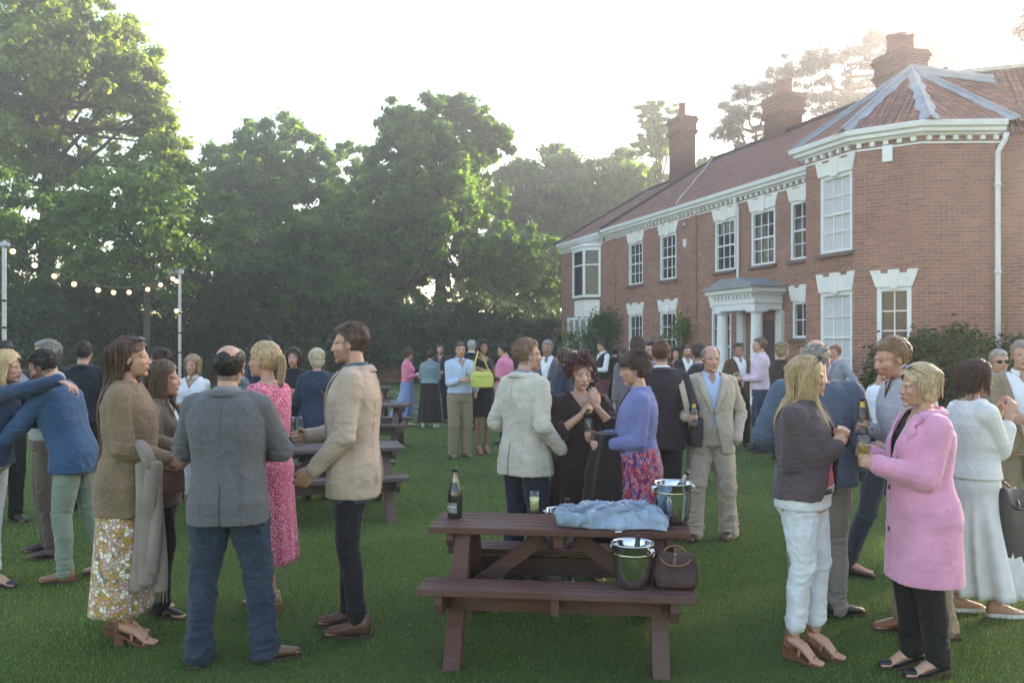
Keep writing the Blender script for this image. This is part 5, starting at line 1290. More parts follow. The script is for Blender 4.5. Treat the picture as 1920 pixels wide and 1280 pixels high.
# grass blades, long near the camera and thinning out
def grass():
    r = np.random.default_rng(3); out = []; tint = []
    for y0, y1, dens, w, h in ((3.2, 5.0, 7500, .0020, .017), (5.0, 7.5, 3600, .0028, .018), (7.5, 11, 1300, .0045, .018), (11, 17, 420, .008, .018)):
        A = (y1*y1-y0*y0)*.62; n = int(A*dens); y = np.sqrt(r.random(n)*(y1*y1-y0*y0)+y0*y0); x = (r.random(n)-.5)*2*y*.63
        p = np.stack([x, y, np.zeros(n)], 1); keep = r.random(n) < (.45+.8*vnoise(p, 1.1, 2)); p = p[keep]; n = len(p)
        a = r.random(n)*2*pi; hh = h*(.5+.9*r.random(n))*(.7+.6*vnoise(p, 2.5, 4)); ln = r.random(n)*.8; b = r.random(n)*2*pi
        u = np.stack([np.cos(a), np.sin(a), a*0], 1)*w; tip = p+np.stack([np.cos(b)*ln*hh, np.sin(b)*ln*hh, hh], 1)
        mid = p+(tip-p)*.55+np.array([0, 0, 1])*(hh*.12)[:, None]
        out.append(np.stack([p-u, p+u, mid+u*.7, tip], 1).reshape(-1, 3)); c = (.65+.75*r.random(n))*(.75+.55*vnoise(p, .8, 7))*np.where(r.random(n) < .025, 1.9, 1); tint.append(np.repeat(c, 4))
    return np.concatenate(out), np.concatenate(tint)
V, t = grass(); GM = leaf_mat('grass blades', (.078, .122, .036), (.118, .162, .052), .3); g = leafmesh('grass', V, t, GM); tag(g, 'short mown grass blades covering the near lawn', 'grass', kind='stuff')
# ------------------------------------------------------------------ picnic tables and what stands on them
def wood_mat(name, c, c2):
    t = NT(name); v = t.coord('Object', (1, 9, 9)); n = t.noise(v, 5, 6, .65); n2 = t.noise(t.coord('Object'), 2.2, 4)
    t.col(t.mix(t.ramp(n2, [(.4, 0), (.75, .45)]), t.ramp(n, [(.3, c), (.7, c2)]), (.16, .12, .11))); t.set(Roughness=.62); t.b.inputs['Specular IOR Level'].default_value = .25
    t.bump(n, .35, .004); return t.m
WOOD = wood_mat('stained table wood', (.070, .028, .021), (.120, .052, .040)); WOOD2 = wood_mat('weathered table wood', (.085, .050, .044), (.14, .095, .085)); WOODG = wood_mat('greyed table wood', (.085, .062, .058), (.145, .112, .104))
def picnic_table(c, rz, label, L=1.46, D=.45, bw=.23, out=.575, T=.685, B=.435, mat=WOOD, top=None, npl=5, sc=1.0):
    r = empty('picnic_table', (c[0], c[1], 0), R(rz)); r.scale = (sc,)*3; tag(r, label, 'picnic table', 'picnic tables on the lawn'); th = .038
    def part(name, fn, bv=.004, m=mat):
        s = Shell(); fn(s); o = s.obj(name, [m], r); bevel(o, bv, 2); return o
    def planks(y0, y1, n, z, l):
        def f(s):
            w = (y1-y0+.009)/n
            for i in range(n): e = .003*((i*7) % 3-1); s.box((-l/2+e, y0+i*w, z-th), (l/2+e, y0+(i+1)*w-.009, z))
        return f
    part('table_top', planks(-D/2, D/2, npl, T, L), m=top or mat)
    for sg in (-1, 1):
        part('bench_seat', planks(min(sg*out, sg*(out-bw)), max(sg*out, sg*(out-bw)), 3, B, L*.99), m=top or mat)
        y = sg*(out-bw*.45)
        part('bench_apron', lambda s: s.box((-L/2+.17, y-sg*.10-.018, B-th-.125), (L/2-.17, y-sg*.10+.018, B-th-.012)))
        part('bench_cleat', lambda s: s.box((-.022, y-.08, B-th-.09), (.022, y+.10, B-th-.003)))
    for ex in (-1, 1):
        x = ex*(L/2-.185)
        for sg in (-1, 1):
            part('leg', lambda s: s.prism([(sg*(.04+.02), T-th-.004), (sg*(.04+.135), T-th-.004), (sg*(out-.02), 0), (sg*(out-.13), 0)], np.array([(0, 1, 0), (1, 0, 0), (0, 0, 1)], float).T, (x, 0, 0), -.045, .045))
        xo = x+ex*.068
        part('bench_beam', lambda s: s.prism([(-out+.02, B-th-.004), (out-.02, B-th-.004), (out-.02, B-th-.05), (out-.06, B-th-.115), (-out+.06, B-th-.115), (-out+.02, B-th-.05)], np.array([(0, 1, 0), (1, 0, 0), (0, 0, 1)], float).T, (xo, 0, 0), -.022, .022))
        part('top_beam', lambda s: s.prism([(-D/2+.02, T-th-.004), (D/2-.02, T-th-.004), (D/2-.02, T-th-.04), (D/2-.06, T-th-.09), (-D/2+.06, T-th-.09), (-D/2+.02, T-th-.04)], np.array([(0, 1, 0), (1, 0, 0), (0, 0, 1)], float).T, (xo, 0, 0), -.022, .022))
        part('brace', lambda s: s.beam((x-ex*.05, 0, B-th-.10), (ex*.10, 0, T-th-.05), .045, .085))
    part('top_beam', lambda s: s.box((-.03, -D/2+.03, T-th-.075), (.03, D/2-.03, T-th-.004)))
    s = Shell()
    for ex in (-1, 1):
        for i in range(3):
            for dx in (-.02, .02): s.lathe([(.0045, B+.0005), (.0045, B+.0022)], 8, (ex*(L/2-.12)+dx, -out+.04+i*.08, 0))
    s.obj('screw', [plain('screw', (.03, .03, .03), .5)], r); return r
TC = vec(.28, 4.96); TR = -6.1
picnic_table(TC, TR, 'reddish brown picnic table in the foreground with bottle, buckets and denim on it')
picnic_table((-1.865, 8.75), 15, 'greyer picnic table just behind the man in the beige blazer', D=.60, out=.70, npl=6, mat=WOOD2, top=WOODG, bw=.25)
picnic_table((-2.5, 14.05), 2, 'brown picnic table behind the grey one and nearer than the blue skirt', D=.62, out=.72, npl=6, mat=WOOD2, sc=1.12)
picnic_table((-3.65, 20.2), 3, 'farthest dark picnic table by the painted white lines', D=.62, out=.72, npl=6, mat=WOOD2, sc=1.1)
GL = glass_mat(); STEEL = plain('polished steel', (.62, .62, .62), .10, .03, 3, metal=1)
def on(px, py, z):                                   # point on a horizontal surface at height z
    Y = F*(EYE-z)/(py-HY); return vec((px-HX)/F*Y, Y, z)
DGREEN = glass_mat('dark bottle glass', (.03, .045, .02), .02); DBROWN = glass_mat('brown bottle glass', (.06, .025, .01), .02)
FOIL = plain('foil', (.30, .24, .20), .35, .1, 20, metal=.8); BLACKF = plain('black foil', (.02, .02, .02), .3); CREAMP = plain('label paper', (.20, .20, .18), .6)
def text(parent, body, size, loc, rot, mat, name='lettering'):
    c = bpy.data.curves.new(name, 'FONT'); c.body = body; c.size = size; c.align_x = 'CENTER'; c.extrude = .0002; c.shear = .25
    o = bpy.data.objects.new(name, c); COL.objects.link(o); dg = bpy.context.evaluated_depsgraph_get(); me = bpy.data.meshes.new_from_object(o.evaluated_get(dg)); bpy.data.objects.remove(o); bpy.data.curves.remove(c)
    m = mkobj(name, me, mat, parent); m.location = loc; m.rotation_euler = rot; return m
def champagne(loc, label, tilt=None, foil=FOIL, lab=True, group=None, rz=0):
    r = empty('champagne_bottle', tuple(loc)); tag(r, label, 'bottle', group)
    if tilt: r.rotation_euler = tilt
    s = Shell(); s.lathe([(.030, .004), (.042, .0), (.0435, .012), (.0435, .13), (.040, .16), (.030, .195), (.019, .225), (.0155, .26), (.0150, .284), (.0172, .286), (.0172, .292), (.014, .296)], 28)
    s.obj('glass_body', [plain('dark wine bottle glass', (.018, .022, .012), .06, spec=.8)], r, True)
    s = Shell(); s.lathe([(.0262, .204), (.0197, .226), (.0163, .255), (.0160, .272)], 24, closed=True); s.obj('neck_foil', [foil], r, True)
    s = Shell(); s.lathe([(.0165, .272), (.0180, .284), (.0182, .294), (.012, .298)], 20); s.obj('neck_ring', [BLACKF], r, True)
    if lab:
        s = Shell(); rings = []
        for z in (.035, .095): rings.append(np.array([(cos(a)*.0442, sin(a)*.0442, z) for a in np.linspace(R(205), R(290), 14)]))
        s.loft(rings, cap=False, closed=False); l = s.obj('label', [CREAMP], r, True)
        wm = plain('white print', (.75, .75, .72), .6)
        text(l, 'ambia', .024, (-.018, -.0470, .066), (R(90), 0, R(-18)), wm); text(l, 'brut', .011, (-.018, -.0470, .050), (R(90), 0, R(-18)), wm)
    return r
champagne(on(853, 970, .685), 'dark champagne bottle with grey label standing alone on the left of the near table')
def bucket(loc, label, rz=0, tiltb=(.12, .05)):
    r = empty('ice_bucket', tuple(loc), rz); tag(r, label, 'ice bucket', 'steel ice buckets at the near table')
    s = Shell(); s.lathe([(.060, .0), (.078, .003), (.088, .02), (.094, .06), (.104, .16), (.108, .222), (.115, .228), (.1155, .233), (.110, .234), (.104, .226), (.100, .16), (.088, .02), (.05, .008)], 48); s.obj('pail', [STEEL], r, True)
    s = Shell(); s.lathe([(.1065, .178), (.1085, .181), (.1065, .184)], 48, closed=True); s.obj('band', [plain('brass band', (.75, .66, .45), .15, metal=1)], r, True)
    for sg in (1, -1):
        s = Shell(); s.tube([(sg*.105, 0, .205), (sg*.120, 0, .205)], [.012, .014], 12); a = np.linspace(0, 2*pi, 17)
        s.tube([(sg*(.124+.004*sin(t)), cos(t)*.017, .193+sin(t)*.017) for t in a], [.0035]*17, 8, round_=False)
        s.obj('handle', [STEEL], r, True)
    return r
b1 = on(1262, 979, .685); b2 = on(1186, 1099, .435)
bucket(b1, 'polished steel ice bucket on the right of the near table top', R(10)); bucket(b2, 'steel ice bucket on the front bench beside the brown handbag', R(-40))
b3 = vec(.305, 5.42, .435); bucket(b3, 'steel ice bucket on the rear bench, rim showing behind the juice glass', R(30))
q1 = champagne(b1+vec(-.01, .015, .045), 'champagne bottle leaning in the bucket on the table top', (0, R(22), R(10)), FOIL, False); q1.scale = (.9,)*3; q2 = champagne(b2+vec(.012, .03, .012), 'wine bottle with black neck inside the front bench bucket', (R(-6), R(6), 0), BLACKF, False); q2.scale = (.84,)*3
champagne(b3+vec(.02, .0, .012), 'bottle with dark neck inside the rear bench bucket', (0, R(5), 0), BLACKF, False)
# juice glass
jl = on(1002, 960, .685); r = empty('juice_glass', tuple(jl)); tag(r, 'tall straight tumbler two thirds full of cloudy yellow juice', 'glass')
s = Shell(); s.lathe([(.024, 0), (.0275, .003), (.0300, .13), (.0285, .13), (.0262, .012), (.02, .010)], 32); s.obj('tumbler', [GL], r, True)
s = Shell(); s.lathe([(.0255, .0125), (.0280, .093), (.0, .0935)], 32); s.obj('juice', [plain('cloudy lemonade', (.72, .66, .30), .3)], r, True)
WINE = glass_mat('pale wine', (.95, .82, .45), 0, 1.33)
def stem(loc, label, kind='wine', tilt=(0, 0, 0), fill=.4, group='wine glasses'):
    r = empty('wine_glass' if kind == 'wine' else 'champagne_flute', tuple(loc)); r.rotation_euler = tilt; tag(r, label, 'wine glass' if kind == 'wine' else 'champagne flute', group)
    if kind == 'wine': P_ = [(.012, .080), (.028, .095), (.036, .125), (.035, .150), (.031, .178)]; base = .080
    else: P_ = [(.008, .085), (.020, .105), (.026, .15), (.026, .19), (.023, .225)]; base = .085
    inn = [(x-.0012, z+.001) for x, z in P_[::-1]]
    s = Shell(); s.lathe([(.031, 0), (.032, .002), (.010, .006), (.0035, .012), (.0032, base-.008)]+P_+inn+[(.0005, base+.006)], 24); s.obj('bowl', [GL], r, True)
    if fill:
        k = int(1+fill*3); zt = P_[k][1]; pr = [(max(.001, x-.0016), z+.0016) for x, z in P_[:k+1]]; s = Shell(); s.lathe([(.001, base+.008)]+pr+[(.0005, pr[-1][1])], 24); s.obj('wine', [WINE], r, True)
    return r
stem(on(1057, 1031, .435)+vec(0, 0, 0), 'empty stemmed glass standing on the rear bench under the table', 'wine', fill=0)
def beer(loc, label, tilt=(0, 0, 0)):
    r = empty('beer_bottle', tuple(loc)); r.rotation_euler = tilt; tag(r, label, 'beer bottle', 'beer bottles held in hands')
    s = Shell(); s.lathe([(.024, .002), (.030, 0), (.0305, .01), (.0305, .135), (.027, .16), (.016, .185), (.013, .215), (.0125, .232), (.0148, .234), (.0148, .241), (.011, .242)], 22); s.obj('glass_body', [plain('brown beer glass', (.05, .018, .008), .06, spec=.8)], r, True)
    s = Shell(); s.lathe([(.0167, .187), (.0140, .205), (.0139, .219)], 20, closed=True); s.obj('neck_label', [plain('yellow neck label', (.70, .50, .06), .5)], r, True)
    s = Shell(); s.lathe([(.0312, .035), (.0312, .115)], 22, closed=True); s.obj('label', [plain('beer label', (.12, .10, .10), .5, .6, 40)], r, True); return r
# denim jacket heaped on the table
def denim():
    M = rotz(R(TR)); s = Shell(); r = np.random.default_rng(12)
    fx = [-.36, -.20, -.14, .08, .25, .36]; fy = [-.075, -.115, -.150, -.165, -.130, -.185]; by = [.05, .15, .16, .12, .13, .02]
    rings = []
    for x in np.linspace(-.355, .355, 46):
        f = float(np.interp(x, fx, fy)); b_ = float(np.interp(x, fx, by)); n = 26; t = np.linspace(0, 1, n); e = min(1, (.357-abs(x))/.05)
        y = f+(b_-f)*t; p = np.stack([np.full(n, x), y, y*0], 1); hgt = .012+(.030+.035*vnoise(p, 9, 4))*np.sin(np.clip(t*1.05, 0, 1)*pi)**.85*e
        top = np.stack([np.full(n, x), y, hgt], 1); bot = top.copy()[::-1]; bot[:, 2] = .003; rings.append(np.concatenate([top, bot]))
    s.loft(rings)
    for pts, rr in (([(-.335, -.02, .045), (-.20, .03, .062), (-.06, .07, .060), (.05, .06, .05)], .042), ([(-.13, -.10, .036), (-.02, -.02, .060), (.12, .03, .070), (.22, .07, .06)], .046), ([(.20, .06, .055), (.28, -.02, .050), (.325, -.12, .028)], .040), ([(-.33, -.05, .03), (-.22, -.085, .03), (-.10, -.10, .03)], .03), ([(-.05, .10, .05), (.1, .10, .06), (.22, .09, .05)], .036)):
        s.tube(pts, [(rr*1.15, rr*.62)]*len(pts), 16, side=(0, 1, 0))
    V, N, lv, ls, lt = remesh(s, .0055, 3, .5); V[:, 0] *= .86; V[:, 2] *= 1.25
    w1 = vnoise(V, 11, 31)-.5; w2 = vnoise(V, 11, 32)-.5; q = V+np.stack([w1, w2, w1], 1)*.07
    f1 = (1-np.abs(2*vnoise(q*[.8, 1.3, .5], 13, 33)-1))**3; f2 = (1-np.abs(2*vnoise(q*[1.2, .8, .6], 27, 34)-1))**3
    d = (f1*.034+f2*.012-.014)*np.clip(V[:, 2]/.02, 0, 1); V = V+N*d[:, None]; V[:, 2] = np.maximum(V[:, 2], .002)
    me = build_mesh('denim_jacket', V@M.T, lv, ls, lt); r = mkobj('denim_jacket', me, cloth('pale washed denim', (.20, .26, .34), mode='denim', c2=(.42, .48, .56), bump=.6)); r.location = (.565, 4.87, .686)
    def zz(x, y): k = np.argmin((V[:, 0]-x)**2+(V[:, 1]-y)**2-V[:, 2]*.02); return M@(V[k]+vec(0, 0, .0015))
    w = Shell()
    for a, b in (((-.10, -.11), (.20, .03)), ((-.12, -.10), (.18, .045)), ((.05, .02), (.16, -.12)), ((-.32, -.03), (-.15, -.09)), ((-.31, -.015), (-.15, -.075)), ((.21, .05), (.31, -.13))):
        pts = [zz(a[0]+(b[0]-a[0])*t, a[1]+(b[1]-a[1])*t) for t in np.linspace(0, 1, 18)]; pts = [pts[0]]+[(pts[i-1]+pts[i]+pts[i+1])/3 for i in range(1, 17)]+[pts[-1]]; w.tube(pts, [.0020]*18, 5)
    w.obj('seam', [cloth('dark denim seam', (.12, .16, .22), mode='denim', c2=(.2, .26, .34))], r, True)
    w = Shell()
    for x, y in ((-.28, -.06), (-.04, -.09), (.08, -.03), (.27, -.04)): w.ell(zz(x, y), (.007, .007, .003), None, 10, 5)
    w.obj('button', [plain('copper button', (.45, .28, .18), .35, metal=1)], r, True)
    s = Shell(); s.box((-.025, -.03, 0), (.012, .005, .0015), 0, M, M@vec(.045, -.175, .001)); s.obj('care_tag', [plain('white care tag', (.75, .75, .75), .7)], r)
    tag(r, 'pale washed denim jacket heaped in folds on the near table', 'denim jacket')
denim()
# handbag on the front bench
def satchel(loc, label, rz, w, d, h, mat, hm, name='handbag', strap=None, closed=.7):
    r = empty(name, tuple(loc), rz); tag(r, label, 'handbag'); s = Shell(); rings = []
    for t in np.linspace(0, 1, 12):
        sw = w/2*(.92+.12*sin(t*pi)-.10*t); sdp = d/2*(1+.1*sin(t*pi))*(1-closed*t**1.6); a = np.linspace(0, 2*pi, 40, endpoint=False); ca, sa = np.cos(a), np.sin(a); e = 2/4.0
        x = np.sign(ca)*np.abs(ca)**e*sw; y = np.sign(sa)*np.abs(sa)**e*sdp; z = t*h*(1+.05*np.cos(a)**2*t)+0*x; z = z-.035*h*t*np.cos(3*a); x = x*(1+.02*np.sin(5*a+t*6)); y = y*(1+.10*np.sin(4*a+t*5)*t)
        rings.append(np.stack([x, y, z], 1))
    s.loft(rings); b = s.obj('bag_body', [mat], r, True); m = b.modifiers.new('s', 'SUBSURF'); m.levels = m.render_levels = 1
    for sg in (-1, 1):
        s = Shell(); a = np.linspace(0, pi, 15)
        s.tube([(-cos(t)*w*.33*(1 if sg < 0 else .8), sg*(d*.12+sin(t)*d*.5), h*.88+sin(t)*h*(.16 if sg < 0 else .22)-(.55*h*sin(t) if sg < 0 else 0)*.55) for t in a], [.0065]*15, 8); s.obj('handle', [hm], r, True)
    br = plain('brass', (.6, .42, .15), .3, metal=1); s = Shell(); s.ell((0, -.012, h*.96), (.006, .006, .010)); s.tube([(-.05, 0, h*1.0), (0, -.008, h*.97), (.05, 0, h*1.0)], [.0025]*3, 6); s.obj('zip', [br], r, True)
    s = Shell(); s.tube([(0, -.02, h*.93), (-.004, -.045, h*.84), (-.010, -.058, h*.74)], [(.004, .002), (.011, .003), (.008, .003)], 8, side=(1, 0, 0)); s.obj('tag', [hm], r, True); return r
def canvas():
    t = NT('worn brown coated canvas'); v = t.coord('Object', (1, 1, 1)); w = t.node('ShaderNodeTexVoronoi', inp={'Scale': 42, 'Randomness': 0.0}); t.link(t.coord('Object', rot=(0, 0, 0)), w.inputs['Vector'])
    t.col(t.mix(t.ramp(w.outputs['Distance'], [(.18, .5), (.26, 0)]), t.ramp(t.noise(v, 12, 5), [(.35, (.040, .020, .018)), (.7, (.075, .040, .034))]), (.12, .08, .05))); t.set(Roughness=.55); t.b.inputs['Specular IOR Level'].default_value = .3; t.bump(t.noise(v, 14, 4), .7, .03); return t.m
TAN = plain('tan leather', (.17, .075, .035), .5, .2, 20)
satchel(on(1266, 1099, .435)+vec(0, 0, .001), 'worn brown canvas handbag with tan handles on the front bench', R(-8), .235, .15, .175, canvas(), TAN, closed=.78)

# ---- string of bulbs on two poles
PM = plain('pale galvanised pole', (.42, .42, .43), .5, .08, 3, metal=.3)
pa = vec((8-HX)/F*9.5, 9.5, 0); pb = vec((337-HX)/F*13, 13, 0); PH = 2.86
for p, lab in ((pa, 'taller looking pale pole at the far left holding the bulb string'), (pb, 'slim pale pole holding the right end of the bulb string')):
    r = empty('light_pole', tuple(p)); tag(r, lab, 'pole', 'poles of the bulb string'); s = Shell(); s.tube([(0, 0, -.1), (0, 0, PH)], [.023, .023], 16); s.obj('post', [PM], r, True)
    s = Shell(); s.tube([(-.03, 0, PH-.03), (.03, 0, PH-.03)], [.034, .034], 12); a = np.linspace(0, 2*pi, 13); s.tube([(.03+cos(t)*.03, 0, PH+sin(t)*.03) for t in a], [.004]*13, 6, round_=False); s.obj('hook', [PM], r, True)
    s = Shell()
    for z in (2.2, 1.9, 1.6): s.lathe([(.0235, z), (.027, z+.006), (.027, z+.02), (.0235, z+.026)], 14, closed=True)
    s.obj('cable_tie', [BLACKF], r, True)
sr_ = empty('string_lights', tuple(pa+UP*PH)); tag(sr_, 'sagging string of round warm bulbs between the two pale poles', 'string lights'); d = pb-pa
bulbs = [(24, 470), (65, 498), (102, 520), (139, 535), (184, 544), (213, 550), (242, 549), (277, 544), (301, 535), (324, 523)]
bp = []
for px, py in bulbs: q, t = hit(px, pa, d); bp.append((t, at(px, py, q[1])[2]))
bt = [0]+[b[0] for b in bp]+[1]; bz = [PH]+[b[1]+.075 for b in bp]+[PH]
s = Shell(); pts = []
cz = np.polyfit(bt, bz, 3); T_ = np.linspace(0, 1, 40)
def cabz(t): return float(np.interp(t, bt, bz))*.35+float(np.polyval(cz, t))*.65
s.tube([d*t+UP*(cabz(t)-PH) for t in T_], [.006]*40, 6); s.tube([d*1.0+vec(-.03, -.03, 0), d+vec(-.035, -.02, -.5), d+vec(-.03, -.03, -2.7)], [.005]*3, 6)
s.obj('cable', [BLACKF], sr_, True)
BM = bpy.data.materials.new('lit bulb'); BM.use_nodes = True; b_ = BM.node_tree.nodes['Principled BSDF']; b_.inputs['Emission Color'].default_value = (1, .50, .20, 1); b_.inputs['Emission Strength'].default_value = 1.1; b_.inputs['Base Color'].default_value = (.9, .75, .5, 1)
bs = Shell(); bs.ell((0, 0, -.066), (.030, .030, .031), None, 16, 12); bme = bs.mesh('bulb'); bme.polygons.foreach_set('use_smooth', [True]*len(bme.polygons)); bme.materials.append(BM)
ss = Shell(); ss.tube([(0, 0, -.002), (0, 0, -.038)], [.011, .014], 10); sme = ss.mesh('socket'); sme.materials.append(BLACKF)
for t in [b[0] for b in bp]+[None, None]:
    o = bpy.data.objects.new('bulb', bme); COL.objects.link(o); o.parent = sr_
    o.location = tuple(d*t+UP*(cabz(t)-PH)) if t is not None else tuple(d+vec(-.03, -.05, -.10 if len(bme.name) and not sr_.get('x') else -.55))
    if t is None: sr_['x'] = 1
    k = bpy.data.objects.new('socket', sme); COL.objects.link(k); k.parent = o
del sr_['x']
# ------------------------------------------------------------------ the guests
def hexc(r, g, b): return lin(r, g, b)
def shirtm(n, c, **k): return cloth(n, c, bump=.12, **k)
BELT = plain('dark belt leather', (.02, .014, .012), .4); TROU = {}
def jk(mat, op=(1.08, .78, .075, .05), lap=.07, ease=.019, hem=.79, **k):
    d = dict(mat=mat, name='jacket', ease=ease, hem=hem, open_=op, lapel=lap, neck='none', sl_ease=.013, amp=.0055); d.update(k); return d
def sh(mat, **k):
    d = dict(mat=mat, name='shirt', ease=.010, neck='v', collar='open', hem=.93, necklow=-.06); d.update(k); return d
def tr(mat, **k):
    d = dict(mat=mat, ease=.014, amp=.0062); d.update(k); return d
def grip(P, side, fwd=.075, pal=.030, along=0.0):
    a = P['A'][side]; d = a['d']; n = unit(a['n']-d*np.dot(a['n'], d)); ta = np.cross(d, n)*a['s']; return P['world'](a['W']+d*fwd+n*pal+ta*along)
def hold(P, side, kind, label, fill=.4, dz=None, tilt=(0, 0, 0)):
    g = grip(P, side)
    if kind == 'beer': return beer(g-vec(0, 0, .09 if dz is None else dz), label, tilt)
    return stem(g-vec(0, 0, (.05 if kind == 'wine' else .05) if dz is None else dz), label, kind, tilt, fill, 'glasses held by guests')
D_BLUE = cloth('dark blue jeans', (.018, .030, .058), mode='denim', c2=(.05, .075, .12)); BLACKT = cloth('black trousers', (.012, .012, .014), sheen=.05); NAVYT = cloth('navy trousers', (.018, .022, .038)); KHAKI = cloth('khaki chinos', (.26, .20, .13)); WHITEJ = cloth('white jeans', (.62, .64, .68), bump=.15)
WSH = shirtm('white shirt', (.70, .71, .74)); LBLUE = shirtm('light blue shirt', (.42, .50, .64)); DKS = cloth('black cloth', (.014, .012, .014)); NAVY = cloth('navy cloth', (.020, .028, .060)); GREYJ = cloth('grey jacket cloth', (.10, .11, .13))
HB = (.045, .026, .018); HD_ = (.018, .012, .010); HBL = (.58, .42, .23); HG = (.22, .21, .20); HGI = (.17, .075, .035); HSB = (.20, .125, .065)
FL = {'r': (.11, .02, 8), 'l': (-.11, -.02, 8)}
GF = 'guests'
bentR = dict(p=(.13, .26, 1.10), pose='hold'); bentL = dict(p=(-.13, .26, 1.10), pose='hold')
gR = dict(p=(.12, .30, 1.14), pose='grip'); gL = dict(p=(-.12, .30, 1.14), pose='grip')
pocR = dict(p=(.235, .04, .93), pole=(.8, -1, 0), hide=True); pocL = dict(p=(-.235, .04, .93), pole=(-.8, -1, 0), hide=True)

# --- left foreground group
def scarf_fn(P):
    s = Shell(); a = P['A']['r']; c = a['E']*.45+a['W']*.55; m = cloth('taupe wool scarf', (.235, .195, .165), bump=.4)
    s.tube([c+vec(.02, -.03, .05), c+vec(.06, .0, .02), c+vec(.075, .03, -.05), c+vec(.03, .05, -.09), c+vec(-.02, .03, -.03)], [(.05, .035)]*5, 12)
    r = np.random.default_rng(3)
    for i, (dx, dy, ln, w) in enumerate(((.065, -.02, .70, .040), (.085, .03, .66, .042), (.06, .075, .71, .036), (.09, .055, .60, .03))):
        p0 = c+vec(dx, dy, -.05); pts = [p0+vec(.01*sin(i+t*5), .014*sin(i*2+t*4)-.01*t, -ln*t) for t in np.linspace(0, 1, 9)]
        s.tube(pts, [(w*(.85+.35*t), .017+.007*sin(i+t*7)) for t in np.linspace(0, 1, 9)], 14, side=(0, 1, 0))
        for k in range(10): q = pts[-1]+vec(0, (k-4.5)*w*.22, 0); s.tube([q+vec(0, 0, .01), q+vec(r.normal()*.005, r.normal()*.004, -.075)], [.0028, .0015], 4)
    child(P, 'scarf', s, m)
KN = cloth('ochre chunky knit', (.25, .175, .105), mode='knit', c2=(.14, .095, .055), bump=.9); FLW = cloth('floral skirt print', (.5, .45, .4), mode='flowers', scale=.95)
P1 = person(240, 1200, 1.72, 12, 'woman with very long brown hair in ochre knit jumper and floral trousers', 'w', hair=('long', (.085, .038, .024), .80, (.19, .095, .055)), fat=1.06,
    top=dict(mat=KN, name='jumper', ease=.032, hem=.70, sleeve=.95, sl_ease=.020, neck='crew', amp=.006), bottom=dict(mat=FLW, name='floral_trousers', kind='skirt', hem=.13, ease=.02, flare=.012, pleats=.25, top=.9),
    shoes=('sandal', (.26, .12, .07), .06), arms={'r': dict(p=(.15, .25, 1.02), pose='hold'), 'l': dict(p=(-.12, .28, 1.05), pose='hold')}, extras=[specs('head', (.03, .02, .02)), scarf_fn], feet={'r': (.08, .03, 14), 'l': (-.09, -.06, 4)})
P2 = person(302, 1150, 1.63, 8, 'smiling young woman in profile half hidden beside the grey blazer', 'w', hair=('long', (.11, .065, .035), .42, (.28, .17, .09)), smile=1, top=dict(mat=cloth('pale mint top', (.45, .58, .60)), ease=.014, hem=.84, neck='scoop'),
    jacket=jk(cloth('olive cardigan', (.14, .11, .08)), (1.15, .7, .09, .04), None, hem=.76), bottom=tr(BLACKT, ease=.008), shoes=('boot', (.012, .012, .014)), arms={'r': bentR, 'l': bentL}, feet={'r': (.08, .04, 20), 'l': (-.09, -.10, 0)}, yaw=0)
satchel(P2['world'](vec(.27, .12, .86)), 'brown leather shoulder bag between the ochre jumper and the grey blazer', R(80), .26, .10, .20, plain('chestnut leather', (.10, .045, .028), .45, .2, 12), TAN)
TWD = cloth('grey tweed', (.085, .082, .090), mode='tweed', c2=(.165, .16, .17), bump=.15)
P3 = person(428, 1240, 1.735, 92, 'balding man seen from behind in grey tweed blazer and blue jeans', hair=('balding', HD_), fat=1.06, top=sh(cloth('grey shirt', (.2, .22, .25)), collar='closed', neck='crew'),
    jacket=jk(TWD, hem=.765, ease=.027), bottom=tr(cloth('mid blue jeans', (.017, .026, .046), mode='denim', c2=(.045, .062, .095)), ease=.018, hem=.05, flare=.010, amp=.012), shoes=('dress', (.12, .06, .04)),
    arms={'r': dict(p=(.10, .27, 1.10), pole=(1, -.6, -.4), pose='hold'), 'l': dict(p=(-.10, .27, 1.10), pole=(-1, -.6, -.4), pose='hold')}, feet={'r': (.20, .03, 62), 'l': (-.15, -.02, 0)}, yaw=-4, roll=4)
PKD = cloth('pink ditsy dress cloth', (.52, .065, .16), mode='dots', c2=(.72, .45, .50), scale=1.5)
P4 = person(500, 1142, 1.70, 168, 'blonde woman with ponytail in pink speckled dress beside the grey blazer', 'w', hair=('pony', (.44, .30, .16), .24, (.75, .58, .34)), top=dict(mat=PKD, name='dress_top', ease=.026, hem=.96, sleeve=.46, sl_ease=.040, sleeve_flare=.02, neck='scoop'),
    bottom=dict(mat=PKD, name='dress_skirt', kind='skirt', hem=.27, ease=.022, flare=.012, pleats=.5, top=1.04), shoes=('sandal', (.45, .36, .26), .055), arms={'r': dict(p=(.10, .27, 1.06), pose='hold'), 'l': dict(p=(-.12, .22, 1.07), pose='hold')}, feet={'r': (.07, .05, 5), 'l': (-.07, -.05, 5)})
BGB = cloth('beige cotton blazer', (.42, .32, .245), bump=.2)
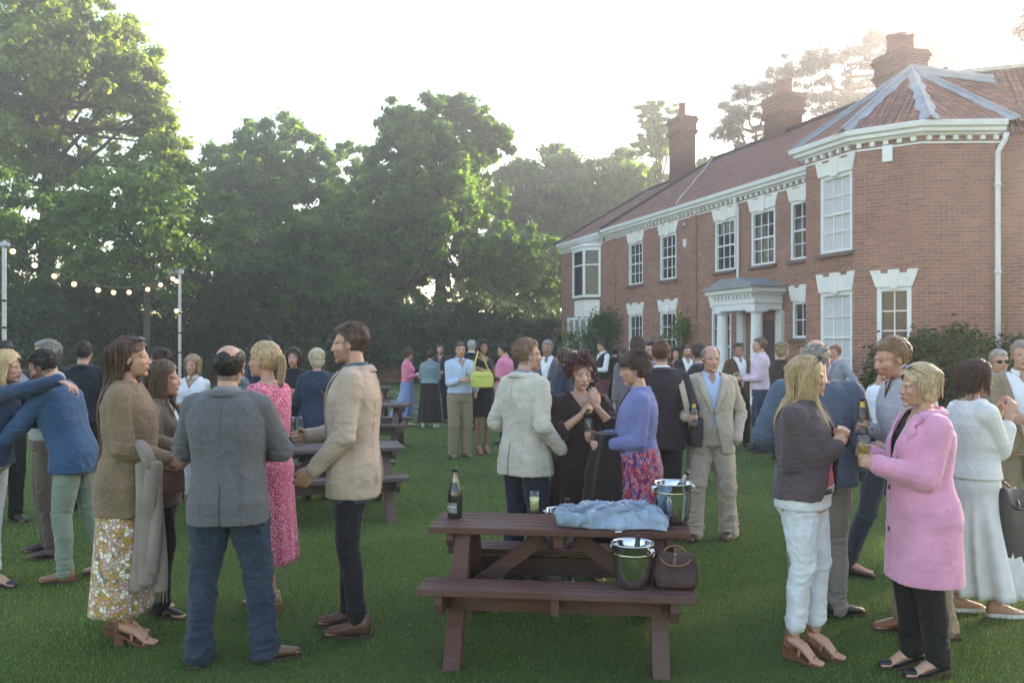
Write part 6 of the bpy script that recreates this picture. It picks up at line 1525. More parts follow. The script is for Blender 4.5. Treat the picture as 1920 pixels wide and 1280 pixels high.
P5 = person(664, 1182, 1.875, 180, 'tall bearded man in beige blazer and black jeans facing left', hair=('quiff', (.10, .055, .036), .3, (.20, .12, .08)), beard=((.06, .035, .025), .45), top=sh(cloth('petrol denim shirt', (.055, .085, .12)), collar='open', hem=.74, ease=.024),
    jacket=jk(BGB, (1.05, .76, .085, .07), .06, hem=.765, ease=.024), bottom=tr(cloth('black jeans', (.014, .012, .016)), ease=.004, hem=.11), shoes=('boot', (.10, .045, .035)),
    arms={'r': dict(p=(.10, .27, 1.08), pose='grip', pole=(.4, -1, -.5)), 'l': dict(p=(-.19, .18, .93), pole=(-.5, -1, -.1), pose='relax')}, feet={'r': (.08, .06, 6), 'l': (-.10, -.02, 4)}, pitch=4)
hold(P5, 'r', 'wine', 'wine glass with a little white wine held by the beige blazer man', .3)
BLS = cloth('blue denim shirt', (.032, .075, .160), mode='denim', c2=(.05, .105, .20))
P6 = person(140, 1086, 1.74, 182, 'bearded man in blue shirt and pale green chinos leaning into a hug', hair=('short', HD_), beard=((.022, .014, .012), .9), lean=17, top=dict(mat=BLS, name='shirt', ease=.026, hem=.80, neck='crew', collar='closed', sl_ease=.018, sleeve=.93, amp=.007),
    bottom=tr(cloth('pale green chinos', (.20, .245, .20)), ease=.010, hem=.07), shoes=('dress', (.22, .10, .055)), arms={'l': dict(p=(-.16, .50, .98), abs=1, pole=(-.3, -.5, -1), pose='relax'), 'r': dict(p=(.15, .55, 1.15), abs=1)}, pitch=22, feet={'r': (.10, -.18, 8), 'l': (-.10, .04, 4)})
P7 = person(-22, 1095, 1.68, 2, 'blonde hugger in navy shirt and white jeans cut by the left edge', 'w', hair=('long', HBL, .35), lean=10, top=dict(mat=cloth('navy chambray', (.028, .048, .10), mode='denim', c2=(.045, .075, .14)), name='shirt', ease=.024, hem=.86, neck='crew', sl_ease=.016, amp=.006),
    bottom=tr(WHITEJ, ease=.008, hem=.12), shoes=('pump', (.03, .03, .05), .03), arms={'r': dict(p=(.16, .60, 1.50), abs=1, pole=(1, -.3, -.5), d=(.05, 1, -.35), n=(0, -.3, -1)), 'l': dict(p=(-.2, .5, 1.35), abs=1)}, feet={'r': (.08, .10, 8), 'l': (-.1, -.1, 0)})
P8 = person(92, 1040, 1.785, 215, 'grey haired man with spectacles and brown trousers behind the huggers', hair=('quiff', HG, .3, (.42, .41, .40)), yaw=6, top=dict(mat=cloth('grey polo', (.30, .31, .32)), ease=.016, hem=.93, neck='crew', sleeve=1), bottom=tr(cloth('brown chinos', (.095, .070, .055)), ease=.02, belt=BELT, amp=.007),
    shoes=('dress', (.035, .022, .02)), extras=[specs()], arms={'r': dict(p=(.04, .20, 1.42), pose='hold'), 'l': bentL}, feet={'r': (.16, 0, 10), 'l': (-.16, 0, 20)})
P9 = person(156, 955, 1.79, 95, 'cropped hair man in black jacket seen from behind at the left', hair=('short', (.03, .022, .018)), jacket=jk(cloth('black bomber', (.016, .018, .026)), hem=.9), bottom=tr(BLACKT), arms={'r': bentR, 'l': bentL})
P10 = person(8, 980, 1.78, 320, 'dark haired man with face cut by the far left edge', hair=('short', HD_), top=sh(cloth('black shirt a', (.02, .02, .025))), bottom=tr(BLACKT), pitch=10)
P11 = person(303, 958, 1.71, 175, 'woman with dark curly bob in navy jacket left of the shorter pole', 'w', hair=('bob', (.045, .022, .018), .17), jacket=jk(NAVY, None, None, name='cardigan', hem=.84), bottom=tr(NAVYT), arms={'l': dict(p=(-.05, .25, 1.02), pose='hold'), 'r': bentR})
P12 = person(362, 935, 1.63, 268, 'smiling fair haired woman in white blouse with navy coat over her arm', 'w', hair=('long', (.36, .25, .14), .30), smile=1, top=dict(mat=WSH, name='blouse', ease=.018, hem=.9, neck='v', collar='open'), bottom=tr(WHITEJ), arms={'r': gR, 'l': dict(p=(-.02, .22, 1.12), pose='hold')},
    extras=[lambda P: child(P, 'coat_over_arm', (lambda s: (s.loft([ring_at(TW, z, 1, lambda q: q+vec(-.05, .19+.02*sin(z*20), -.12), -.08+.02*sin(z*15), 20) for z in (.80, .9, 1.0, 1.1, 1.2, 1.26)]), s)[1])(Shell()), NAVY)])
hold(P12, 'r', 'wine', 'wine glass held up by the smiling woman in the white blouse', .3)
P13 = person(440, 975, 1.70, 60, 'fair haired guest in grey patterned top mostly behind the balding man', 'w', hair=('bob', (.33, .27, .17), .15), top=dict(mat=cloth('grey mottled top', (.07, .08, .09), mode='dots', c2=(.22, .24, .24)), ease=.02, hem=.8, neck='crew'), bottom=tr(BLACKT), arms={'r': bentR, 'l': bentL})
P14 = person(487, 930, 1.87, 10, 'dark haired man in navy suit looking right, behind the blonde ponytail', hair=('quiff', HD_), pitch=14, top=sh(LBLUE, collar='open'), jacket=jk(NAVY), bottom=tr(NAVYT), arms={'r': bentR, 'l': bentL})
P15 = person(551, 908, 1.70, 272, 'long dark haired woman in black holding a glass beside the denim coat woman', 'w', hair=('long', (.035, .018, .015), .34), top=dict(mat=DKS, ease=.022, hem=.9, neck='crew'), jacket=jk(cloth('black sheer wrap', (.018, .018, .02)), None, None, name='wrap', ease=.035, hem=.86, sl_ease=.028),
    bottom=dict(mat=cloth('dark dotted skirt', (.02, .018, .016), mode='dots', c2=(.14, .11, .08)), kind='skirt', hem=.35, name='skirt', flare=.05), arms={'r': dict(p=(.10, .26, 1.10), pose='grip'), 'l': dict(p=(-.08, .28, 1.14), pose='grip')}, shoes=('boot', (.02, .02, .02)))
hold(P15, 'r', 'flute', 'red wine flute held low by the long haired woman in black', .5)
P16 = person(594, 935, 1.70, 112, 'woman with pale blonde bob in long dark denim coat, strap across her back', 'w', fat=1.1, hair=('bob', (.56, .47, .33), .19), jacket=jk(cloth('indigo denim coat', (.020, .030, .058), mode='denim', c2=(.04, .058, .095)), None, None, name='coat', hem=.74, ease=.030), bottom=dict(mat=BLACKT, kind='skirt', hem=.4, name='skirt'),
    arms={'l': dict(p=(-.15, .28, 1.14), pose='grip'), 'r': bentR}, extras=[lambda P: child(P, 'bag_strap', (lambda s: (s.tube([P['up1'](p) for p in ((-.10, .02, 1.46), (-.06, -.125, 1.38), (.06, -.155, 1.2), (.17, -.12, 1.02), (.2, -.02, .92))], [(.009, .004)]*5, 8), s)[1])(Shell()), TAN)])
hold(P16, 'l', 'wine', 'wine glass held out by the blonde woman in the denim coat', .4)

# --- middle distance, left of centre
P17 = person(764, 797, 1.665, 350, 'woman in bright pink denim jacket and long pale blue skirt looking down', 'w', hair=('wavy', (.09, .05, .03), .26), pitch=26, top=dict(mat=WSH, ease=.01, hem=.95), jacket=dict(mat=cloth('bubblegum denim', (.66, .20, .30)), name='jacket', ease=.022, hem=1.0, neck='crew', sleeve=.92, collar='open'),
    bottom=dict(mat=cloth('sky blue skirt', (.19, .26, .44)), kind='skirt', hem=.20, flare=.10, pleats=1.1, top=1.02, name='skirt', wind=(.0, -.12)), shoes=('pump', (.5, .32, .28), .0), arms={'r': dict(p=(.07, .26, 1.16), pose='hold'), 'l': bentL}, feet={'r': (.06, .02, 5), 'l': (-.06, -.05, 5)})
P18 = person(806, 800, 1.66, 85, 'guest seen from behind in light denim jacket and wide black trousers', 'w', fat=1.18, hair=('short', (.035, .018, .014)), jacket=dict(mat=cloth('stonewashed denim', (.13, .19, .22), mode='denim', c2=(.24, .32, .35)), name='jacket', ease=.026, hem=.98, neck='crew', collar='closed'),
    bottom=dict(mat=cloth('wide black trousers', (.020, .014, .016)), kind='skirt', hem=.12, flare=.05, top=1.02, name='wide_trousers', pleats=.6), shoes=('trainer', (.72, .72, .72)), arms={'r': bentR, 'l': bentL}, feet={'r': (.13, -.02, 15), 'l': (-.13, -.02, 15)})
P19 = person(826, 791, 1.78, 262, 'bearded man in black open shirt behind the light denim jacket', hair=('short', HD_), beard=((.03, .02, .015), .6), smile=1, top=sh(cloth('grey tee', (.12, .12, .13)), collar=None), jacket=jk(cloth('black shirt b', (.022, .022, .026)), (1.0, .8, .05, .05), None, name='overshirt'), bottom=tr(NAVYT), arms={'r': bentR, 'l': bentL})
P20 = person(862, 857, 1.80, 292, 'man in light blue shirt and khaki chinos looking towards the camera', hair=('short', (.075, .045, .03)), yaw=-8, top=sh(LBLUE, collar='open', ease=.020, hem=.96, sleeve=.82, roll=True, necklow=-.02, amp=.006), bottom=tr(KHAKI, ease=.024, belt=BELT, amp=.008, top=1.02), shoes=('dress', (.17, .13, .09)),
    arms={'r': dict(p=(.06, .27, 1.16), pose='grip', pole=(.6, -1, -.4)), 'l': pocL}, extras=[lambda P: child(P, 'sunglasses', (lambda s: (s.tube([P['up1'](q) for q in ((.0, .125, 1.36), (.012, .135, 1.32), (.015, .135, 1.26))], [.004]*3, 6), s.ell(P['up1']((.015, .138, 1.25)), (.016, .006, .022)), s)[2])(Shell()), BLACKF)])
hold(P20, 'r', 'flute', 'flute held at the waist by the light blue shirt man', .5)
P21 = person(884, 806, 1.87, 70, 'white haired man in black jacket behind the light blue shirt man', hair=('short', (.42, .41, .40)), top=sh(WSH, collar='closed'), jacket=jk(DKS), bottom=tr(NAVYT), arms={'r': bentR, 'l': pocL}, fat=1.1)
P22 = person(905, 850, 1.76, 300, 'dark haired smiling woman in black dress with a yellow bag on her shoulder', 'w', skin=(.30, .155, .10), hair=('long', HD_, .30), smile=1, yaw=-12, top=dict(mat=DKS, ease=.010, hem=.95, sleeve=.05, neck='scoop'), bottom=dict(mat=cloth('black pencil skirt', (.018, .014, .018)), kind='skirt', hem=.52, flare=-.01, pleats=0, name='skirt', top=1.05, ease=.012),
    shoes=('sandal', (.10, .035, .03), .07), arms={'r': dict(p=(.06, .18, 1.25), pole=(1, .2, .2), pose='fist'), 'l': dict(p=(-.14, .26, 1.12), pose='grip')}, feet={'r': (.07, .0, 10), 'l': (-.08, -.03, 10)})
q = at(904, 727, 13.0); yb = satchel(q, 'bright yellow slouchy handbag hanging at the dark haired woman', R(0), .36, .12, .24, plain('yellow leather', (.55, .54, .10), .45, .08, 10), plain('yellow leather', (.55, .54, .10)), closed=.5)
s = Shell(); s.tube([(-.15, 0, .20), (-.10, -.01, .42), (-.06, .02, .56), (.0, .05, .50), (.12, 0, .22)], [(.014, .005)]*5, 8); s.obj('shoulder_strap', [plain('yellow leather', (.6, .6, .08))], yb, True)
P23 = person(893, 795, 1.62, 180, 'short brown haired guest far off between the white haired man and the yellow bag', hair=('short', (.11, .05, .03)), top=sh(DKS), bottom=tr(BLACKT))
P24 = person(946, 832, 1.80, 160, 'man in pink polo shirt turned to the left', hair=('short', (.035, .025, .02)), yaw=10, pitch=16, top=dict(mat=cloth('pink polo', (.66, .22, .36)), ease=.018, hem=.86, sleeve=.46, neck='crew', collar='open', sl_ease=.018), bottom=tr(NAVYT), arms={'r': gR, 'l': dict(p=(-.12, .26, 1.12), pose='grip')})
hold(P24, 'l', 'flute', 'tall glass held by the man in the pink polo shirt', .5)
# --- centre foreground group behind the near table
CRM = cloth('cream linen blazer', (.52, .48, .405), bump=.25)
P25 = person(985, 1092, 1.79, 42, fat=.94, label='man in cream linen blazer seen from behind with hand in pocket', hair=('short', (.19, .115, .065)), yaw=-26, top=sh(cloth('check grey shirt', (.18, .2, .2), mode='stripe', c2=(.4, .4, .4)), ease=.014, hem=.84), jacket=jk(CRM, (1.0, .74, .06, .12), .06, hem=.77, ease=.024, flare=.02, amp=.006, sl_ease=.017),
    bottom=tr(NAVYT, ease=.02), arms={'r': dict(p=(.225, .13, .95), pole=(.25, -1, 0), hide=True), 'l': dict(p=(-.20, .16, 1.02), pole=(-.3, -1, -.2), hide=True)}, feet={'r': (.12, 0, 10), 'l': (-.12, 0, 10)})
MAR = cloth('maroon brown drape', (.026, .012, .012), sheen=.2)
P26 = person(1088, 1085, 1.63, 285, 'woman with curly dark red hair raising a flute, in dark draped dress', 'w', hair=('curly', (.085, .020, .020), 1.25, (.20, .045, .04)), fat=1.12, yaw=-4, pitch=6, top=dict(mat=MAR, name='dress_top', ease=.030, hem=.80, sleeve=.62, sl_ease=.030, neck='v', necklow=.03, amp=.012),
    bottom=dict(mat=MAR, kind='skirt', hem=.30, flare=.06, ease=.03, name='dress_skirt', pleats=1), shoes=('boot', (.02, .02, .02)), arms={'r': dict(p=(.075, .21, 1.30), pose='grip', d=(-.45, .25, .85), pole=(1, -.4, -1)), 'l': dict(p=(-.075, .15, 1.36), pose='relax', d=(.12, -.1, 1), n=(.2, -1, 0), pole=(-1, -.1, -1))}, extras=[necklace((.6, .62, .4), .004, .09)])
g = grip(P26, 'r'); stem(g+vec(0, -.0, -.13), 'champagne flute raised before her face by the curly red haired woman', 'flute', (0, R(-6), 0), .3, 'glasses held by guests')
SPL = cloth('red and blue splashed print', (.5, .1, .1), mode='splash', scale=2.3)
def shawl(P):
    s = Shell(); a = P['A']['l']; b = P['A']['r']; r = np.random.default_rng(8); rings = []; n = 36; an = np.linspace(0, 2*pi, n, endpoint=False)
    c0 = (a['E']*.25+a['W']*.75)*.62+b['W']*.38
    for t in np.linspace(0, 1, 16):
        hw = .13+.06*sin(t*2.6); hd_ = .08+.03*sin(t*3); ph = t*3
        rings.append(np.stack([np.cos(an)*hw*(1+.12*np.sin(an*5+ph))+c0[0]+.02*sin(t*4), np.sin(an)*(hd_+.08*t)*(1+.18*np.sin(an*7+ph*1.4))+c0[1]-.02*t, np.full(n, c0[2]+.055-.66*t)+.015*np.sin(an*4)*t], 1))
    s.loft(rings); child(P, 'shawl', s, cloth('black fringed shawl', (.016, .010, .010), bump=.7))
P27 = person(1196, 1110, 1.67, 176, 'woman in violet blue cardigan and splashed red dress with black shawl on her arm', 'w', fat=1.12, hair=('pixie', (.055, .026, .020), .3, (.13, .06, .04)), pitch=12, top=dict(mat=SPL, name='dress_top', ease=.014, hem=.9, neck='scoop', necklow=.03), jacket=dict(mat=cloth('violet blue cardigan', (.155, .17, .36), bump=.15), name='cardigan', ease=.022, hem=.98, open_=(1.0, .9, .085, .10), neck='none', sl_ease=.013, sleeve=.9),
    bottom=dict(mat=SPL, kind='skirt', hem=.40, flare=.05, ease=.03, name='dress_skirt', pleats=.8, top=1.04), shoes=('pump', (.03, .02, .02), .02), arms={'r': dict(p=(.10, .29, 1.10), pose='grip'), 'l': dict(p=(-.12, .25, 1.06), pose='grip')}, extras=[necklace((.75, .74, .7), .006, .04), shawl])
hold(P27, 'r', 'wine', 'wine glass held by the woman in the violet blue cardigan', .3)
P28 = person(1240, 1010, 1.79, 88, 'auburn haired man in dark suit seen from behind, pale strap on his right shoulder', hair=('short', (.12, .045, .028)), yaw=-6, top=sh(WSH, collar='closed', neck='crew'), jacket=jk(cloth('charcoal plum suit', (.030, .022, .030)), hem=.78, ease=.030), bottom=tr(cloth('charcoal plum trousers', (.026, .02, .028))), arms={'r': dict(p=(.22, .1, 1.0), pose='fist'), 'l': bentL})
s = Shell(); cx = P28['world']; s.tube([cx(vec(*p)) for p in ((.13, .06, 1.30), (.135, .055, 1.42), (.135, -.04, 1.455), (.16, -.15, 1.30), (.20, -.16, 1.12), (.24, -.12, .98))], [(.026, .005)]*6, 10, side=(1, 0, 0))
sb = empty('messenger_bag', (0, 0, 0)); sb.location = tuple(cx(vec(.27, -.04, .82))); tag(sb, 'dark plum messenger bag on a pale strap at the dark suited man', 'bag')
s.v = [v-np.array(sb.location) for v in s.v]; s.obj('strap', [cloth('pale webbing', (.42, .37, .28))], sb, True)
s = Shell(); s.box((-.045, -.15, 0), (.045, .15, .24)); s.box((.046, -.152, .06), (.054, .152, .245)); s.box((-.054, -.152, .10), (-.046, .152, .245)); o = s.obj('bag_body', [plain('plum leather', (.035, .022, .032), .5)], sb, True); bevel(o, .02, 3)
LIN = cloth('oatmeal linen suit', (.44, .36, .285), bump=.3)
P29 = person(1332, 1008, 1.735, 268, 'bald man in oatmeal linen suit holding a beer bottle', hair=None, yaw=8, pitch=2, fat=1.05, top=sh(cloth('pale blue striped shirt', (.45, .53, .68), mode='stripe', c2=(.3, .38, .58), bump=.1), collar='open', ease=.013), jacket=jk(LIN, (1.12, .74, .085, .085), .075, hem=.77, ease=.027, amp=.007, buttons=None),
    bottom=tr(LIN, ease=.024, amp=.010, hem=.045, flare=.012), shoes=('dress', (.075, .04, .03)), arms={'r': dict(p=(.24, .20, 1.10), pose='grip', pole=(.5, -1, -.5)), 'l': dict(p=(-.22, .07, .90), pole=(-1, -.9, 0), hide=True)}, feet={'r': (.16, .06, 20), 'l': (-.17, 0, 24)})
hold(P29, 'r', 'beer', 'brown beer bottle with yellow neck label held by the bald man in linen')
hb = make_hair  # the bald man keeps a grey fringe of hair at the sides
make_hair(P29, 'balding', (.20, .18, .16))
# --- centre far group
P30 = person(1130, 792, 1.87, 200, 'man in dark waistcoat with white sleeves and maroon trousers', hair=('short', (.05, .03, .025)), pitch=20, top=sh(WSH, ease=.016), jacket=dict(mat=DKS, name='waistcoat', vest=True, ease=.022, hem=.92, neck='v', necklow=.05), bottom=tr(cloth('maroon trousers', (.14, .035, .045)), top=1.03), arms={'l': dict(p=(-.12, .28, 1.10), pose='hold'), 'r': bentR})
P31 = person(1058, 880, 1.70, 150, 'woman with wavy highlighted brown hair in dark blue coat behind the cream blazer', 'w', hair=('wavy', (.085, .05, .035), .36, (.26, .17, .11)), jacket=jk(cloth('ink blue coat', (.030, .036, .065)), None, None, name='coat', hem=.6, ease=.03), bottom=tr(BLACKT), arms={'r': bentR, 'l': bentL})
P32 = person(1027, 862, 1.83, 250, 'man in grey jacket and white shirt half hidden behind the cream blazer', skin=(.33, .19, .13), hair=('short', HG), top=sh(WSH), jacket=jk(GREYJ, (1.05, .78, .10, .08)), bottom=tr(NAVYT), arms={'r': gR, 'l': bentL})
P33 = person(1101, 812, 1.66, 265, 'small dark haired woman looking down beside the waistcoat man', 'w', hair=('long', HD_, .26), pitch=20, top=dict(mat=WSH, ease=.014, neck='v'), jacket=jk(DKS, (1.0, .8, .10, .04), None), bottom=tr(BLACKT), arms={'r': bentR, 'l': bentL})
P34 = person(1077, 802, 1.63, 95, 'blonde head far off behind the wavy haired woman', 'w', hair=('bob', HBL, .16), top=dict(mat=cloth('taupe top', (.22, .18, .15)), neck='crew'), bottom=tr(BLACKT))
P35 = person(1152, 790, 1.73, 80, 'dark haired guest just right of the waistcoat man', hair=('short', HD_), jacket=jk(DKS), bottom=tr(BLACKT))
P36 = person(1168, 775, 1.70, 120, 'brown haired guest in grey jacket farther behind the waistcoat man', hair=('short', HB), jacket=jk(GREYJ), bottom=tr(KHAKI))
P56 = person(1097, 775, 1.74, 280, 'distant guest in grey coat above the small dark haired woman', hair=('short', HB), jacket=jk(GREYJ), bottom=tr(BLACKT))
P37 = person(1196, 952, 1.84, 96, 'broad man in mauve grey jacket seen from behind with pink collar', hair=('short', (.06, .035, .025)), top=sh(cloth('pink shirt', (.62, .40, .46)), collar='closed', neck='crew'), jacket=jk(cloth('mauve grey jacket', (.15, .12, .15), mode='tweed', c2=(.2, .17, .2)), ease=.028), bottom=tr(NAVYT), arms={'r': bentR, 'l': bentL}, fat=1.1)
P38 = person(1226, 920, 1.80, 205, 'bearded man with sunglasses on his cap of dark hair facing the mauve jacket', hair=('short', HD_), beard=((.05, .03, .02), .7), extras=[specs('head', (.02, .02, .06))], top=sh(LBLUE), bottom=tr(NAVYT), arms={'r': bentR, 'l': bentL})
P39 = person(1312, 905, 1.77, 150, 'man in black jumper with pink collar behind the bald man', hair=('short', (.045, .03, .025)), yaw=-50, top=sh(cloth('pink shirt', (.62, .40, .46)), collar='open'), jacket=dict(mat=DKS, name='jumper', ease=.03, hem=.85, neck='crew'), bottom=tr(BLACKT), arms={'r': bentR, 'l': bentL}, fat=1.15)
P40 = person(1288, 830, 1.76, 275, 'man in dark jacket with bright white shirt left of the bald man', hair=('short', HD_), beard=((.03, .02, .02), .5), top=sh(WSH), jacket=jk(DKS, (.98, .78, .10, .06)), bottom=tr(BLACKT), arms={'r': bentR, 'l': bentL})
P55 = person(1268, 815, 1.70, 250, 'guest in burgundy top between the dark suit and the white shirt', 'w', hair=('long', HD_, .28), top=dict(mat=cloth('burgundy top', (.12, .025, .035)), neck='v'), bottom=tr(BLACKT))
# --- right of centre
P41 = person(1384, 838, 1.79, 288, 'man in brown blazer and white shirt with sunglasses pushed into dark hair', skin=(.36, .19, .13), hair=('short', (.05, .04, .035)), yaw=-22, smile=1, top=sh(WSH, ease=.014, hem=.90), jacket=jk(cloth('brown blazer', (.085, .050, .035)), (.95, .78, .11, .11), .05), bottom=tr(BLACKT), extras=[specs('head', (.3, .3, .35))], arms={'r': dict(p=(.20, .16, 1.02), pose='hold'), 'l': gL}, feet={'r': (.14, 0, 10), 'l': (-.12, .08, 10)})
P42 = person(1426, 848, 1.88, 170, 'man in pale pink shirt with rolled cuffs and dark jeans facing left', hair=('quiff', (.17, .10, .06)), smile=1, top=sh(cloth('pale pink shirt', (.64, .50, .60)), ease=.020, hem=.95, sleeve=.9), bottom=tr(D_BLUE, ease=.018, belt=BELT), arms={'r': gR, 'l': dict(p=(-.10, .28, 1.10), pose='grip')}, feet={'r': (.12, .05, 5), 'l': (-.12, -.04, 5)})
hold(P42, 'l', 'wine', 'glass in the near hand of the pale pink shirt man', .4)
P43 = person(1466, 862, 1.79, 20, 'woman with tied back fair hair in long black coat holding a wine glass', 'w', fat=1.15, hair=('bob', (.26, .18, .11), .13), extras=[specs('head', (.03, .03, .03))], jacket=jk(cloth('black coat', (.020, .014, .012)), None, None, name='coat', hem=.45, ease=.035, flare=.05), bottom=tr(BLACKT), arms={'r': dict(p=(.08, .36, 1.20), pose='grip'), 'l': bentL})
hold(P43, 'r', 'wine', 'wine glass held out by the woman in the long black coat', .5)
P44 = person(1506, 838, 1.78, 262, 'brown haired man in plum jacket between the black coat and the bald crown', hair=('quiff', (.10, .05, .03)), top=sh(WSH, necklow=.0), jacket=jk(cloth('plum jacket', (.10, .07, .09)), (1.0, .78, .07, .05)), bottom=tr(BLACKT), arms={'r': bentR, 'l': bentL})
P45 = person(1527, 822, 1.80, 92, 'distant balding man seen from behind against the white bay window', hair=('balding', (.10, .06, .04)), jacket=jk(cloth('burgundy jacket', (.10, .04, .05))), bottom=tr(BLACKT))
P46 = person(1567, 845, 1.75, 190, 'ginger haired man in pale grey suit with hand on hip', hair=('short', (.24, .085, .035)), yaw=14, top=sh(cloth('pink shirt', (.62, .40, .46)), collar='open'), jacket=jk(cloth('pale grey suit', (.24, .26, .30)), ease=.026), bottom=tr(cloth('pale grey trousers', (.22, .24, .28))), arms={'l': dict(p=(-.22, .02, 1.0), pole=(-.6, -1, 0), hide=True), 'r': gR})
# --- right foreground group
P47 = person(1530, 1160, 1.77, 72, 'big bald man in slate blue jumper with hand on hip behind the blonde', hair=None, fat=1.28, pitch=8, top=dict(mat=cloth('slate blue jumper', (.080, .108, .155), bump=.3), name='jumper', ease=.022, hem=.84, sl_ease=.020, neck='crew', amp=.006), bottom=tr(cloth('stone trousers', (.25, .23, .21)), ease=.010, hem=.045),
    shoes=('dress', (.025, .022, .025)), arms={'l': dict(p=(-.19, .12, 1.00), pole=(-.7, -.8, -.1), hide=True), 'r': dict(p=(.25, .10, .90), pole=(.5, -1, 0), hide=True)}, feet={'r': (.13, .12, 58), 'l': (-.10, -.0, 0)})
make_hair(P47, 'balding', (.26, .24, .22))
BMB = cloth('plum grey bomber', (.085, .060, .066), bump=.2)
def bomber_hem(sh_, P):
    for z in (.885, .90, .915): pass
P48 = person(1508, 1232, 1.60, -34, 'blonde woman in plum bomber jacket, coral top and white jeans', 'w', fat=1.16, hair=('long', (.50, .34, .18), .44, (.85, .66, .42)), yaw=30, top=dict(mat=cloth('coral blouse', (.70, .10, .16)), name='blouse', ease=.018, hem=.95, neck='v', necklow=.02), jacket=dict(mat=BMB, name='bomber_jacket', ease=.036, hem=.90, hem_ease=-.010, open_=(1.36, .88, .04, .15), neck='none', sl_ease=.028, collar='open', amp=.007),
    bottom=tr(WHITEJ, ease=.010, hem=.15, flare=.008, belt=BELT, top=.97), shoes=('wedge', (.26, .11, .06), .07), arms={'r': dict(p=(.07, .19, 1.20), pose='fist', d=(-.35, .35, .8), pole=(.3, -1, -.6)), 'l': dict(p=(-.03, .20, 1.24), pose='fist', d=(.3, .3, .8))}, extras=[specs('head', (.05, .04, .04))], feet={'r': (.07, -.02, 12), 'l': (-.08, .06, 4)})
P49 = person(1650, 1078, 1.70, 330, bow=7, label='man in white linen shirt walking behind the bearded man with the beer', hair=('short', (.22, .13, .08)), top=dict(mat=WSH, name='shirt', ease=.024, hem=.84, neck='v', necklow=.0, sl_ease=.02, amp=.007), bottom=tr(cloth('dark slate jeans', (.030, .036, .050), mode='denim', c2=(.06, .07, .09)), ease=.008), shoes=('boot', (.06, .035, .03)), arms={'r': dict(p=(.16, .26, 1.02), pose='fist'), 'l': bentL}, feet={'r': (.12, -.20, 5), 'l': (-.10, .22, 5)}, pitch=12, lean=4)
CHK = cloth('navy gingham', (.62, .62, .66), mode='check', c2=(.05, .06, .13), scale=1.2, bump=.1)
P50 = person(1722, 1190, 1.80, 183, lean=11, label='bearded ginger man in gingham shirt and khaki trousers behind the pink coat', hair=('quiff', (.20, .115, .06), .3, (.36, .24, .14)), beard=((.24, .11, .06), .55), pitch=10, top=sh(CHK, ease=.020, hem=.86), bottom=tr(KHAKI, ease=.018), shoes=('boot', (.22, .09, .045)), arms={'r': dict(p=(.08, .20, 1.22), pose='grip'), 'l': dict(p=(-.12, .20, 1.12), pose='hold')}, feet={'r': (.09, .05, 4), 'l': (-.09, -.09, 4)})
hold(P50, 'r', 'beer', 'dark beer bottle held at the chest behind the pink coat lapel', dz=.07)
PNK = cloth('candy pink wool coat', (.66, .29, .43), bump=.3, sheen=.4)
def coat_lapel(ex, P, surf): pass
P51 = person(1730, 1262, 1.585, 178, 'blonde woman in long candy pink coat and black trousers holding a glass', 'w', fat=1.10, bust=1.08, hair=('bob', (.60, .44, .26), .23, (.9, .75, .52)), pitch=4, jacket=jk(PNK, (1.16, .50, .09, .0), .10, name='coat', hem=.50, ease=.036, flare=.012, sl_ease=.030, amp=.0035, buttons=(.78, 1.02, 2, .03, .016)), top=dict(mat=DKS, ease=.012, neck='v'),
    bottom=tr(BLACKT, ease=.022, hem=.09), shoes=('pump', (.014, .014, .018), .045), arms={'l': dict(p=(-.13, .30, 1.17), pose='grip', pole=(-.3, -1, -.6)), 'r': dict(p=(.12, .26, 1.20), pose='hold')}, extras=[specs('head', (.1, .1, .12))], feet={'r': (.07, .05, 4), 'l': (-.08, -.03, 4)})
hold(P51, 'l', 'wine', 'wine glass with pale wine held by the woman in the pink coat', .35)
IVORY = cloth('ivory cotton dress', (.66, .65, .63), bump=.15)
P52 = person(1826, 1150, 1.63, 5, 'dark haired woman in long ivory dress with hands raised to her chin', 'w', hair=('wavy', (.060, .030, .022), .30, None, 1.8), top=dict(mat=IVORY, name='dress_top', ease=.028, hem=.94, sl_ease=.035, sleeve=.8, neck='v'), bottom=dict(mat=IVORY, kind='skirt', hem=.17, flare=.10, pleats=1.2, name='dress_skirt', top=1.04, ease=.02, wind=(0, .03)), shoes=('trainer', (.45, .25, .18)),
    arms={'r': dict(p=(.06, .22, 1.36), pose='hold', d=(-.1, .3, 1)), 'l': dict(p=(-.05, .22, 1.37), pose='hold', d=(.1, .3, 1))}, feet={'r': (.07, .14, 10), 'l': (-.07, -.04, 4)})
satchel(P52['world'](P52['A']['r']['E'])+vec(.05, -.06, -.66), 'soft dark bag hanging from the arm of the woman in the ivory dress', R(25), .24, .12, .42, plain('dark nylon', (.05, .042, .045), .6), BLACKF, closed=.4)
P53 = person(1872, 985, 1.70, 262, 'older man in sunglasses and blue grey top behind the ivory dress', hair=('short', (.34, .30, .26)), extras=[specs('eyes', (.02, .02, .02))], top=sh(cloth('blue grey shirt', (.28, .32, .42)), ease=.02), jacket=jk(cloth('taupe gilet', (.22, .17, .15)), (.95, .8, .10, .10), None, vest=True, name='gilet'), bottom=tr(KHAKI), arms={'r': bentR, 'l': bentL})
P54 = person(1915, 1045, 1.78, 250, 'tall man in tan jacket and white shirt cut by the right edge', hair=('short', (.25, .2, .16)), top=sh(WSH, ease=.02), jacket=jk(cloth('tan jacket', (.26, .20, .13)), (.95, .78, .12, .12)), bottom=tr(KHAKI), arms={'r': dict(p=(.12, .30, 1.12), pose='hold'), 'l': bentL})
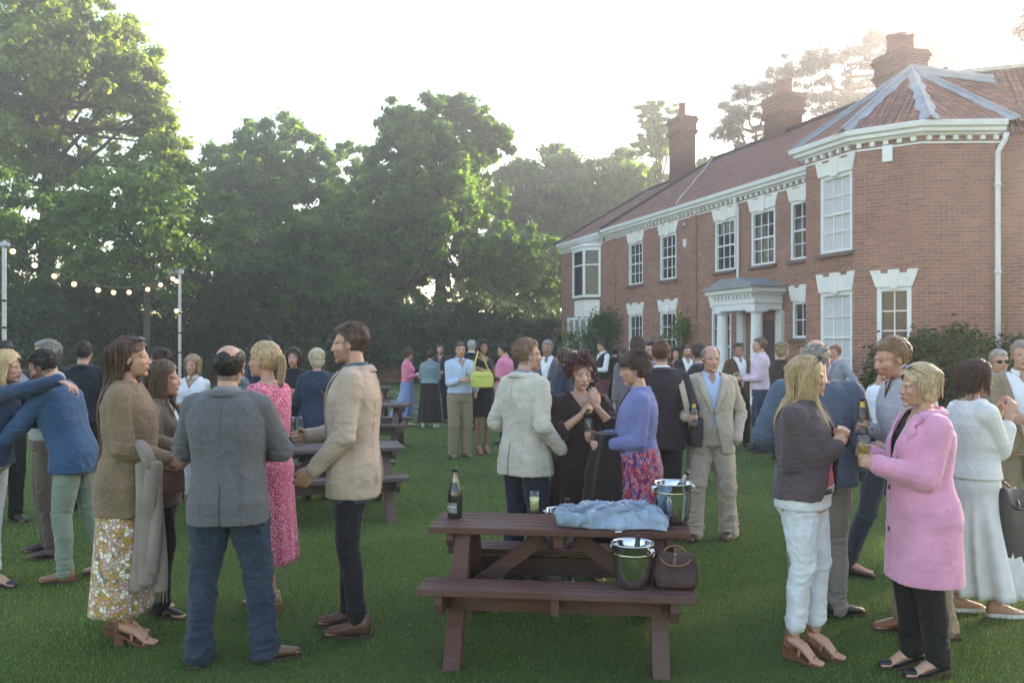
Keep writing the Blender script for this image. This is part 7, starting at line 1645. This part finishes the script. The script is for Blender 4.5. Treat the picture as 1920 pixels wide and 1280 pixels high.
hz = Shell(); hz.box((-110, -8, -1.2), (110, 110, 24)); HD = .0034  # scattering volume added to give the washed out lens veil and sun glow
hm = bpy.data.materials.new('hazy air'); hm.use_nodes = True; hn = hm.node_tree; hn.nodes.remove(hn.nodes['Principled BSDF']); pv = hn.nodes.new('ShaderNodeVolumePrincipled')
pv.inputs['Color'].default_value = (.92, .93, .95, 1); pv.inputs['Density'].default_value = HD; pv.inputs['Anisotropy'].default_value = .74; hn.links.new(pv.outputs[0], hn.nodes['Material Output'].inputs['Volume'])
ho = hz.obj('haze', [hm]); tag(ho, 'pale haze added over the lawn, standing in for lens veil and glow', 'haze', kind='stuff')
# ------------------------------------------------------------------ sky, sun, camera
SUN_AZ, SUN_EL = 47.0, 15.5         # degrees right of the view direction, above the horizon
w = bpy.data.worlds.new('World'); SC.world = w; w.use_nodes = True; nt = w.node_tree; bg = nt.nodes['Background']
sk = nt.nodes.new('ShaderNodeTexSky'); sk.sky_type = 'NISHITA'; sk.sun_disc = False; sk.sun_elevation = R(SUN_EL); sk.sun_rotation = R(SUN_AZ)
sk.air_density = 1.35; sk.dust_density = 1.3; sk.ozone_density = 1.4
nt.links.new(sk.outputs[0], bg.inputs[0]); bg.inputs[1].default_value = .14
l = bpy.data.lights.new('sun', 'SUN'); l.energy = 4.8; l.angle = R(1.2); l.color = (1, .86, .68); lo = bpy.data.objects.new('sun', l); COL.objects.link(lo)
from mathutils import Vector
sd = Vector((sin(R(SUN_AZ))*cos(R(SUN_EL)), cos(R(SUN_AZ))*cos(R(SUN_EL)), sin(R(SUN_EL)))); lo.rotation_euler = sd.to_track_quat('Z', 'Y').to_euler()
cam = bpy.data.cameras.new('camera'); co = bpy.data.objects.new('camera', cam); COL.objects.link(co); co.location = (0, 0, EYE); co.rotation_euler = (R(90), 0, 0)
cam.sensor_width = 36; cam.lens = F/1920*36; cam.shift_y = (HY-640)/1920; cam.clip_end = 600; cam.clip_start = .05; SC.camera = co
SC.view_settings.view_transform = 'Standard'; SC.view_settings.look = 'None'; SC.view_settings.exposure = 2.1; SC.view_settings.gamma = 1
SC.view_settings.use_white_balance = True; SC.view_settings.white_balance_temperature = 6600; SC.view_settings.white_balance_tint = 16
SC.cycles.max_bounces = 8; SC.cycles.diffuse_bounces = 3; SC.cycles.glossy_bounces = 3; SC.cycles.transmission_bounces = 8; SC.cycles.transparent_max_bounces = 8; SC.cycles.volume_bounces = 1
SC.cycles.use_denoising = True; SC.cycles.caustics_reflective = False; SC.cycles.caustics_refractive = False; SC.cycles.sample_clamp_indirect = 6
SC.cycles.volume_step_rate = 5; SC.cycles.volume_max_steps = 64
